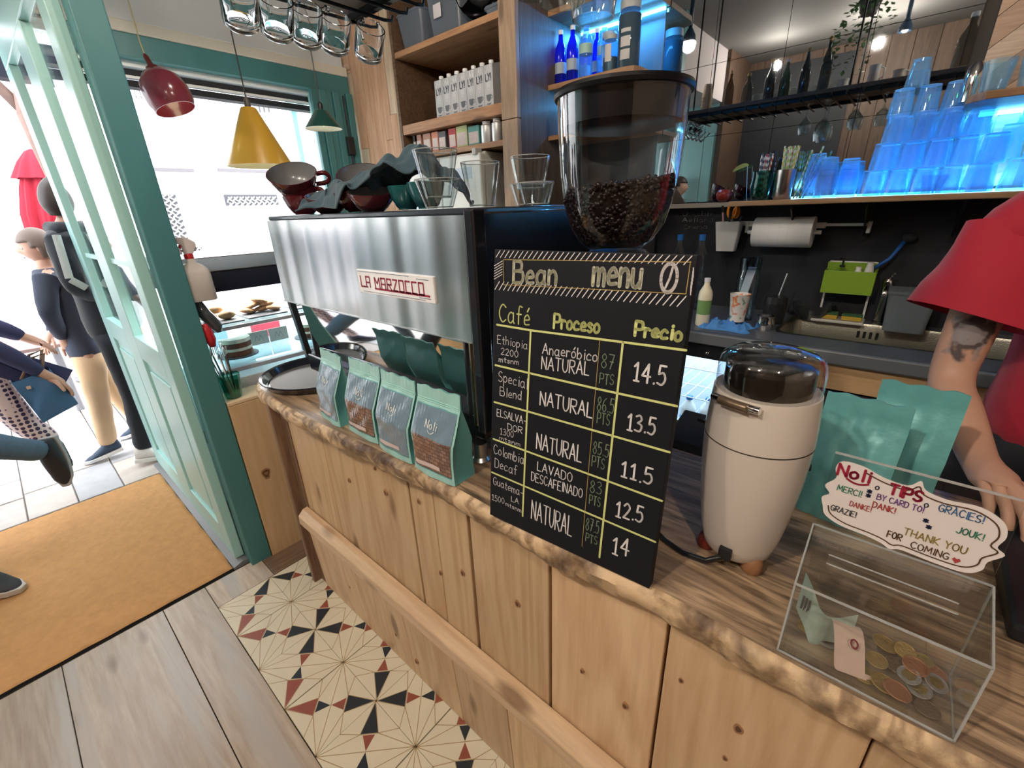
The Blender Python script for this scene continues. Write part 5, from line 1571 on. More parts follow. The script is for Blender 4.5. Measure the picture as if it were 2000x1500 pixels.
b_.inputs['Roughness'].default_value = .45
MB().lathe([(0, 0), (.030, 0), (.0405, .118), (.042, .120), (.0395, .121), (.037, .115), (.028, .004), (0, .004)], c + Vector((0, 0, .034)), 32).build('cup_wall', m, pcup, auto=40)
bc = thing('blue_cloth', 'crumpled bright blue wipe under the carton cup', 'cloth', (-.54, 2.08, BZ))
rnd = random.Random(8)
def cl_pt(u, v):
    x = (u - .5) * .20; y = (v - .5) * .13
    r = max(0, 1 - (abs(u - .5) * 2) ** 4) * max(0, 1 - (abs(v - .5) * 2) ** 4)
    z = r * (.022 + .010 * sin(19 * u + 6 * v) + .008 * sin(31 * v - 11 * u) + .006 * sin(47 * u + 3))
    return (-.535 + x * (1 + .1 * sin(9 * v)), 2.085 + y * (1 + .12 * sin(8 * u)), BZ + .001 + max(z, 0))
o = MB().grid(cl_pt, 50, 36).build('fabric', mat('wipe_blue', (.06, .22, .55), .8, bump=.3, bscale=60), bc, smooth=True)
mc = thing('metal_jug', 'small shiny steel milk jug beside the blue cloth', 'jug', (-.395, 2.14, BZ))
MB().lathe([(0, 0), (.034, 0), (.037, .01), (.037, .035), (.033, .05), (.034, .062), (.032, .062), (.031, .05), (.034, .034), (0, .006)], (-.395, 2.14, BZ), 32).build('jug_wall', chrome, mc, auto=40)
MB().tube([(-.395, 2.30, BZ), (-.395, 2.30, BZ + .09), (-.395, 2.30, BZ + .12)], [.045, .048, .044], 24).build('x', black).name = 'kettle_body'
kt = bpy.data.objects['kettle_body']; tag(kt, 'dark canister standing behind the small steel milk jug', 'canister')
kt.name = 'canister'
bw_ = thing('mixing_bowl', 'dark smoked bowl with a spoon handle beside the sink', 'bowl', (-.27, 2.36, BZ))
MB().lathe([(0, 0), (.05, 0), (.075, .03), (.085, .07), (.083, .07), (.072, .03), (.048, .005), (0, .005)], (-.27, 2.50 - .02, BZ), 36).build('bowl_wall', mat('smoked_plastic', (.03, .035, .04), .15, coat=.4), bw_, auto=50)
MB().tube([(-.395, 2.33, BZ + .10), (-.375, 2.33, BZ + .22)], .004, 8).build('x', steel).name = 'spoon'
tag(bpy.data.objects['spoon'], 'steel spoon handle sticking out of the dark canister', 'spoon')
# green sink caddy with soap
gx0, gx1 = at(1605, 560, y=2.46).x, at(1706, 560, y=2.46).x
gz0, gz1 = 1.035, at(1650, 528, y=2.46).z
sc_ = thing('sink_caddy', 'lime green sink caddy on a white base behind the tap', 'caddy', ((gx0 + gx1) / 2, 2.46, BZ))
lime = mat('plastic_lime', (.19, .33, .025), .38)
for a, b in (((gx0, 2.43, gz0), (gx1, 2.435, gz1)), ((gx0, 2.50, gz0), (gx1, 2.505, gz1 + .03)), ((gx0, 2.435, gz0), (gx0 + .004, 2.5, gz1)), ((gx1 - .004, 2.435, gz0), (gx1, 2.5, gz1)), ((gx0, 2.43, gz0 - .004), (gx1, 2.505, gz0))):
    MB().box(a, b).build('side', lime, sc_, bevel=.0015)
MB().box((gx0 + .005, 2.505, gz0 - .01), (gx1 - .005, 2.512, gz1 + .035)).build('back_plate', cup_p, sc_, bevel=.003)
MB().box((gx0 - .01, 2.42, BZ + .0), (gx1, 2.53, BZ + .012)).build('drip_base', mat('base_clear', (.45, .45, .42), .3), sc_, bevel=.003)
for x_ in (gx0 + .01, gx1 - .01):
    MB().box((x_ - .004, 2.505, BZ + .01), (x_ + .004, 2.515, gz0)).build('post', cup_p, sc_)
spg = thing('sponge', 'folded yellow and green scouring sponge under the lime caddy', 'sponge', (gx0 + .06, 2.46, BZ + .012))
MB().box((gx0, 2.44, BZ + .0125), (gx0 + .085, 2.49, BZ + .032)).build('foam', mat('sponge_yellow', (.45, .30, .04), .9, bump=.4, bscale=200), spg, bevel=.004)
MB().box((gx0, 2.44, BZ + .032), (gx0 + .085, 2.49, BZ + .040)).build('scourer', mat('scourer_green', (.04, .12, .05), .95, bump=.5, bscale=250), spg, bevel=.002)
spg = thing('sponge', 'yellow scouring sponge lying nearest the tap', 'sponge', (gx0 + .14, 2.46, BZ + .012))
MB().box((gx0 + .10, 2.44, BZ + .0125), (gx0 + .175, 2.49, BZ + .032)).build('foam', mat('sponge_yellow'), spg, bevel=.004)
MB().box((gx0 + .10, 2.44, BZ + .032), (gx0 + .175, 2.49, BZ + .038)).build('scourer', mat('scourer_green'), spg, bevel=.002)
sp_b = bottle('soap_bottle', 'clear soap bottle with black pump in the lime caddy', (gx0 + .058, 2.467, gz0 + .001), .028, .115, pet, black, neck=.25, nr=.30)
zt_ = gz0 + .115
MB().tube([(gx0 + .058, 2.467, zt_), (gx0 + .058, 2.467, zt_ + .028), (gx0 + .045, 2.455, zt_ + .030)], .0045, 8).build('pump', black, sp_b)
bottle('soap_bottle', 'small white topped bottle in the lime caddy', (gx0 + .118, 2.467, gz0 + .001), .017, .11, cup_p, cup_p, neck=.3, nr=.55)
bottle('soap_bottle', 'tall white topped bottle at the tap end of the caddy', (gx0 + .155, 2.467, gz0 + .001), .016, .13, cup_p, cup_p, neck=.25, nr=.7)
# washing brush with blue handle
a_, b_ = at(1708, 540, y=2.49), at(1768, 470, y=2.52)
br = thing('dish_brush', 'blue handled dish brush with a black head leaning on the wall', 'brush', a_)
MB().tube([at(1700, 528, y=2.485), lerp(a_, b_, .5), b_], [.007, .007, .008], 10).build('handle', mat('plastic_blue', (.02, .11, .42), .35), br, smooth=True)
MB().ball(b_ + Vector((.012, 0, .012)), (.026, .018, .020), 14).build('brush_head', blackm, br, smooth=True)
# tap
tpz = BZ
tx = at(1703, 600, y=2.44).x
tp_ = thing('faucet', 'clear and chrome kitchen tap beside the lime caddy', 'faucet', (tx, 2.49, BZ))
MB().lathe([(.022, 0), (.022, .01), (.014, .016), (.014, .16), (.018, .165), (.018, .19), (.01, .20)], (tx + .03, 2.50, BZ), 20).build('pillar', chrome, tp_, auto=40)
MB().tube([(tx + .03, 2.50, BZ + .17), (tx + .03, 2.44, BZ + .185), (tx + .03, 2.36, BZ + .17), (tx + .03, 2.34, BZ + .15)], .009, 10).build('spout', chrome, tp_, smooth=True)
MB().tube([(tx + .03, 2.50, BZ + .20), (tx + .045, 2.46, BZ + .225)], .005, 8).build('lever', chrome, tp_)
# translucent food box
cx0, cx1 = at(1728, 600, y=2.40).x, at(1826, 600, y=2.40).x
fb = thing('food_container', 'square translucent food container half full on the sink rim', 'container', ((cx0 + cx1) / 2, 2.42, BZ + .002))
tz_ = .155
frostp = thin('frosted_plastic', (.80, .85, .88), rough=.2, facing=.3, frost=.45, frostcol=(.45, .50, .54))
mb = MB()
for s_, z_ in ((.86, 0), (1, tz_), (.97, tz_), (.83, .003)):
    mb.v += rrect((cx0 + cx1) / 2 - (cx1 - cx0) / 2 * s_, (cx0 + cx1) / 2 + (cx1 - cx0) / 2 * s_, 2.43 - .075 * s_, 2.43 + .075 * s_, .015, BZ + .003 + z_, 4)
n = len(mb.v) // 4
for i in range(3):
    for k in range(n):
        mb.f.append((i * n + k, i * n + (k + 1) % n, (i + 1) * n + (k + 1) % n, (i + 1) * n + k)); mb.m.append(0)
mb.f.append(tuple(range(n))); mb.m.append(0)
mb.build('box_wall', frostp, fb, auto=40)
mb = MB()
mb.v += rrect((cx0 + cx1) / 2 - (cx1 - cx0) / 2 * .82, (cx0 + cx1) / 2 + (cx1 - cx0) / 2 * .82, 2.43 - .060, 2.43 + .060, .015, BZ + .008, 4)
mb.v += rrect((cx0 + cx1) / 2 - (cx1 - cx0) / 2 * .90, (cx0 + cx1) / 2 + (cx1 - cx0) / 2 * .90, 2.43 - .066, 2.43 + .066, .015, BZ + .10, 4)
n = len(mb.v) // 2
for k in range(n): mb.f.append((k, (k + 1) % n, n + (k + 1) % n, n + k)); mb.m.append(0)
mb.f.append(tuple(n + k for k in range(n))); mb.m.append(0)
mb.build('contents', mat('contents_slate', (.12, .17, .21), .6), fb, auto=40)
MB().prism(rrect(cx0 - .003, cx1 + .003, 2.35, 2.51, .015, BZ + .003 + tz_, 4), (0, 0, .010)).build('lid', frostp, fb)

# ---------------------------------------------------------------- shelf under the mirror with glassware
SZ = 1.43
gs = thing('glass_shelf', 'long wooden edged shelf under the mirror, lit blue', 'shelf', (.3, 2.43, 1.405))
MB().box((-.665, 2.31, 1.408), (2.1, 2.545, SZ)).build('board', wood('shelf_pine', (.34, .19, .10), (.58, .37, .20), 'X', .45, .5), gs, bevel=.004)
MB().box((-1.10, 2.50, 1.405), (-.665, 2.545, SZ - .002)).build('mirror_ledge', mat('ledge_stone', (.40, .37, .33), .6), gs)
MB().box((-.45, 2.515, SZ), (2.1, 2.532, SZ + .010)).build('led_strip', mat('led_blue', (.1, .4, 1), .5, emit=(.10, .52, 1.0), es=16), gs)
bl = area('led_glow', (.45, 2.50, SZ + .02), 1.9, 9.0, (.13, .52, 1.0), (pi, 0, 0), size_y=.02)
glow_glass = thin('bar_glass', (.82, .93, 1.0), edge=(.75, .9, 1), rough=.03, frost=.16, frostcol=(.55, .82, .95))  # clear glass; its LED glow is put in as blue tint and frost
protos = {}
def bar_glass(r0, r1, h, c, label, group, up=False):
    key = (r0, r1, h, up)
    if key not in protos:
        t = thing('tumbler', label, 'glass', (0, 0, 0), group)
        prof = [(0, h), (r0, h), (r0 + .001, h * .93), (r1, 0), (r1 - .0022, 0), (r0 - .002, h * .86), (0, h * .86)]
        if up: prof = [(r, h - z) for r, z in reversed(prof)]
        MB().lathe(prof, (0, 0, 0), 20, cap=False).build('wall', glow_glass, t, auto=35)
        MB().lathe([(r0 - .001, h * .965 if not up else h * .035), (r0 - .001, h * .99 if not up else h * .01)], (0, 0, 0), 20).build('thick_base', thin('bar_glass_base_glow', (.75, .9, 1), frost=.5, frostcol=(.65, .88, 1.0)), t, auto=35)  # base carries the same painted LED glow, stronger
        remember(t)
        protos[key] = t
        t.location = c
        return t
    return copy_tree(protos[key], loc=c, label=label, group=group)
GP = 'glasses on the blue lit shelf'
# nested stacks (upside down, one on another)
def nest(px, n_, r0, r1, h, step, where, y=2.42):
    b = at(px, 384, y=y)
    for k in range(n_):
        bar_glass(r0, r1, h, (b.x, y, SZ + .001 + k * step), ['lowest', 'second', 'third', 'fourth', 'fifth', 'sixth'][k] + ' glass of ' + where, GP)
nest(1583, 5, .028, .038, .085, .022, 'the nested stack nearest the straws')
nest(1607, 4, .028, .038, .085, .022, 'the second nested stack from the straws', 2.36)
nest(1648, 4, .028, .038, .085, .020, 'the low nested stack beside the glass pyramid')
# the pyramid of tall glasses
rowsg = [(7, 0, .115), (6, 1, .115), (4, 2, .10)]
x0g = at(1695, 384, y=2.40).x
names = ['first', 'second', 'third', 'fourth', 'fifth', 'sixth', 'seventh']
for rr, (cnt, lv, h) in enumerate(((5, 0, .092), (5, 1, .092), (4, 2, .092), (3, 3, .085))):
    for k in range(cnt):
        for d, yy in enumerate((2.37, 2.45)):
            if lv == 3 and d == 0: continue
            bar_glass(.030, .037, .092, (x0g + .036 * (lv % 2 or (2 if lv > 2 else lv)) * .5 + k * .0745 + (.012 if d else 0), yy, SZ + .001 + lv * .0925), '%s glass from the straws in the %s %s row of the glass pyramid' % (names[k], ['bottom', 'second', 'third', 'top'][lv], 'front' if d == 0 else 'back'), GP)
b = at(1765, 230, y=2.45)
bar_glass(.026, .036, .085, (x0g + .06, 2.43, SZ + .371 + .0), 'single glass on top of the glass pyramid', GP)
# more glasses towards the barista
x1g = at(1885, 384, y=2.40).x + .01
for lv, cnt in ((0, 6), (1, 5), (2, 4)):
    for k in range(cnt):
        bar_glass(.027, .037, .105, (x1g + .02 + .038 * lv + k * .077, 2.41, SZ + .001 + lv * .1055), '%s glass from the mirror edge in the %s row of the far pyramid' % (names[k], ['bottom', 'middle', 'top'][lv]), GP)
c = at(1815, 383, y=2.335)
bar_glass(.026, .042, .062, (c.x, 2.345, SZ + .001), 'short open rocks glass in front of the glass pyramid', GP, up=True)
# straw jars
jt = thing('glass_jar', 'green tinted jar full of striped paper straws', 'jar', at(1487, 388, y=2.38))
jx = at(1483, 380, y=2.38).x
MB().lathe([(0, 0), (.030, 0), (.038, .02), (.042, .06), (.037, .10), (.040, .12), (.038, .12), (.035, .10), (.040, .06), (.036, .02), (0, .006)], (jx, 2.38, SZ + .001), 28, cap=False).build('jar_wall', thin('green_glass', (.30, .70, .62), facing=.35, edge=(.5, .7, .7)), jt, auto=40)
jx2 = at(1527, 380, y=2.38).x
j2 = thing('steel_tumbler', 'steel tumbler full of green and red striped straws', 'tumbler', (jx2, 2.38, SZ))
MB().lathe([(0, 0), (.031, 0), (.034, .005), (.040, .118), (.038, .118), (.032, .006), (0, .004)], (jx2, 2.38, SZ + .001), 28, cap=False).build('tumbler_wall', mat('satin_steel', (.62, .55, .52), .25, 1.0), j2, auto=40)
def striped(name, c1, c2):
    m, nt, b = _new(name)
    N, L = nt.nodes.new, nt.links.new
    tc = N('ShaderNodeTexCoord'); w = N('ShaderNodeTexWave'); w.wave_type = 'BANDS'; w.bands_direction = 'DIAGONAL'; w.inputs['Scale'].default_value = 26; w.inputs['Distortion'].default_value = 0
    cr = N('ShaderNodeValToRGB'); cr.color_ramp.interpolation = 'CONSTANT'
    cr.color_ramp.elements[0].color = (*c1, 1); cr.color_ramp.elements[1].position = .5; cr.color_ramp.elements[1].color = (*c2, 1)
    L(tc.outputs['Object'], w.inputs[0]); L(w.outputs[0], cr.inputs[0]); L(cr.outputs[0], b.inputs['Base Color'])
    b.inputs['Roughness'].default_value = .6
    return m
st = [striped('straw_green', (.25, .52, .15), (.75, .75, .65)), striped('straw_red', (.45, .05, .05), (.75, .72, .68)), striped('straw_navy', (.03, .06, .12), (.70, .68, .66)), striped('straw_yellow', (.62, .52, .10), (.75, .75, .65)), striped('straw_teal', (.03, .35, .32), (.7, .75, .75))]
rnd = random.Random(6)
def straws(cx, h, cols, n_, group, lab):
    for k in range(n_):
        a = 2 * pi * k / n_; r = .009 + .016 * (k % 3) / 2
        b0 = Vector((cx + r * .6 * cos(a), 2.38 + r * .6 * sin(a), SZ + .008)); b1 = Vector((cx + r * 1.25 * cos(a) + .008, 2.38 + r * 1.25 * sin(a), SZ + h + rnd.uniform(-.006, .008)))
        o = MB().tube([b0, b1], .0032, 6).build('paper_straw', st[cols[k % len(cols)]], None, smooth=True)
        tag(o, lab, 'straw', group)
straws(jx2, .205, (0, 3, 0, 1, 0, 3), 18, 'green striped straws', 'green, yellow or red striped paper straw in the steel tumbler')
straws(jx, .185, (2, 1, 2, 1), 12, 'navy striped straws', 'navy or red striped paper straw in the green jar')
for i, (dx, hh) in enumerate(((.05, .19), (.062, .17), (.075, .20), (.085, .165), (.07, .15))):
    o = MB().tube([(jx2 + dx - .01, 2.42, SZ + .002), (jx2 + dx + .03 + .006 * i, 2.41, SZ + hh)], .0035, 6).build('paper_straw', st[4 if i % 2 else 0], None)
    tag(o, 'loose teal striped straw leaning between the steel tumbler and the glasses', 'straw', 'loose straws by the glasses')
ut = thing('serving_tongs', 'black tongs and stirrers between the straw jar and the steel tumbler', 'tongs', (jx + .03, 2.41, SZ))
MB().tube([(jx + .028, 2.42, SZ + .01), (jx + .02, 2.42, SZ + .20)], [.008, .013], 8).build('arm', blackm, ut)
MB().tube([(jx + .04, 2.42, SZ + .01), (jx + .06, 2.42, SZ + .16)], [.008, .014], 8).build('arm', blackm, ut)
tom = thing('apple_ornament', 'small red apple ornament at the end of the mirror ledge', 'ornament', at(1415, 385, y=2.52))
tx_ = at(1413, 383, y=2.51).x
MB().lathe([(0, .004), (.014, .0), (.030, .014), (.034, .034), (.026, .054), (.010, .058), (0, .052)], (tx_, 2.505, SZ), 24).build('fruit', mat('apple_red', (.32, .03, .02), .25, coat=.4, var=.3, bscale=30), tom, smooth=True)
MB().tube([(tx_, 2.505, SZ + .052), (tx_ + .004, 2.505, SZ + .07)], .002, 6).build('stalk', brownw, tom)
lf = thing('leaf_ornament', 'pale green leaf shaped tag standing on a wire beside the straw jar', 'ornament', at(1445, 340, y=2.47))
lc = at(1446, 330, y=2.49)
MB().prism([lc + Vector((.034 * cos(a), 0, .020 * sin(a) + .012 * cos(a))) for a in [pi * .0 + pi * k / 12 for k in range(13)]] , (0, .004, 0)).build('leaf', mat('leaf_green', (.28, .36, .13), .5), lf)
MB().tube([lc + Vector((.03, 0, .01)), (lc.x + .045, 2.49, SZ + .02), (lc.x + .05, 2.49, SZ)], .0015, 6).build('wire', steel, lf)
# ---------------------------------------------------------------- tall shelf unit with oat drinks and teas
su = thing('shelf_unit', 'tall wooden shelf unit with cartons and tea boxes over the white fridge', 'shelf unit', (-2.1, 2.2, 0))
ux0, ux1, uy0, uy1 = -2.565, -1.715, 1.95, 2.52
MB().box((ux0 - .012, uy0 - .004, 0), (ux0 + .012, uy1, 3.0)).build('side_panel', darkw, su)
for z0_, z1_ in ((0, 1.855), (1.858, 3.0)):
    MB().box((ux1, uy0 - .008, z0_), (ux1 + .105, uy0 + .022, z1_)).build('front_post', wood('post_board', (.30, .19, .12), (.50, .36, .24), 'Z', .5, .7), su, bevel=.003)
MB().box((ux1 + .055, uy0 + .022, 0), (ux1 + .105, uy1, 3.0)).build('side_panel', wood('post_side', (.10, .07, .055), (.20, .15, .12), 'Z', .5, .7), su)
MB().box((ux0, uy1 - .01, 0), (ux1 + .055, uy1, 3.0)).build('back_panel', shelfd, su)
for z_, th_ in ((2.318, .030), (1.94, .052), (1.772, .028)):
    MB().box((ux0 + .012, uy0, z_ - th_), (ux1 + .05, uy1 - .01, z_)).build('shelf_board', shelfw, su, bevel=.002)
# oat drink cartons
cw2, ch2 = .064, .205
ctn = thing('oat_drink_carton', 'x', 'carton', (0, 0, 0), 'oat drink cartons on the shelf')
MB().box((-cw2 / 2, 0, 0), (cw2 / 2, .064, ch2 - .012)).build('carton_body', mat('carton_grey', (.50, .51, .53), .45), ctn, bevel=.0015)
MB().prism([(-cw2 / 2, 0, ch2 - .012), (-cw2 / 2, .064, ch2 - .012), (-cw2 / 2, .064, ch2 + .004)], (cw2, 0, 0)).build('gable', mat('carton_grey'), ctn)
MB().lathe([(.0135, 0), (.0135, .014), (.012, .016), (0, .016)], (0, .03, ch2 - .004), 16).build('cap', mat('cap_white', (.8, .8, .8), .4), ctn, auto=40)
mb = MB()
OO = Vector((0, -.0006, 0)); XX = Vector((1, 0, 0)); ZZ = Vector((0, 0, 1)); Z0 = Vector((0, 0, 0))
fit(mb, 'LY!', OO, XX, ZZ, Z0, -.018, .020, .122, .030, .0058, jit=0)
mb.build('dark_print', mat('print_dark', (.05, .055, .07), .5), ctn, fix=False)
mb = MB(); fit(mb, 'OAT', OO, XX, ZZ, Z0, -.024, .024, .163, .024, .0055, jit=0)
for z_ in (.112, .106, .100, .094):
    ribbon(mb, [(-.013, z_), (.013, z_)], .0022, OO, XX, ZZ, Z0)
ribbon(mb, [(-.008, .088), (0, .078), (.008, .088)], .002, OO, XX, ZZ, Z0)
mb.build('pale_print', mat('print_pale', (.72, .72, .73), .5), ctn, fix=False)
mb = MB()
mb.add([OO + XX * a + ZZ * b for a, b in ((-.019, .060), (.019, .060), (.014, .036), (.006, .029), (-.006, .029), (-.014, .036))], [(0, 1, 2, 3, 4, 5)])
mb.add([OO + XX * a + ZZ * b for a, b in ((-.020, .020), (.020, .020), (.010, .014), (-.010, .014))], [(0, 1, 2, 3)])
ribbon(mb, [(.019, .055), (.026, .052), (.024, .042), (.014, .040)], .003, OO, XX, ZZ, Z0)
mb.build('cup_print', mat('print_slate', (.14, .15, .17), .5), ctn, fix=False)
remember(ctn)
xs0 = at(856, 200, y=2.02).x
where = ['at the dark inner end of the row', 'second from the dark inner end', 'third from the dark inner end', 'in the middle of the row', 'third from the wooden post', 'second from the wooden post', 'next to the wooden post, half hidden']
for k in range(7):
    p_ = (xs0 + cw2 / 2 + k * (cw2 + .002), 2.0, 1.941)
    l_ = 'grey oat drink carton ' + where[k]
    if k == 0:
        ctn.location = p_; ctn['label'] = l_
    else:
        copy_tree(ctn, loc=p_, label=l_)
# tea boxes
tea = [((808, 817), 262, (.03, .03, .03), 'narrow black edged box at the inner end of the tea shelf'), ((812, 825), 262, (.42, .20, .14), 'slim brownish tea box beside the black edged one'), ((828, 843), 260, (.40, .22, .16), 'brown tea box, third on the tea shelf'), ((845, 858), 257, (.55, .22, .13), 'orange red tea box on the tea shelf'), ((858, 873), 256, (.10, .10, .11), 'dark grey tea box on the tea shelf'),
       ((878, 893), 250, (.42, .05, .06), 'crimson tea box on the tea shelf'), ((893, 915), 237, (.45, .52, .25), 'tall lime green tea box'), ((916, 938), 245, (.10, .30, .27), 'teal tea box beside the tall lime one')]
for (pa, pb), pt, col, lab in tea:
    x0_, x1_ = at(pa, 290, y=1.99).x, at(pb, 290, y=1.99).x
    h_ = min(at((pa + pb) / 2, pt, y=1.99).z - 1.773, .110)
    t = thing('tea_box', lab, 'tea box', ((x0_ + x1_) / 2, 2.02, 1.773), 'tea boxes on the lower shelf')
    MB().box((x0_, 1.99, 1.773), (x1_ - .004, 2.05, 1.773 + h_)).build('carton', mat('tea_%.2f_%.2f' % (col[0], col[1]), col, .5), t, bevel=.001)
    MB().box((x0_ + .006, 1.9892, 1.773 + h_ * .12), (x1_ - .010, 1.99, 1.773 + h_ * .70)).build('front_label', mat('tea_label', (.58, .50, .48), .5, var=.2, bscale=60), t)
for k, px in enumerate((952, 973)):
    c = at(px, 280, y=2.01); zt = at(px, 237 if k == 0 else 229, y=2.01).z
    t = thing('tea_tin', ('plain silver tea tin beside the teal tea box', 'silver tea tin half behind the wooden post')[k], 'tin', (c.x, 2.01, 1.773), 'silver tins on the lower shelf')
    h_ = min(zt - 1.773, .112)
    MB().lathe([(.031, 0), (.032, .003), (.032, h_ * .80), (.026, h_ * .86), (.022, h_ * .86)], (c.x, 2.01, 1.773), 28).build('tin_body', mat('tin_silver', (.70, .70, .70), .35, .6), t, auto=40)
    MB().lathe([(.023, h_ * .86), (.023, h_), (0, h_)], (c.x, 2.01, 1.773), 24).build('screw_cap', mat('cap_white'), t, auto=40)
# boxes on the top shelf
tubm = thin('tub_plastic', (.72, .78, .85), rough=.25, facing=.3, frost=.55, frostcol=(.42, .48, .56))
def tub(label, x0_, x1_, y0_, y1_, z_, h_, lidm=None, name='storage_box', wob=0):
    t = thing(name, label, 'box', ((x0_ + x1_) / 2, (y0_ + y1_) / 2, z_), 'plastic boxes on the top shelf')
    mb = MB()
    cx_, cy_, a, b = (x0_ + x1_) / 2, (y0_ + y1_) / 2, (x1_ - x0_) / 2, (y1_ - y0_) / 2
    for s_, zz in ((.82, 0), (1, h_), (1.04, h_), (1.04, h_ - .008), (.99, h_ - .008)):
        mb.v += rrect(cx_ - a * s_, cx_ + a * s_, cy_ - b * s_, cy_ + b * s_, .02, z_ + zz, 4)
    n = len(mb.v) // 5
    for i in range(4):
        for k in range(n): mb.f.append((i * n + k, i * n + (k + 1) % n, (i + 1) * n + (k + 1) % n, (i + 1) * n + k)); mb.m.append(0)
    mb.f.append(tuple(range(n))); mb.m.append(0)
    mb.build('tub', tubm, t, auto=40, fix=False)
    MB().prism(rrect(cx_ - a, cx_ + a, cy_ - b, cy_ + b, .02, z_ + h_, 4), (0, 0, .006)).build('lid', tubm, t)
    return t
tub('small frosted storage box at the plank wall end of the top shelf', -2.53, -2.31, 1.97, 2.2, 2.3185, .17)
t = tub('large frosted storage box with a price sticker on the top shelf', -2.27, -2.00, 1.965, 2.25, 2.3185, .27)
MB().box((-2.20, 1.9675, 2.40), (-2.14, 1.969, 2.46)).build('sticker', mat('sticker_paper', (.62, .58, .60), .6), t)
sb_ = thing('steel_bowl', 'round dark steel bowl leaning forward on the top shelf', 'bowl', (-1.93, 1.99, 2.32))
MB().lathe([(0, 0), (.05, .004), (.10, .035), (.125, .09), (.13, .11), (.127, .11), (.12, .09), (.096, .038), (.05, .008), (0, .004)], (-1.93, 2.10, 2.50), 48, ax=(.25, -.9, -.35), cap=False).build('bowl_wall', mat('dark_steel', (.10, .10, .11), .12, 1.0), sb_, auto=50)
tub('low white box with lid beside the wooden post on the top shelf', -1.86, -1.73, 2.0, 2.2, 2.3185, .05)
tub('flat white tray lying at the front of the top shelf', -1.97, -1.87, 2.10, 2.3, 2.3185, .04)
# white fridge under the shelves
fz = 1.735
rf = thing('white_fridge', 'tall white fridge under the tea shelf', 'fridge', (-2.2, 2.2, 0))
wht = mat('fridge_enamel', (.78, .78, .74), .25, coat=.3)
MB().box((-2.545, 1.955, .02), (-1.86, 2.48, fz)).build('body', wht, rf, bevel=.006)
MB().box((-2.548, 1.915, .04), (-2.20, 1.953, fz - .01)).build('door', wht, rf, bevel=.008)
MB().box((-2.195, 1.915, .04), (-1.858, 1.953, fz - .01)).build('door', wht, rf, bevel=.008)
MB().box((-1.905, 1.90, fz - .02), (-1.875, 1.95, fz + .012)).build('hinge', mat('hinge_grey', (.5, .5, .5), .4), rf, bevel=.003)
MB().box((-2.10, 1.9135, 1.60), (-1.93, 1.9155, 1.66)).build('display', mat('display_blue', (.55, .64, .75), .3), rf)

# ---------------------------------------------------------------- blue lit bottle shelves
bs = thing('bottle_shelf', 'blue lit open shelves of bottles and jars beside the wooden post', 'shelf unit', (-1.35, 2.35, 0))
bx0, bx1 = -1.61, -1.135
MB().box((bx0, 2.53, .9), (bx1, 2.545, 3.0)).build('back_board', mat('back_blue', (.10, .14, .17), .6), bs)
for z_, th_, x1_ in ((2.345, .025, bx1 + .02), (2.030, .024, bx1 + .02), (1.795, .022, bx1 + .03)):
    ptsS = [(bx0, 2.20, z_ - th_), (x1_ - .06, 2.20, z_ - th_), (x1_ - .015, 2.215, z_ - th_), (x1_, 2.26, z_ - th_), (x1_, 2.53, z_ - th_), (bx0, 2.53, z_ - th_)]
    MB().prism(ptsS, (0, 0, th_)).build('shelf_board', shelfw, bs, bevel=.002)
MB().box((bx0, 2.51, 2.345 - .036), (bx1, 2.525, 2.345 - .026)).build('led_strip', mat('led_blue'), bs)
area('bottle_led', (-1.37, 2.48, 2.30), .45, 6, (.06, .40, 1.0), (radians(-20), 0, 0), size_y=.02)
area('bottle_led_low', (-1.37, 2.48, 1.99), .45, 2.5, (.06, .45, 1.0), (radians(-20), 0, 0), size_y=.02)
cob = thin('cobalt_glass', (.05, .10, .75), facing=.3, edge=(.4, .4, .8), frost=.35, frostcol=(.03, .05, .60))
capw = mat('cap_white')
lb = mat('bottle_label', (.35, .42, .50), .5)
for i, (x_, y_, lab) in enumerate(((-1.585, 2.28, 'cobalt blue bottle nearest the wooden post'), (-1.525, 2.42, 'cobalt blue bottle behind the first two'), (-1.505, 2.27, 'cobalt blue bottle with a cream cap, second from the post'), (-1.44, 2.40, 'cobalt blue bottle behind the clear water bottle'))):
    bottle('cobalt_bottle', lab, (x_, y_, 2.031), .030, .245, cob, capw, 'cobalt bottles on the blue lit shelf', neck=.42, nr=.36, lab=(.22, .42, lb))
wtr = thin('blue_water', (.55, .80, .95), facing=.35, edge=(.6, .8, 1), frost=.25, frostcol=(.35, .65, .9))
for i, (x_, lab) in enumerate(((-1.425, 'ridged clear water bottle with a green and white label'), (-1.375, 'ridged clear water bottle behind the labelled one'))):
    bottle('water_bottle', lab, (x_, 2.27 + .09 * i, 2.031), .034, .225, wtr, thin('cap_clear', (.6, .8, .95), frost=.4, frostcol=(.4, .65, .9)), 'clear bottles on the blue lit shelf', neck=.3, ridges=7, lab=(.48, .66, mat('label_mint', (.35, .55, .50), .5)))
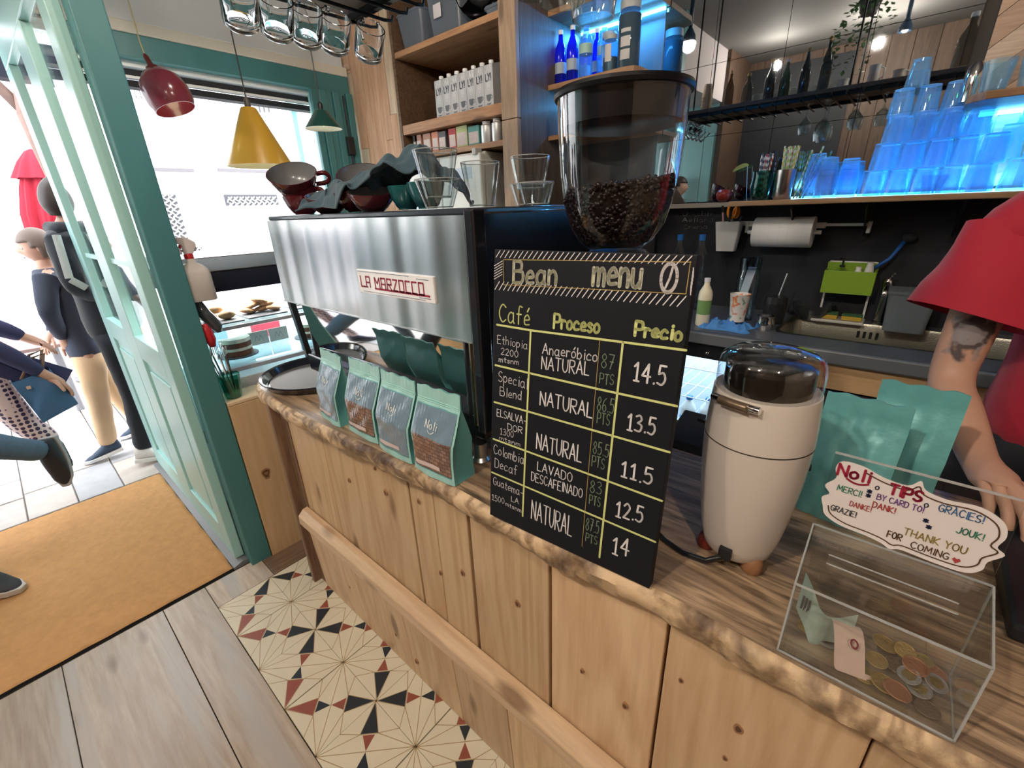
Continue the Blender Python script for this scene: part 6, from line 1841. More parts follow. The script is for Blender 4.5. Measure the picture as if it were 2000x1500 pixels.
def jar(label, x_, y_, r, h, z_, fillm, fz_, lidm, labs=()):
    t = thing('storage_jar', label, 'jar', (x_, y_, z_), 'jars on the blue lit shelf')
    MB().lathe([(0, 0), (r * .95, 0), (r, .006), (r, h * .80), (r * .82, h * .88), (r * .80, h * .89)], (x_, y_, z_), 28, cap=False).build('jar_wall', wtr, t, auto=45)
    MB().lathe([(0, h * .88), (r * .88, h * .88), (r * .90, h), (r * .84, h * 1.01), (0, h * 1.01)], (x_, y_, z_), 28).build('lid', lidm, t, auto=40)
    if fillm: MB().lathe([(0, .003), (r * .95, .003), (r * .96, h * fz_), (0, h * fz_)], (x_, y_, z_), 28).build('contents', fillm, t, auto=40)
    for a, b in labs:
        mb = MB(); mb.grid(lambda u, v: (x_ + r * 1.012 * cos(-1.9 + .9 * u), y_ + r * 1.012 * sin(-1.9 + .9 * u), z_ + lerp(a, b, v)), 8, 1); mb.build('paper_label', mat('label_white', (.62, .60, .58), .6), t, fix=False)
    return t
liddk = mat('lid_clear_grey', (.42, .48, .50), .4)
choc = mat('cocoa', (.045, .022, .016), .7)
jar('small jar half full of dark syrup on the blue lit shelf', -1.285, 2.27, .036, .155, 2.031, mat('syrup', (.02, .008, .006), .2), .42, liddk, ((.045, .115),))
jar('jar with a white label beside the small syrup jar', -1.335, 2.34, .040, .19, 2.031, None, 0, liddk, ((.05, .13),))
jar('tall jar of dark cocoa with three paper labels at the shelf corner', -1.195, 2.28, .052, .265, 2.031, choc, .80, mat('lid_grey_white', (.45, .46, .45), .4), ((.035, .075), (.085, .125), (.14, .155)))
jar('clear jar on the lower blue lit shelf', -1.50, 2.35, .05, .15, 1.796, None, 0, liddk)
jar('dark jar on the lower blue lit shelf behind the hopper', -1.30, 2.36, .05, .16, 1.796, choc, .5, black)
kb = thing('blender', 'dark kitchen blender on the lower blue lit shelf', 'blender', (-1.40, 2.36, 1.796))
MB().lathe([(.05, 0), (.055, .01), (.042, .06), (.03, .065)], (-1.40, 2.36, 1.796), 24).build('motor_base', blackm, kb, auto=40)
MB().lathe([(.03, .065), (.045, .15), (.05, .19)], (-1.40, 2.36, 1.796), 24, cap=False).build('jug', pet, kb, auto=40)
MB().tube([(-1.45, 2.34, 1.97), (-1.475, 2.33, 1.95), (-1.47, 2.33, 1.89), (-1.44, 2.35, 1.88)], .006, 8).build('handle', blackm, kb, smooth=True)
# block and steel box on the worktop below
t = thing('steel_hood', 'slanted brushed steel box standing on the back worktop under the shelves', 'box', (-1.25, 2.3, BZ))
MB().prism([(-1.42, 2.15, BZ), (-1.42, 2.50, BZ), (-1.42, 2.50, 1.56), (-1.42, 2.30, 1.50), (-1.42, 2.15, 1.42)], (.34, 0, 0)).build('housing', steel, t, bevel=.006)
lowc = thing('tall_cabinet', 'dark low cabinet under the blue lit bottle shelves', 'cabinet', (-1.35, 2.2, 0))
MB().box((-1.605, 1.98, 0), (-1.085, 2.54, .895)).build('body', blackm, lowc, bevel=.003)
MB().box((-1.60, 1.97, .1), (-1.09, 1.98, .88)).build('door', mat('door_dark'), lowc, bevel=.002)

# ---------------------------------------------------------------- side shelf beside the mirror
ss = thing('side_shelf', 'wooden shelf with rounded corner beside the mirror, lit blue underneath', 'shelf', (.5, 2.4, 1.70))
MB().prism([(.05, 2.26, 1.70), (.09, 2.20, 1.70), (1.2, 2.20, 1.70), (1.2, 2.54, 1.70), (.05, 2.54, 1.70)], (0, 0, .024)).build('shelf_board', shelfw, ss, bevel=.003)
MB().box((.10, 2.50, 1.685), (1.1, 2.52, 1.697)).build('led_strip', mat('led_blue'), ss)
MB().box((.25, 2.52, 1.45), (.275, 2.54, 2.2)).build('bracket', black, ss)
area('side_led', (.5, 2.45, 1.68), .8, 1.6, (.05, .42, 1.0), (0, 0, 0), size_y=.02)
for k, x_ in enumerate((.105, .19, .30)):
    bar_glass(.030, .040, .095, (x_, 2.30, 1.7245), ('cloudy tumbler at the mirror end of the side shelf', 'second tumbler on the side shelf', 'third tumbler on the side shelf')[k], 'tumblers on the side shelf', up=True)
t = thing('shaker', 'slim steel cocktail shaker at the edge of the mirror', 'shaker', (.06, 2.36, 1.7245))
MB().lathe([(0, 0), (.024, 0), (.027, .07), (.022, .10), (.012, .118), (0, .12)], (.055, 2.40, 1.7245), 24).build('shaker_body', chrome, t, auto=40)

# ---------------------------------------------------------------- hanging rack over the counter
rk = thing('hanging_rack', 'black overhead rack of rods and dark board hanging above the counter', 'rack', (-.6, .9, 2.03))
MB().box((-1.66, .66, 2.075), (.75, 1.12, 2.10)).build('board', wood('rack_board', (.10, .06, .04), (.22, .14, .09), 'X', .5, .6), rk, bevel=.003)
rodm = mat('rod_black', (.015, .016, .018), .35, .6)
for x_ in np.arange(-1.60, .72, .085):
    MB().tube([(x_, .62, 2.045), (x_, 1.13, 2.045), (x_, 1.16, 2.05), (x_, 1.165, 2.065)], .0055, 8).build('rod', rodm, rk, smooth=True)
for y_ in (.70, 1.08):
    MB().box((-1.64, y_ - .01, 2.052), (.73, y_ + .01, 2.075)).build('rod_bearer', rodm, rk)
for x_ in (-1.5, -.5, .6):
    for y_ in (.70, 1.08):
        MB().tube([(x_, y_, 2.10), (x_, y_, 3.0)], .006, 8).build('hanger', rodm, rk)
# glass mugs hanging on the first rod
mugg = mat('mug_glass', (.97, .985, 1.0), 0.0, trans=1.0, ior=1.47)
def mug(label, hook, first=None):
    ax_ = Vector((.62, -.18, .62)).normalized()          # from the base to the mouth
    hd_ = Vector((-.62, 0, .74)); hd_ = (hd_ - ax_ * hd_.dot(ax_)).normalized()
    if first: return copy_tree(first, loc=hook, label=label)
    t = thing('glass_mug', label, 'mug', (0, 0, 0), 'glass mugs hanging from the rack')
    r, h = .0475, .098
    c = -hd_ * (r + .022) - ax_ * (h * .62)
    MB().lathe([(0, 0), (r * .86, 0), (r * .97, .006), (r, .02), (r, h), (r - .0025, h + .001), (r - .004, h), (r - .004, .022), (r * .80, .013), (0, .011)], c, 40, ax=ax_, cap=False).build('mug_wall', mugg, t, auto=50)
    P_ = lambda d, z: c + hd_ * d + ax_ * z
    MB().tube(smooth3d([P_(r - .001, h * .86), P_(r + .016, h * .90), P_(r + .022, h * .66), P_(r + .020, h * .40), P_(r - .001, h * .28)], 4), .0048, 10).build('handle', mugg, t, smooth=True)
    remember(t)
    t.location = hook
    return t
hooks = [((452, 3), 'glass mug hanging nearest the entrance end of the rack'), ((522, 10), 'second hanging glass mug from the entrance end'), ((580, 26), 'middle one of the five hanging glass mugs'), ((636, 42), 'fourth hanging glass mug, before the gap'), ((704, 62), 'last hanging glass mug, in front of the plank wall')]
fm = None
for (pp, lab) in hooks:
    hk = at(pp[0], pp[1], x=-1.60); hk.z = 2.040; hk.x = -1.60
    m_ = mug(lab, hk, fm)
    fm = fm or m_
# stemmed glasses hanging upside down
wg = None
def wineglass(label, c, first, sc=1.0):
    if first: return copy_tree(first, loc=c, label=label)
    t = thing('wine_glass', label, 'wine glass', (0, 0, 0), 'stemmed glasses hanging from the rack')
    MB().lathe([(0, 0), (.034, -.001), (.034, -.003), (.006, -.010), (.0045, -.02), (.0042, -.075), (.012, -.088), (.034, -.115), (.040, -.15), (.034, -.19), (.0325, -.19), (.0385, -.15), (.032, -.117), (.010, -.091), (0, -.089)], (0, 0, 0), 28, cap=False).build('bowl_and_stem', gclear, t, auto=50)
    remember(t); t.location = c
    return t
for i, (x_, y_, lab) in enumerate(((-.735, .95, 'hanging wine glass over the machine end, seen again in the mirror'), (-.44, .90, 'hanging wine glass above the bean hopper'), (-.44, 1.03, 'hanging wine glass behind the one above the hopper'), (-.30, .95, 'hanging wine glass above the coffee mill'))):
    g_ = wineglass(lab, (x_, y_, 2.050), wg); wg = wg or g_
for px, py, lab in ((1158, 38, 'large hanging glass nearest the bottle shelf'), (1098, 6, 'large hanging glass beside the wooden post')):
    c = at(px, py, z=1.803); c.z = 2.05
    copy_tree(wg, loc=c, label=lab).scale = (1.3, 1.3, 1.3)
# bottles and jugs on top of the rack (seen in the mirror)
rb1 = [(-1.47, .04, .24, (.55, .42, .30), 'stack of brown paper cups on the rack', 1), (-1.30, .03, .26, (.35, .30, .25), 'slim bottle with a cork on the rack', 0), (-1.17, .038, .22, (.55, .60, .60), 'clear spirit bottle with yellow top on the rack', 0), (-1.02, .036, .28, (.04, .05, .05), 'dark bottle on the rack', 0), (-.92, .034, .26, (.05, .10, .06), 'green bottle with a pale cap on the rack', 0), (-.80, .034, .30, (.05, .06, .05), 'tall dark bottle on the rack', 0), (-.68, .034, .34, (.30, .36, .38), 'tallest clear bottle on the rack', 0), (.02, .05, .30, (.45, .48, .48), 'tall pale glass vase on the rack', 0), (.12, .035, .26, (.20, .45, .60), 'slim blue bottle on the rack', 0), (.36, .045, .26, (.15, .50, .35), 'green bottle at the end of the rack', 0)]
for x_, r_, h_, col, lab, kind in rb1:
    if kind:
        t = thing('paper_cup_stack', lab, 'paper cups', (x_, .9, 2.10))
        for k in range(6):
            MB().lathe([(.040, .075 - .075), (.028, .09), (0, .09)], (x_, .9, 2.101 + k * .022), 20).build('paper_cup', mat('kraft', (.50, .36, .23), .7), t, auto=40)
    else:
        m_ = mat('glass_%s' % lab.split()[-4], col, .08, coat=.5) if sum(col) < .4 else thin('thin_%0.2f' % col[0], col, facing=.35)
        bottle('spirit_bottle', lab, (x_, .9, 2.101), r_, h_, m_, capw if 'pale' in lab else mat('cork', (.45, .30, .12), .7), 'bottles on top of the rack', neck=.48, nr=.32)
crock = thing('crock', 'white lidded pot on top of the rack', 'pot', (.24, .92, 2.10))
MB().lathe([(.055, 0), (.066, .01), (.066, .13), (.062, .145)], (.24, .92, 2.101), 28).build('pot', mat('crock_white', (.60, .60, .56), .4), crock, auto=40)
MB().lathe([(.068, .145), (.068, .158), (.02, .165), (.015, .18), (0, .182)], (.24, .92, 2.101), 28).build('lid', mat('crock_white'), crock, auto=40)
for x_, k, lab in ((-.56, 0, 'small white cup on the rack'), (-.40, 1, 'white milk jug on the rack'), (-.27, 1, 'small white creamer on the rack')):
    t = thing('milk_jug', lab, 'jug', (x_, .92, 2.10), 'white jugs on the rack')
    h_ = .07 + .05 * (x_ == -.40)
    MB().lathe([(0, 0), (.028, 0), (.033, .015), (.028, h_ * .7), (.033, h_), (.030, h_), (.025, h_ * .7), (0, .01)], (x_, .92, 2.101), 24).build('jug_body', mat('crock_white'), t, auto=40)
    if k: MB().tube([(x_ + .028, .92, 2.10 + h_ * .9), (x_ + .052, .92, 2.10 + h_ * .8), (x_ + .05, .92, 2.10 + h_ * .4), (x_ + .03, .92, 2.10 + h_ * .3)], .004, 8).build('handle', mat('crock_white'), t, smooth=True)
for i in range(9):
    x_ = -1.12 + i * .062
    tumbler('tumbler', 'upturned tumbler in the row on top of the rack', (x_, .82, 2.101), .032, .028, .085, group='tumblers on top of the rack')

# ---------------------------------------------------------------- wall behind the camera (seen in the mirror)
cb2 = thing('large_blackboard', 'big plain blackboard on the wall opposite the mirror', 'blackboard', (-1.45, -1.82, 1.3))
MB().box((-1.97, -1.824, 1.15), (-.85, -1.812, 2.92)).build('board', mat('board_dark', (.012, .014, .018), .6), cb2, bevel=.004)
hp = thing('hanging_plant', 'trailing green plant hanging under the ceiling near the mirror', 'plant', (-.6, .1, 2.7))
MB().lathe([(.05, 0), (.08, .10), (.075, .10), (.045, .01)], (-.6, .1, 2.72), 20).build('pot', mat('pot_dark', (.03, .03, .03), .5), hp, auto=40)
MB().tube([(-.6, .1, 2.8), (-.6, .1, 3.0)], .003, 6).build('cord', black, hp)
rnd = random.Random(12)
leafm = mat('leaf', (.05, .13, .04), .45, var=.4, bscale=8)
mb = MB()
for i in range(26):
    a = rnd.uniform(0, 2 * pi); L2 = rnd.uniform(.15, .6)
    for k in range(int(L2 / .035)):
        p_ = Vector((-.6 + cos(a) * (.08 + .12 * min(1, k / 5)), .1 + sin(a) * (.08 + .12 * min(1, k / 5)), 2.82 - k * .035 + .02 * sin(k)))
        d_ = Vector((rnd.uniform(-1, 1), rnd.uniform(-1, 1), rnd.uniform(-.6, .2))).normalized() * .045
        s_ = d_.cross(Vector((0, 0, 1))).normalized() * .016
        mb.add([p_, p_ + d_ * .5 + s_, p_ + d_, p_ + d_ * .5 - s_], [(0, 1, 2, 3)])
mb.build('foliage', leafm, hp)['kind'] = 'stuff'
# ceiling spot lamps (mirrored in the glass)
for i, (x_, y_) in enumerate(((-1.66, .90), (.05, .9), (-.4, -.6))):
    t = thing('spot_lamp', ('small blue tube spot lamp over the entrance end of the rack', 'small blue tube spot lamp over the tip box', 'small blue tube spot lamp behind the counter front')[i], 'lamp', (x_, y_, 3.0), 'ceiling spot lamps')
    z_ = 2.62 if i == 0 else 2.72
    MB().tube([(x_, y_, 3.0), (x_, y_, z_ + .07)], .016, 12).build('tube', mat('lamp_tube', (.03, .07, .13), .4), t, smooth=True)
    MB().lathe([(.018, .09), (.045, .04), (.05, 0), (.047, 0), (.04, .03), (0, .05)], (x_, y_, z_), 24, cap=False).build('shade', mat('lamp_tube'), t, auto=40)
    MB().ball((x_, y_, z_ + .018), .024, 14).build('bulb', mat('bulb_warm', (1, 1, 1), .5, emit=(1.0, .90, .72), es=30), t, smooth=True)
# ---------------------------------------------------------------- pine block behind the post, with cutlery jar
pb = thing('pine_cabinet', 'pale pine block with a dark knot standing against the teal post', 'cabinet', (-2.0, .5, 0))
knot = pine_l
MB().box((-1.905, .445, 0), (-1.885, .600, .745)).build('front_panel', pine_l, pb, bevel=.0015)
MB().box((-2.02, .445, 0), (-1.906, .598, .745)).build('body', pine_l, pb, bevel=.0015)
MB().box((-2.025, .445, .7465), (-1.885, .600, .760)).build('top_board', wood('pine_top', (.62, .46, .28), (.78, .62, .42), 'Y', .4, .5), pb, bevel=.002)
mb = MB()
c = at(520, 925, x=-1.8845)
for i in range(3):
    r = .030 - .009 * i
    mb.add([c + Vector((.0006 + .0002 * i, (r * .55 + .004 * sin(3 * a)) * cos(a), (r + .004 * cos(2 * a)) * sin(a))) for a in [2 * pi * k / 18 for k in range(18)]], [tuple(range(18))], i % 2)
mb.build('knot', [mat('knot_ring', (.36, .17, .08), .5), mat('knot_core', (.12, .045, .025), .5)], pb, fix=False)
gj = thing('cutlery_jar', 'green tinted fluted tumbler with cutlery on the pine block', 'tumbler', (-1.95, .50, .76))
jc = at(437, 778, z=.762)
jc = Vector((-1.94, .488, .7605))
gw = MB().lathe([(0, 0), (.026, 0), (.030, .004), (.040, .100), (.038, .100), (.028, .008), (0, .006)], jc, 40, cap=False)
gw.v = [tuple(Vector(p) + ((Vector(p) - jc) * Vector((1, 1, 0))) * (.05 * cos(10 * math.atan2(p[1] - jc.y, p[0] - jc.x)))) for p in gw.v]
gw.build('tumbler_wall', thin('cutlery_green', (.35, .68, .60), facing=.35, edge=(.5, .75, .7)), gj, auto=50)
rnd = random.Random(5)
for k in range(9):
    a = 2 * pi * k / 9
    b0 = jc + Vector((.010 * cos(a), .010 * sin(a), .008)); b1 = jc + Vector((.030 * cos(a) - .012, .030 * sin(a) - .012, .16 + rnd.uniform(-.02, .03)))
    if b1.y < .452: b1.y = .452
    o = thing('spoon' if k % 2 else 'fork', 'steel %s standing in the green cutlery tumbler' % ('spoon' if k % 2 else 'fork'), 'cutlery', b0, 'cutlery in the green tumbler' if k % 2 else 'forks in the green tumbler')
    MB().tube([b0, b1], [.0035, .003], 6).build('handle', chrome, o)
    if k % 2:
        MB().ball(b1 + Vector((0, 0, .016)), (.010, .004, .018), 10).build('bowl', chrome, o, smooth=True)
    else:
        for q_ in (-1, 0, 1):
            MB().tube([b1 + Vector((0, .005 * q_, 0)), b1 + Vector((0, .005 * q_, .03))], .0014, 5).build('tine', chrome, o)

# ---------------------------------------------------------------- spray bottle and utensils on the post's clip rail
rl = thing('clip_rail', 'small steel clip rail on the inner side of the teal post', 'rail', (-1.93, .445, 1.33))
MB().box((-1.955, .4425, 1.325), (-1.905, .452, 1.345)).build('rail', steel, rl, bevel=.002)
MB().tube([(-1.93, .450, 1.335), (-1.93, .500, 1.335), (-1.93, .505, 1.345)], .004, 8).build('hook', steel, rl, smooth=True)
spb = thing('spray_bottle', 'white spray bottle with red trigger hanging beside the teal post', 'spray bottle', (-1.93, .50, 1.155))
y0_, y1_ = at(352, 560, x=-1.93).y, at(419, 560, x=-1.93).y
cy_ = (y0_ + y1_) / 2; hw = (y1_ - y0_) / 2 * .92
sp_pl = mat('bottle_milky', (.62, .58, .54), .3, sss=.1)
secs = [(.92, .150 - .150, 0), (1, .004, 0), (1, .095, 0), (.92, .112, 0), (.60, .128, 0), (.34, .135, 0), (.30, .150, 0)]
mb = MB()
for s_, z_, _ in secs:
    mb.v += [(-1.93 + (x + 1.93) * (.60 if s_ > .5 else 1), y, z) for x, y, z in rrect(-1.93 - hw * s_, -1.93 + hw * s_, cy_ - hw * s_, cy_ + hw * s_, hw * s_ * .45, 1.157 + z_, 4)]
n = len(mb.v) // len(secs)
for i in range(len(secs) - 1):
    for k in range(n): mb.f.append((i * n + k, i * n + (k + 1) % n, (i + 1) * n + (k + 1) % n, (i + 1) * n + k)); mb.m.append(0)
mb.f.append(tuple(range(n))); mb.m.append(0)
mb.build('bottle', sp_pl, spb, auto=40)
redp = mat('plastic_red', (.52, .02, .03), .35)
zc_ = 1.157 + .148
MB().lathe([(.014, 0), (.015, .014), (.012, .020), (0, .02)], (-1.93, cy_, zc_), 18).build('collar', redp, spb, auto=40)
MB().prism([(-1.941, cy_ + .014, zc_ + .018), (-1.941, cy_ - .012, zc_ + .018), (-1.941, cy_ - .014, zc_ + .050), (-1.941, cy_ - .040, zc_ + .062), (-1.941, cy_ - .040, zc_ + .074), (-1.941, cy_ + .002, zc_ + .076), (-1.941, cy_ + .028, zc_ + .058), (-1.941, cy_ + .030, zc_ + .046)], (.022, 0, 0)).build('spray_head', mat('head_white', (.70, .62, .60), .35), spb, bevel=.003)
MB().prism([(-1.936, cy_ - .020, zc_ + .052), (-1.936, cy_ - .012, zc_ + .050), (-1.936, cy_ - .024, zc_ + .018), (-1.936, cy_ - .044, zc_ - .012), (-1.936, cy_ - .048, zc_ - .008), (-1.936, cy_ - .030, zc_ + .022)], (.012, 0, 0)).build('trigger', redp, spb, bevel=.002)
MB().prism([(-1.940, cy_ - .014, zc_ + .060), (-1.940, cy_ - .040, zc_ + .062), (-1.940, cy_ - .050, zc_ + .066), (-1.940, cy_ - .050, zc_ + .076), (-1.940, cy_ - .030, zc_ + .078)], (.020, 0, 0)).build('nozzle', redp, spb, bevel=.002)
MB().tube([(-1.93, cy_, 1.160), (-1.93, cy_ + .004, zc_)], .002, 6).build('dip_tube', cup_p, spb)
lad = thing('oven_glove', 'dark shiny glove hanging under the spray bottle', 'glove', (-1.95, .475, 1.06))
MB().tube([(-1.94, .462, 1.155), (-1.94, .470, 1.11), (-1.94, .486, 1.08), (-1.94, .50, 1.05), (-1.94, .502, 1.03)], [.012, .022, .024, .020, .010], 14).build('mitt', mat('glove_dark', (.06, .07, .08), .2, coat=.4), lad, smooth=True)
rb_ = thing('silicone_spatula', 'red silicone spatula hanging below the spray bottle', 'spatula', (-1.915, .447, 1.05))
MB().tube([(-1.915, .452, 1.33), (-1.915, .452, 1.06)], .004, 8).build('handle', thin('clear_handle', (.9, .9, .9), facing=.4), rb_)
MB().tube([(-1.915, .452, 1.075), (-1.915, .456, 1.05), (-1.915, .460, 1.015), (-1.915, .462, .985)], [.010, .018, .019, .010], 14).build('blade', redp, rb_, smooth=True)

# ---------------------------------------------------------------- glazed pastry display case
dc = thing('display_case', 'glazed pastry display case with two lit shelves by the shop window', 'display case', (-2.4, 1.05, 0))
cx0, cx1, cy0, cy1 = -2.62, -2.04, .44, 1.66
casew = mat('case_white', (.72, .74, .75), .4)
MB().box((cx0, cy0, .0), (cx1, cy1, .06)).build('plinth', black, dc)
MB().box((cx0, cy0, .06), (cx1, cy1, .40)).build('base', casew, dc, bevel=.003)
MB().box((cx0, cy0, .40), (cx1 + .006, cy1, .47)).build('grille', black, dc, bevel=.003)
MB().box((cx0, cy0, .47), (cx1, cy1, .80)).build('base', casew, dc, bevel=.003)
MB().box((cx0 + .05, cy0, 1.245), (cx1 + .01, cy1, 1.30)).build('top_band', mat('case_steel', (.42, .42, .42), .25, 1.0), dc, bevel=.003)
MB().box((cx0 + .06, cy0, 1.165), (cx1 + .004, cy1, 1.244)).build('top_rail', mat('case_black', (.010, .012, .022), .3), dc, bevel=.003)
for z_, xx in ((1.022, cx1 - .02), (.853, cx1)):
    MB().box((cx0 + .03, cy0, z_ - .016), (xx, cy1, z_)).build('glass_shelf', thin('shelf_glass', (.80, .90, .92), facing=.15, frost=.12), dc)
    MB().box((xx, cy0, z_ - .016), (xx + .006, cy1, z_ - .002)).build('shelf_edge', mat('edge_grey', (.36, .40, .45), .3), dc)
MB().box((cx0, cy0, .80), (cx0 + .006, cy1, 1.245)).build('front_glass', glass, dc)
MB().box((cx0, cy1 - .006, .80), (cx1, cy1, 1.245)).build('end_glass', glass, dc)
pA, pB = at(562, 588, x=cx1), at(601, 690, x=cx1)
MB().bar((cx1 + .012, pA.y, 1.17), (cx1 + .012, pB.y, .80), .024, .030).build('door_post', black, dc, bevel=.002)
MB().box((cx1 + .0, cy0, .835), (cx1 + .02, cy1, .852)).build('door_track', mat('edge_grey'), dc)
MB().box((cx0 + .1, cy0 + .02, 1.155), (cx0 + .14, cy1 - .02, 1.164)).build('light_tube', mat('case_light', (1, 1, 1), .5, emit=(1, .97, .92), es=12), dc)
area('case_fill', (-2.33, 1.05, 1.15), 1.1, 16, (1, .97, .92), (0, 0, pi / 2), size_y=.25)  # fill light added inside the case to brighten it
slate = mat('slate', (.10, .11, .13), .6)
def plate(label, x, y, z, w, d, rot=0):
    t = thing('slate_plate', label, 'plate', (x, y, z), 'slate plates in the display case')
    MB().box((-w / 2, -d / 2, 0), (w / 2, d / 2, .006), M=Matrix.Translation((x, y, z)) @ Matrix.Rotation(rot, 4, 'Z')).build('slate', slate, t, bevel=.002)
    return t
S1, S2 = 1.0225, .8535
p1 = at(500, 605, z=S1); 
plate('slate plate under the cookies on the upper shelf', -2.22, at(505, 604, x=-2.22).y, S1, .22, .17)
plate('slate plate under the pastries on the upper shelf nearest the post', -2.20, at(428, 628, x=-2.20).y, S1, .20, .14)
plate('slate plate of dark biscuits on the upper shelf behind the black post', -2.22, at(560, 585, x=-2.22).y + .06, S1, .18, .14)
ck_ = mat('cookie_crust', (.45, .27, .15), .8, var=.35, bump=.6, bscale=60)
ck2 = mat('pastry_gold', (.58, .38, .20), .7, var=.3, bump=.5, bscale=45)
cyy = at(505, 604, x=-2.22).y
rnd = random.Random(21)
for k, (dx, dy, dz, lab) in enumerate(((0, -.045, .014, 'flat cookie at the left of the cookie pile'), (0, .02, .014, 'cookie with almonds at the bottom of the cookie pile'), (.03, .055, .014, 'small cookie at the right of the cookie pile'), (-.01, -.02, .034, 'oval cookie in the middle of the cookie pile'), (.0, .035, .034, 'oval cookie leaning on the pile'), (0, .01, .052, 'topmost cookie of the pile'))):
    o = MB().ball((-2.22 + dx, cyy + dy, S1 + .006 + dz), (.030, .038, .012), 16, M=Matrix.Rotation(rnd.uniform(-.3, .3), 3, 'X') @ Matrix.Rotation(rnd.uniform(-1, 1), 3, 'Z')).build('cookie', ck_, smooth=True)
    tag(o, lab, 'cookie', 'cookies in the display case')
yy = at(428, 628, x=-2.20).y
for k, (dx, dy, dz, lab) in enumerate(((0, -.035, .018, 'golden pastry nearest the teal post'), (.02, .03, .018, 'golden pastry beside the first one'), (-.02, .0, .042, 'golden pastry on top of the two others'))):
    o = MB().ball((-2.2 + dx, yy + dy, S1 + .006 + dz), (.024, .034, .018), 14).build('pastry', ck2, smooth=True)
    tag(o, lab, 'pastry', 'pastries in the display case')
for k in range(3):
    o = MB().ball((-2.22, at(560, 585, x=-2.22).y + .03 + .035 * k, S1 + .02), (.022, .022, .012), 12).build('biscuit', mat('choc_biscuit', (.06, .035, .03), .7), smooth=True)
    tag(o, ('dark biscuit just behind the black post', 'dark biscuit in the middle of its plate', 'dark biscuit at the far side of its plate')[k], 'biscuit', 'dark biscuits in the display case')
cake_b = mat('cake_sponge', (.16, .07, .045), .8, bump=.5, bscale=80, var=.3); cream_ = mat('cake_cream', (.72, .74, .62), .6, bump=.4, bscale=40)
def cake(label, px, py, r, h, x=-2.22, wedge=2 * pi, a0=0):
    c = at(px, py, x=x); y = c.y
    bd_t = thing('cake_board', 'round slate board under the %s' % (' '.join(label.split()[:4]) + (' on the lower shelf' if 'half' in label else ' beyond the post')), 'board', (x, y, S2))
    MB().lathe([(0, 0), (r * 1.35, 0), (r * 1.35, .005), (0, .005)], (x, y, S2), 32).build('slate', slate, bd_t, auto=30)
    t = thing('layer_cake', label, 'cake', (x, y, S2 + .005))
    z = S2 + .0055
    for i, (hh, m__) in enumerate(((h * .30, cake_b), (h * .16, cream_), (h * .30, cake_b), (h * .22, cream_))):
        rr = r * (1.02 if m__ is cream_ else 1)
        rim = [(rr * (1 + .015 * sin(11 * a + i)), a) for a in [a0 + wedge * k / 28 for k in range(29)]]
        poly = [(x, y, z)] + [(x + q * cos(a), y + q * sin(a), z) for q, a in rim]
        MB().prism(poly, (0, 0, hh)).build('cream_layer' if m__ is cream_ else 'sponge_layer', m__, t, bevel=.002)
        z += hh
cake('half layer cake with white cream, on the lower shelf nearest the post', 465, 690, .062, .078, wedge=pi * 1.35, a0=-1.9)
cake('layer cake with pale cream beyond the black case post', 607, 650, .060, .070, x=-2.25)
for (px, py, z_, lab) in ((457, 590, S1, 'price card behind the pastries on the upper shelf'), (500, 640, S2, 'price card behind the half cake on the lower shelf'), (541, 640, S2, 'price card at the far end of the lower shelf')):
    c = at(px, py, x=-2.32)
    t = thing('price_card', lab, 'card', (-2.32, c.y, z_), 'price cards in the display case')
    MB().box((-2.322, c.y - .045, z_), (-2.318, c.y + .045, z_ + .065), M=None).build('card', mat('card_grey', (.42, .42, .38), .7), t)
    mb = MB(); ribbon(mb, [(-.02, .02), (-.01, .045), (.0, .02), (.01, .045), (.02, .02)], .002, Vector((-2.3175, c.y, z_)), Vector((0, 1, 0)), Vector((0, 0, 1)), Vector((0, 0, 0)))
    mb.build('scribble', mat('scribble_grey', (.2, .2, .2), .7), t, fix=False)
for (px, py, w, h_, col, lab) in ((525, 650, .13, .07, (.50, .05, .08), 'crimson carton behind the price card on the lower shelf'), (432, 660, .06, .09, (.25, .40, .62), 'light blue carton behind the half cake')):
    c = at(px, py, x=-2.45)
    t = thing('pastry_carton', lab, 'carton', (-2.45, c.y, S2))
    MB().box((-2.50, c.y - w / 2, S2), (-2.45, c.y + w / 2, S2 + h_)).build('carton', mat('carton_%.2f' % col[0], col, .5), t, bevel=.002)

# ---------------------------------------------------------------- pendant lamps in the window
def cord(t, p, z1=3.0, m=None):
    MB().tube([p, (p[0], p[1], z1)], .0028, 6).build('cord', m or black, t)
    MB().lathe([(.035, 0), (.035, .012), (0, .018)], (p[0], p[1], z1 - .018), 20).build('ceiling_rose', m or black, t, auto=40)
def pxr(px, p):   # metres for px pixels at p
    d = float(ROT[2] @ (np.array(p) - CAM)); return px * d / FPX
yl = thing('pendant_lamp', 'large yellow cone pendant lamp in the shop window', 'pendant lamp', (-2.5, 1.03, 1.67))
c = at(510, 325, x=-2.5); tp_z = at(497, 212, x=-2.5).z
r_ = .148
MB().lathe([(.030, tp_z - c.z), (.034, tp_z - c.z - .004), (r_, 0), (r_ - .003, 0), (.030, tp_z - c.z - .010)], c, 48, cap=False).build('shade', mat('shade_yellow', (.58, .33, .035), .38, coat=.2), yl, auto=40)
MB().lathe([(r_ - .004, .001), (.030, tp_z - c.z - .012)], c, 48, cap=False).build('shade_lining', mat('lining_cream', (.80, .72, .48), .5), yl, smooth=True)
MB().lathe([(.014, 0), (.014, .03), (.006, .05)], (c.x, c.y, tp_z - .005), 16).build('socket', mat('socket_grey', (.10, .09, .08), .4), yl, auto=40)
MB().ball((c.x, c.y, c.z + .07), .03, 16).build('bulb', mat('bulb_soft', (1, 1, 1), .4, emit=(1, .85, .55), es=6), yl, smooth=True)
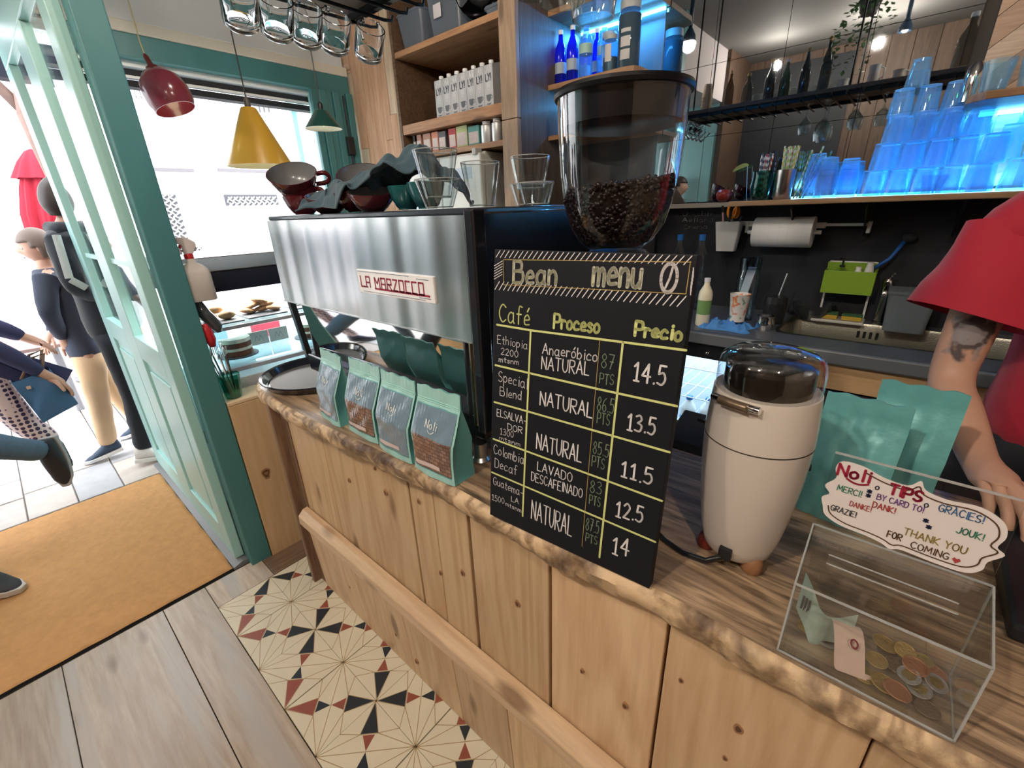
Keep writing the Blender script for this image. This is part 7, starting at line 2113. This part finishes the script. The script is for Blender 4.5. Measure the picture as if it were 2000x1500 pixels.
cord(yl, (c.x, c.y, tp_z + .03))
gl = thing('pendant_lamp', 'small dark green cone pendant lamp near the folded shutter', 'pendant lamp', (-2.3, 1.29, 1.84))
c = at(633, 252, x=-2.3); tz = at(620, 213, x=-2.3).z; rr = .088
MB().lathe([(.010, tz - c.z), (.030, tz - c.z - .006), (rr, 0), (rr - .003, 0), (.028, tz - c.z - .012), (0, tz - c.z - .008)], c, 40, cap=False).build('shade', mat('shade_green', (.012, .06, .05), .3, coat=.3), gl, auto=40)
MB().lathe([(rr - .004, .001), (.028, tz - c.z - .014)], c, 40, cap=False).build('shade_lining', mat('lining_white', (.8, .82, .76), .5), gl, smooth=True)
MB().lathe([(.012, 0), (.012, .025), (.005, .035)], (c.x, c.y, tz - .003), 14).build('socket', black, gl, auto=40)
MB().ball((c.x, c.y, c.z + .035), .022, 14).build('bulb', mat('bulb_soft'), gl, smooth=True)
cord(gl, (c.x, c.y, tz + .02))
rl_ = thing('pendant_lamp', 'round dark pink pendant lamp hanging by the teal post', 'pendant lamp', (-2.6, .735, 1.93))
c = at(327, 185, x=-2.6)
ax_ = Vector((-.25, -.22, 1)).normalized()
MB().lathe([(.022, .098), (.05, .088), (.080, .055), (.092, .012), (.090, -.030), (.080, -.060), (.077, -.060), (.087, -.030), (.089, .012), (.077, .053), (.048, .085), (.020, .094)], c, 40, ax=ax_, cap=False).build('shade', mat('shade_wine', (.22, .035, .055), .2, coat=.5), rl_, auto=50)
tpz_ = c + ax_ * .098
MB().lathe([(.026, 0), (.024, .010), (.012, .014), (.010, .05), (.005, .06)], tpz_, 18, ax=ax_).build('socket', mat('socket_wine', (.12, .02, .02), .3, coat=.4), rl_, auto=40)
MB().ball(c + ax_ * .01, .028, 14).build('bulb', mat('bulb_soft'), rl_, smooth=True)
e_ = tpz_ + ax_ * .055
MB().tube([e_, e_ + Vector((-.002, -.004, .05)), (e_.x, e_.y + .0, 3.0)], .0026, 6).build('cord', mat('cord_gold', (.30, .25, .12), .5), rl_)
# black till box at the barista's hand
tb_ = thing('card_terminal_stand', 'black box shaped till beside the tip box under the barista hand', 'till', (.33, .86, .9))
MB().prism([(.205, .70, .9005), (.205, 1.02, .9005), (.205, 1.02, .950), (.205, .70, .925)], (.34, 0, 0)).build('body', mat('till_black', (.010, .011, .015), .45), tb_, bevel=.006)
MB().prism([(.235, .74, .9295), (.235, .98, .9485), (.235, .98, .9515), (.235, .74, .9325)], (.28, 0, 0)).build('screen', mat('till_screen', (.008, .010, .016), .12, coat=.4), tb_)
# ---------------------------------------------------------------- people
skin_m = mat('skin', (.50, .29, .21), .5, sss=.12, var=.08, bscale=12)
def skin_mesh(nodes, edges, root=0, sub=2):
    """nodes: (point, rx, ry); grown with a skin modifier, returned as vertices and faces"""
    me = bpy.data.meshes.new('tmp')
    me.from_pydata([tuple(p) for p, *_ in nodes], edges, [])
    o = bpy.data.objects.new('tmp', me)
    COL.objects.link(o)
    o.modifiers.new('skin', 'SKIN')
    if not me.skin_vertices:
        bm = bmesh.new(); bm.from_mesh(me); bm.verts.layers.skin.verify(); bm.to_mesh(me); bm.free()
    for i, n_ in enumerate(nodes):
        sv = me.skin_vertices[0].data[i]
        sv.radius = (n_[1], n_[2] if len(n_) > 2 else n_[1])
        sv.use_root = (i == root)
    s = o.modifiers.new('sub', 'SUBSURF'); s.levels = sub; s.render_levels = sub
    dg = bpy.context.evaluated_depsgraph_get()
    ev = o.evaluated_get(dg)
    m2 = ev.to_mesh()
    vs = [tuple(v.co) for v in m2.vertices]; fs = [tuple(p.vertices) for p in m2.polygons]
    ev.to_mesh_clear()
    bpy.data.objects.remove(o, do_unlink=True)
    return vs, fs

def head_pts(c, f, up, s=1.0, grow=0.0, region=None, hair=False):
    """vertices and faces of a head with brow, nose, lips and chin"""
    c, f, up = Vector(c), Vector(f).normalized(), Vector(up).normalized()
    r = f.cross(up).normalized(); up = r.cross(f)
    NU, NV = 28, 36
    vs, fs = [], []
    for i in range(NU + 1):
        th = pi * i / NU
        for j in range(NV):
            ph = 2 * pi * j / NV
            x, y, z = sin(th) * cos(ph), sin(th) * sin(ph), -cos(th)
            X = .073 * x; Y = .092 * y; Z = .112 * z
            if z < 0:
                X *= 1 - .38 * z * z; Y *= 1 - .22 * z * z if y > 0 else 1 - .45 * z * z
                if y > 0: Y += .008 * exp(-((z + .82) / .16) ** 2) * max(0, 1 - abs(x) * 2)
            if y > .3:
                Y += .020 * exp(-(X / .011) ** 2) * exp(-((Z + .016) / .020) ** 2) + .008 * exp(-(X / .009) ** 2) * exp(-((Z - .006) / .018) ** 2)
                Y += .004 * exp(-((abs(X) - .026) / .02) ** 2) * exp(-((Z - .022) / .009) ** 2)
                Y -= .007 * exp(-((abs(X) - .029) / .013) ** 2) * exp(-((Z - .004) / .011) ** 2)
                Y += .005 * exp(-(X / .020) ** 2) * exp(-((Z + .050) / .006) ** 2) - .003 * exp(-(X / .02) ** 2) * exp(-((Z + .0555) / .003) ** 2) + .005 * exp(-(X / .018) ** 2) * exp(-((Z + .061) / .005) ** 2)
            g = grow
            n_ = Vector((X, Y, Z)).normalized() * g
            p = Vector((X, Y, Z)) + n_
            vs.append(tuple(c + (r * p.x + f * p.y + up * p.z) * s))
    for i in range(NU):
        for j in range(NV):
            if region and not region(-cos(pi * (i + .5) / NU), sin(pi * (i + .5) / NU) * sin(2 * pi * (j + .5) / NV), abs(sin(pi * (i + .5) / NU) * cos(2 * pi * (j + .5) / NV))):
                continue
            fs.append((i * NV + j, i * NV + (j + 1) % NV, (i + 1) * NV + (j + 1) % NV, (i + 1) * NV + j))
    return vs, fs

def hand_nodes(w, d, side, palm_n, s=1.0, curl=.5):
    """palm, four fingers and thumb from wrist w along d; palm_n: out of the palm; side: towards the thumb"""
    w, d, side, pn = Vector(w), Vector(d).normalized(), Vector(side).normalized(), Vector(palm_n).normalized()
    nodes = [(w + d * .045 * s, .020 * s, .032 * s)]; edges = []
    base = w + d * .082 * s
    for k, (off, L) in enumerate(((.030, .068), (.010, .077), (-.010, .070), (-.029, .055))):
        b = base + side * off * s - d * (.004 * abs(k - 1)) * s
        i0 = len(nodes)
        a = curl * .5
        d1 = (d * cos(a) + pn * sin(a)); d2 = (d * cos(a * 2.2) + pn * sin(a * 2.2)); d3 = (d * cos(a * 3.2) + pn * sin(a * 3.2))
        p1 = b + d1 * L * .45 * s; p2 = p1 + d2 * L * .32 * s; p3 = p2 + d3 * L * .25 * s
        nodes += [(b, .0105 * s), (p1, .0092 * s), (p2, .0085 * s), (p3, .0065 * s)]
        edges += [(0, i0), (i0, i0 + 1), (i0 + 1, i0 + 2), (i0 + 2, i0 + 3)]
    i0 = len(nodes)
    t0 = w + d * .030 * s + side * .026 * s + pn * .004 * s
    nodes += [(t0, .013 * s), (t0 + (d * .7 + side * .6 + pn * .2) * .036 * s, .0105 * s), (t0 + (d * 1.35 + side * .75 + pn * .5) * .046 * s, .008 * s)]
    edges += [(0, i0), (i0, i0 + 1), (i0 + 1, i0 + 2)]
    return nodes, edges

def person(label, J, look, mats, hair='short', sleeves='long', s=1.0, hands=True, skinm=None, group=None, shoe_h=.035, wide=1.0, curl=.5, base=None):
    """J: joints by name in room coordinates"""
    J = {k: Vector(v) for k, v in J.items()}
    sm = skinm or skin_m
    t = thing('person', label, 'person', base or (J['pelvis'].x, J['pelvis'].y, 0), group)
    up_h = (J['head'] - J['neck']).normalized()
    N_, E_ = [], []
    ix = {}
    def nd(k, p, rx, ry=None):
        ix[k] = len(N_); N_.append((Vector(p), rx * s, (ry or rx) * s))
    w_ = wide
    nd('pelvis', J['pelvis'], .08 * w_, .06)
    nd('waist', lerp(J['pelvis'], J['chest'], .5), .09 * w_, .07)
    nd('chest', J['chest'], .115 * w_, .085)
    nd('nb', lerp(J['chest'], J['neck'], .72), .075, .07)
    nd('neck', J['neck'], .052)
    nd('hb', lerp(J['neck'], J['head'], .55), .050)
    E_ += [(0, 1), (1, 2), (2, 3), (3, 4), (4, 5)]
    for q in 'LR':
        if 'sh' + q in J:
            nd('sh' + q, J['sh' + q], .052); nd('ua' + q, lerp(J['sh' + q], J['el' + q], .5), .043)
            nd('el' + q, J['el' + q], .036); nd('fa' + q, lerp(J['el' + q], J['wr' + q], .3), .038); nd('wr' + q, J['wr' + q], .023, .027)
            E_ += [(ix['nb'], ix['sh' + q]), (ix['sh' + q], ix['ua' + q]), (ix['ua' + q], ix['el' + q]), (ix['el' + q], ix['fa' + q]), (ix['fa' + q], ix['wr' + q])]
            if hands:
                d = (J['wr' + q] - J['el' + q]).normalized()
                hd = J.get('hd' + q); d = (hd - J['wr' + q]).normalized() if hd is not None else d
                pn = J.get('pn' + q, Vector((0, 0, -1))); pn = (pn - d * pn.dot(d)).normalized()
                sd = J.get('sd' + q); sd = sd if sd is not None else d.cross(pn) * (1 if q == 'R' else -1)
                hn, he = hand_nodes(J['wr' + q], d, sd, pn, s, curl)
                o_ = len(N_); N_.extend([(h[0], h[1], h[2] if len(h) > 2 else h[1]) for h in hn]); E_ += [(a + o_, b + o_) for a, b in he] + [(ix['wr' + q], o_)]
        if 'hp' + q in J:
            nd('hp' + q, J['hp' + q], .05); nd('kn' + q, J['kn' + q], .045); nd('cf' + q, lerp(J['kn' + q], J['an' + q], .35), .042); nd('an' + q, J['an' + q], .028); nd('to' + q, lerp(J['an' + q], J['to' + q], .2), .014)
            E_ += [(0, ix['hp' + q]), (ix['hp' + q], ix['kn' + q]), (ix['kn' + q], ix['cf' + q]), (ix['cf' + q], ix['an' + q]), (ix['an' + q], ix['to' + q])]
    vs, fs = skin_mesh(N_, E_, 0)
    hv, hf = head_pts(J['head'], look, up_h, s)
    mb = MB().add(vs, fs).add(hv, hf)
    f = Vector(look).normalized(); r = f.cross(up_h).normalized()
    for sg in (-1, 1):
        M_ = Matrix((r, f, up_h)).transposed()
        mb.ball(J['head'] + r * sg * .074 * s - f * .008 * s, (.010 * s, .018 * s, .030 * s), 10, M=M_)
    mb.build('body', sm, t, smooth=True, fix=False)
    if f.dot((Vector(CAM) - J['head']).normalized()) > -.6:
        for sg in (-1, 1):
            ey = MB().ball(J['head'] + r * sg * .029 * s + f * .077 * s + up_h * .004 * s, .011 * s, 12).build('eye', mat('eye_white', (.7, .68, .65), .2), t, smooth=True)
            MB().ball(J['head'] + r * sg * .029 * s + f * .0855 * s + up_h * .004 * s, .0048 * s, 8).build('iris', mat('iris_dark', (.04, .025, .015), .2), ey, smooth=True)
        MB().ball(J['head'] + f * .0885 * s - up_h * .0555 * s, (.019 * s, .005 * s, .0045 * s), 10, M=Matrix((r, f, up_h)).transposed()).build('mouth', mat('lips', (.40, .16, .13), .4), t, smooth=True)
    reg = (lambda z, y, x: z > .34 or (y < -.05 and z > -.55) or (z > .05 and y < .35 and x > .5)) if hair != 'bald' else None
    if reg:
        hv, hf = head_pts(J['head'], look, up_h, s, grow=.012 if hair == 'short' else .018, region=reg)
        hb = MB().add(hv, hf)
        o = hb.build('hair', mats['hair'], t, smooth=True, fix=False)
        m_ = o.modifiers.new('solid', 'SOLIDIFY'); m_.thickness = .012 * s; m_.offset = -1
        if hair == 'tail':
            b_ = J['head'] - f * .10 * s + up_h * .02 * s
            MB().tube([b_, b_ - f * .03 - up_h * .03, b_ - f * .035 - up_h * .10, b_ - f * .015 - up_h * .17], [.022, .030, .026, .008], 12).build('ponytail', mats['hair'], t, smooth=True)
    # shirt
    N2, E2, SLV = [], [], []
    def n2(p, rx, ry=None): N2.append((Vector(p), rx * s, (ry or rx) * s)); return len(N2) - 1
    hem = lerp(J['pelvis'], J['chest'], -.22)
    a0 = n2(hem, .150 * w_, .118); a1 = n2(lerp(J['pelvis'], J['chest'], .45), .135 * w_, .108); a2 = n2(J['chest'], .160 * w_, .122); a3 = n2(lerp(J['chest'], J['neck'], .70), .095, .085); a4 = n2(lerp(J['chest'], J['neck'], .95), .064)
    E2 += [(a0, a1), (a1, a2), (a2, a3), (a3, a4)]
    for q in 'LR':
        if 'sh' + q in J:
            b = n2(J['sh' + q], .068); E2.append((a3, b))
            if sleeves == 'short':
                c_ = n2(lerp(J['sh' + q], J['el' + q], .22), .064); E2 += [(b, c_)]
                SLV.append((J['sh' + q], J['el' + q], J['nb_out'] if 'nb_out' in J else None))
            else:
                c_ = n2(lerp(J['sh' + q], J['el' + q], .5), .064); d_ = n2(J['el' + q], .056); e_ = n2(lerp(J['el' + q], J['wr' + q], .5), .050); f_ = n2(lerp(J['el' + q], J['wr' + q], .95), .036)
                E2 += [(b, c_), (c_, d_), (d_, e_), (e_, f_)]
    vs, fs = skin_mesh(N2, E2, a1)
    tb = MB().add(vs, fs)
    for a, b, _ in SLV:
        d = (b - a).normalized(); u = d.cross(Vector((0, 1, 0))).normalized(); v = d.cross(u)
        Ls = (b - a).length * .58
        def slv(p, k, inn=0.0):
            rr = (.060 + .030 * p) * s - inn
            an = 2 * pi * k
            return a + d * (Ls * (p + .10 * p * cos(an))) + u * rr * 1.12 * cos(an) * (1 + .05 * sin(3 * an + 4 * p)) + v * rr * .92 * sin(an)
        tb.grid(lambda p, k: slv(p, k), 12, 28, closed=True)
        tb.grid(lambda p, k: slv(1 - p * .5, k, .004), 5, 28, closed=True)
    o = tb.build('top', mats['top'], t, smooth=True, fix=False)
    folds(o, .007 * s)
    if 'hpL' in J:
        N2.clear(); E2.clear()
        a0 = n2(lerp(J['pelvis'], J['chest'], .12), .140 * w_, .108); a1 = n2(J['pelvis'], .142 * w_, .112); E2.append((a0, a1))
        for q in 'LR':
            b = n2(J['hp' + q], .100); c_ = n2(lerp(J['hp' + q], J['kn' + q], .5), .084); d_ = n2(J['kn' + q], .070); e_ = n2(lerp(J['kn' + q], J['an' + q], .5), .066); f_ = n2(lerp(J['kn' + q], J['an' + q], 1.0), .060)
            E2 += [(a1, b), (b, c_), (c_, d_), (d_, e_), (e_, f_)]
        vs, fs = skin_mesh(N2, E2, a1)
        o = MB().add(vs, fs).build('trousers', mats['trousers'], t, smooth=True, fix=False)
        folds(o, .007 * s)
        for q in 'LR':
            shoe(t, J['an' + q], J['to' + q], mats['shoe'], mats['sole'], s)
    return t

def folds(o, a):
    tx = bpy.data.textures.get('cloth_folds') or bpy.data.textures.new('cloth_folds', 'CLOUDS')
    tx.noise_scale = .09
    d = o.modifiers.new('folds', 'DISPLACE'); d.texture = tx; d.strength = a * 2; d.mid_level = .5; d.texture_coords = 'GLOBAL'

def shoe(t, an, to, m, ms, s=1.0):
    d = (Vector(to) - Vector(an)); L = d.length; d.normalize()
    side = d.cross(Vector((0, 0, 1))).normalized(); up = side.cross(d)
    heel = Vector(an) - d * .06 * s - up * .065 * s
    ln = L + .075 * s
    def sec(u, v, lo, hi):
        w = (.034 + .012 * sin(pi * min(1, u * 1.1)) - (.02 * max(0, u - .82) / .18)) * s
        a = 2 * pi * v
        return heel + d * (u * ln) + side * (w * cos(a)) + up * lerp(lo, hi, .5 + .5 * sin(a))
    def hgt(u): return (.095 - .055 * min(1, max(0, (u - .30) / .45)) - .02 * max(0, u - .8) / .2) * s
    mb = MB()
    mb.grid(lambda u, v: sec(u, v, .012 * s, hgt(u)), 12, 16, closed=True)
    mb.f.append(tuple(range(16))); mb.m.append(0); mb.f.append(tuple(12 * 16 + k for k in range(16))); mb.m.append(0)
    o = mb.build('shoe', m, t, smooth=True)
    mb = MB()
    def sole(u, v):
        w = (.038 + .012 * sin(pi * min(1, u * 1.1)) - (.022 * max(0, u - .82) / .18)) * s
        p = [(-1, -1), (1, -1), (1, 1), (-1, 1)][int(v * 4) % 4]
        return heel + d * (u * (ln + .012 * s) - .006 * s) + side * (w * p[0]) + up * (.010 * s + .013 * s * p[1])
    mb.grid(sole, 12, 4, closed=True)
    mb.f.append((0, 1, 2, 3)); mb.m.append(0); mb.f.append(tuple(12 * 4 + k for k in range(4))); mb.m.append(0)
    mb.build('shoe_sole', ms, t, bevel=.004)

navy = mat('cloth_navy', (.018, .024, .042), .9, sheen=.2)
jeans = mat('denim', (.05, .09, .14), .85, var=.25, bscale=120)
offw = mat('shoe_offwhite', (.70, .66, .64), .6)
# man in the black hoodie
X = -3.50
J = dict(pelvis=at(212, 640, x=X), chest=at(165, 515, x=X), neck=at(136, 430, x=X), head=at(128, 393, x=X),
         shL=at(118, 472, x=X + .10), elL=at(150, 562, x=X + .16), wrL=at(205, 585, x=X + .06), shR=(X - .16, .46, 1.36), elR=(X - .22, .50, 1.08), wrR=(X - .1, .56, .98),
         hpL=(X + .08, .36, .83), knL=(X + .09, .345, .46), anL=(X + .10, .30, .085), toL=(X + .12, .45, .06), hpR=(X - .09, .42, .83), knR=(X - .14, .41, .46), anR=(X - .20, .40, .085), toR=(X - .20, .55, .06))
p1 = person('person in black hoodie with pale arm stripe, hand in pocket, back to the door', J, (-.5, .85, 0), dict(hair=mat('hair_dark', (.035, .022, .018), .5), top=mat('hoodie_black', (.014, .018, .026), .9, sheen=.2), trousers=mat('track_black', (.010, .013, .020), .8), shoe=offw, sole=mat('sole_white', (.72, .70, .68), .6)), hair='long', s=1.0)
# hood and sleeve stripe
sh_, el_ = J['shL'], J['elL']
def arc_strip(a, b, w, off, m, name, par, n=14):
    a, b = Vector(a), Vector(b); d = (b - a).normalized(); v = (Vector(CAM) - a).normalized(); v = (v - d * v.dot(d)).normalized(); sd = d.cross(v)
    MB().grid(lambda u, k: lerp(a, b, u) + v * (off + .006 * sin(pi * k)) + sd * (w * (k - .5)), n, 4).build(name, m, par, smooth=True, fix=False)
arc_strip(at(110, 460, x=X + .16), at(136, 545, x=X + .22), .034, .010, mat('stripe_pale', (.42, .44, .44), .8), 'sleeve_stripe', p1)
arc_strip(at(136, 545, x=X + .22), at(168, 562, x=X + .21), .034, .010, mat('stripe_pale'), 'sleeve_stripe', p1)
MB().tube([at(96, 444, x=X + .02), at(118, 452, x=X + .09), at(150, 452, x=X + .05), at(165, 440, x=X - .05)], [.03, .05, .05, .03], 12).build('hood', mat('hoodie_black'), p1, smooth=True)
# man in tan trousers
X = -3.80
J = dict(pelvis=at(165, 680, x=X), chest=at(120, 575, x=X), neck=at(92, 520, x=X), head=at(76, 482, x=X), shL=at(88, 545, x=X + .1), elL=at(95, 610, x=X + .15), wrL=at(125, 665, x=X + .05),
         shR=(X - .18, .26, 1.10), elR=(X - .2, .2, .9), wrR=(X - .15, .12, .8), hpL=at(175, 700, x=X + .08), knL=at(195, 790, x=X + .10), anL=(X + .12, .155, .085), toL=(X + .10, .02, .06), hpR=(X - .09, .25, .66), knR=(X - .12, .30, .37), anR=(X - .15, .38, .085), toR=(X - .15, .24, .06))
p2 = person('grey haired person in navy shirt and tan trousers, seen in profile', J, (-.15, -1, -.1), dict(hair=mat('hair_grey', (.16, .12, .10), .6), top=mat('shirt_slate', (.045, .055, .085), .85), trousers=mat('chinos_tan', (.55, .38, .23), .85), shoe=mat('canvas_navy', (.03, .05, .085), .8), sole=mat('sole_white')), hair='short', s=.86)
# woman with tote bag, leaning forward in stride, mostly outside the frame
X = -3.45
J = dict(pelvis=(X, -.24, .86), chest=(X, -.36, 1.18), neck=(X + .02, -.45, 1.38), head=(X + .03, -.50, 1.50), shL=(X + .15, -.38, 1.30), elL=(X + .24, -.22, 1.06), wrL=at(95, 735, x=X + .22), shR=(X - .15, -.38, 1.30), elR=(X - .2, -.15, 1.0), wrR=(X - .18, .02, .85),
         hpL=(X + .08, -.20, .84), knL=(X + .09, -.14, .48), anL=at(108, 868, x=X + .10), toL=at(142, 893, x=X + .06), hpR=(X - .08, -.24, .84), knR=(X - .08, -.40, .50), anR=(X - .08, -.50, .085), toR=(X - .08, -.65, .06))
dots, nt, b = _new('dotted_trousers')
tc = nt.nodes.new('ShaderNodeTexCoord'); vo = nt.nodes.new('ShaderNodeTexVoronoi'); vo.inputs['Scale'].default_value = 42; vo.inputs['Randomness'].default_value = .12
cr = nt.nodes.new('ShaderNodeValToRGB'); cr.color_ramp.elements[0].position = .40; cr.color_ramp.elements[0].color = (.035, .02, .06, 1); cr.color_ramp.elements[1].position = .46; cr.color_ramp.elements[1].color = (.62, .48, .47, 1)
nt.links.new(tc.outputs['Object'], vo.inputs['Vector']); nt.links.new(vo.outputs['Distance'], cr.inputs[0]); nt.links.new(cr.outputs[0], b.inputs['Base Color'])
p3 = person('walking person in navy cardigan and dotted trousers with a blue tote bag', J, (0, -1, -.1), dict(hair=mat('hair_brown', (.10, .06, .04), .6), top=mat('cardigan_navy', (.030, .032, .085), .9), trousers=dots, shoe=mat('boot_navy', (.02, .022, .045), .7), sole=mat('sole_dark', (.03, .03, .04), .7)), hair='long', s=.92, base=(X, -.30, 0))
arc_strip((X + .10, -.25, .92), at(128, 745, x=X + .12), .14, .02, mat('cardigan_navy'), 'cardigan_tail', p3)
tg_ = thing('tote_bag', 'large blue tote bag with a small tag carried by the walking person', 'bag', at(85, 790, x=X + .2))
c = [at(22, 748, x=X + .22), at(97, 722, x=X + .22), at(153, 788, x=X + .22), at(85, 826, x=X + .22)]
dn = Vector((-.10, 0, 0))
mb = MB()
mb.grid(lambda u, v: lerp(lerp(c[0], c[3], u), lerp(c[1], c[2], u), v) + Vector((.022 * sin(pi * u) * sin(pi * v) + .006 * sin(9 * u + 6 * v), 0, 0)), 14, 14)
mb.grid(lambda u, v: lerp(lerp(c[0], c[3], u), lerp(c[1], c[2], u), v) + dn - Vector((.022 * sin(pi * u) * sin(pi * v), 0, 0)), 14, 14)
for a, b_ in ((c[0], c[3]), (c[3], c[2]), (c[2], c[1])):
    mb.grid(lambda u, v: lerp(a, b_, u) + dn * v, 10, 2)
mb.build('bag_body', mat('tote_blue', (.045, .12, .24), .7, var=.25, bscale=9), tg_, smooth=False, auto=50)
for dx in (0, -.10):
    MB().tube([c[0] + (c[1] - c[0]) * .25 + Vector((dx, 0, 0)), at(60, 700, x=X + .2) + Vector((dx, 0, 0)), at(85, 690, x=X + .2) + Vector((dx, 0, 0)), c[0] + (c[1] - c[0]) * .8 + Vector((dx, 0, 0))], .007, 8).build('strap', mat('strap_brown', (.16, .09, .06), .6), tg_, smooth=True)
q_ = at(56, 757, x=X + .245)
MB().box((q_.x, q_.y - .008, q_.z - .008), (q_.x + .003, q_.y + .008, q_.z + .008)).build('tag', mat('tag_tan', (.60, .38, .28), .6), tg_)
# passer-by in jeans, one leg swinging back into view
X = -3.0
J = dict(pelvis=(X, -.52, .80), chest=(X, -.60, 1.15), neck=(X, -.66, 1.38), head=(X, -.70, 1.50), shL=(X + .17, -.60, 1.30), elL=(X + .2, -.66, 1.02), wrL=(X + .16, -.80, .88), shR=(X - .17, -.60, 1.30), elR=(X - .2, -.55, 1.0), wrR=(X - .18, -.5, .8),
         hpL=(X + .08, -.50, .78), knL=(X + .06, -.30, .56), anL=at(92, 882, x=X), toL=at(120, 950, x=X + .02), hpR=(X - .09, -.54, .78), knR=(X - .09, -.68, .45), anR=(X - .09, -.70, .085), toR=(X - .09, -.85, .06))
person('passer-by in blue jeans and black trainers, one foot lifted behind', J, (0, -1, -.1), dict(hair=mat('hair_brown'), top=mat('shirt_violet', (.16, .17, .30), .85), trousers=mat('jeans_blue', (.07, .12, .18), .85, var=.2, bscale=80), shoe=mat('trainer_black', (.012, .014, .022), .6), sole=mat('sole_grey', (.32, .32, .33), .6)), s=.92, base=(X, -.6, 0))
# customer whose shoe tip stands on the mat
X = -2.60
J = dict(pelvis=(X + .25, -.82, .90), chest=(X + .27, -.84, 1.28), neck=(X + .28, -.85, 1.50), head=(X + .29, -.86, 1.62), shL=(X + .27, -1.03, 1.42), elL=(X + .28, -1.04, 1.12), wrL=(X + .35, -1.0, .90), shR=(X + .27, -.67, 1.42), elR=(X + .25, -.64, 1.14), wrR=(X + .3, -.66, .95),
         hpL=(X + .25, -.90, .88), knL=(X + .3, -.92, .48), anL=(X + .3, -.92, .095), toL=(X + .45, -.92, .07), hpR=(X + .25, -.72, .88), knR=(X + .16, -.60, .50), anR=(X + .02, -.405, .104), toR=(X + .09, -.320, .078))
person('person stepping onto the doormat, only a grey shoe tip in view', J, (1, 0, 0), dict(hair=mat('hair_dark'), top=mat('jumper_grey', (.12, .12, .13), .85), trousers=mat('track_black'), shoe=mat('shoe_charcoal', (.035, .037, .045), .7), sole=mat('sole_pale', (.50, .46, .44), .6)), s=1.0)
# barista
skb = mat('skin_barista', (.52, .30, .21), .48, sss=.10)
nt = skb.node_tree; b = nt.nodes['Principled BSDF']
EL = at(1850, 745, y=1.20); SH = at(1985, 440, y=1.27); WR = at(1918, 915, y=1.03); HD = at(1972, 968, y=.95)
tcn = nt.nodes.new('ShaderNodeTexCoord'); ds = nt.nodes.new('ShaderNodeVectorMath'); ds.operation = 'DISTANCE'
tat = at(1905, 655, y=1.15)
ds.inputs[1].default_value = tuple(tat)
n1 = nt.nodes.new('ShaderNodeTexNoise'); n1.inputs['Scale'].default_value = 38
ad = nt.nodes.new('ShaderNodeMath'); ad.operation = 'MULTIPLY_ADD'; ad.inputs[1].default_value = .06; 
mr = nt.nodes.new('ShaderNodeMapRange'); mr.inputs[1].default_value = .094; mr.inputs[2].default_value = .084; mr.inputs[3].default_value = 0; mr.inputs[4].default_value = .88
mx = nt.nodes.new('ShaderNodeMix'); mx.data_type = 'RGBA'; mx.inputs[6].default_value = (.52, .30, .21, 1)
n2_ = nt.nodes.new('ShaderNodeTexNoise'); n2_.inputs['Scale'].default_value = 30
c2 = nt.nodes.new('ShaderNodeValToRGB'); c2.color_ramp.elements[0].position = .5; c2.color_ramp.elements[0].color = (.02, .025, .04, 1); c2.color_ramp.elements[1].position = .56; c2.color_ramp.elements[1].color = (.22, .22, .24, 1)
lk = nt.links.new
ML = Vector((-.15, 0, 0))
lk(tcn.outputs['Object'], ds.inputs[0]); lk(tcn.outputs['Object'], n1.inputs[0]); lk(tcn.outputs['Object'], n2_.inputs[0]); lk(n1.outputs[0], ad.inputs[0]); lk(ds.outputs['Value'], ad.inputs[2]); lk(ad.outputs[0], mr.inputs[0]); lk(mr.outputs[0], mx.inputs[0]); lk(n2_.outputs[0], c2.inputs[0]); lk(c2.outputs[0], mx.inputs[7]); lk(mx.outputs[2], b.inputs['Base Color'])
bxc = SH.x + .20
J = dict(pelvis=(bxc, 1.34, .98), chest=(bxc, 1.31, 1.28), neck=(bxc, 1.29, 1.52), head=(bxc, 1.25, 1.66), shR=SH, elR=EL, wrR=WR, hdR=HD, pnR=(0, -.15, -1), sdR=(.75, -.55, .1), shL=(bxc + .20, 1.28, 1.44), elL=(bxc + .27, 1.22, 1.14), wrL=(bxc + .10, 1.03, 1.00), sdL=(-.8, -.3, .1),
         hpL=(bxc + .10, 1.35, .94), knL=(bxc + .12, 1.34, .50), anL=(bxc + .13, 1.37, .09), toL=(bxc + .15, 1.22, .065), hpR=(bxc - .10, 1.35, .94), knR=(bxc - .12, 1.34, .50), anR=(bxc - .13, 1.37, .09), toR=(bxc - .15, 1.22, .065))
person('barista in crimson t-shirt with a tattooed arm leaning over the slab', J, (-.15, -.9, -.35), dict(hair=mat('hair_dark'), top=mat('tshirt_crimson', (.40, .008, .030), .75, sheen=.25), trousers=mat('trousers_black', (.012, .014, .02), .8), shoe=mat('trainer_black'), sole=mat('sole_dark')), sleeves='short', s=1.03, skinm=skb, wide=1.1, curl=.75)
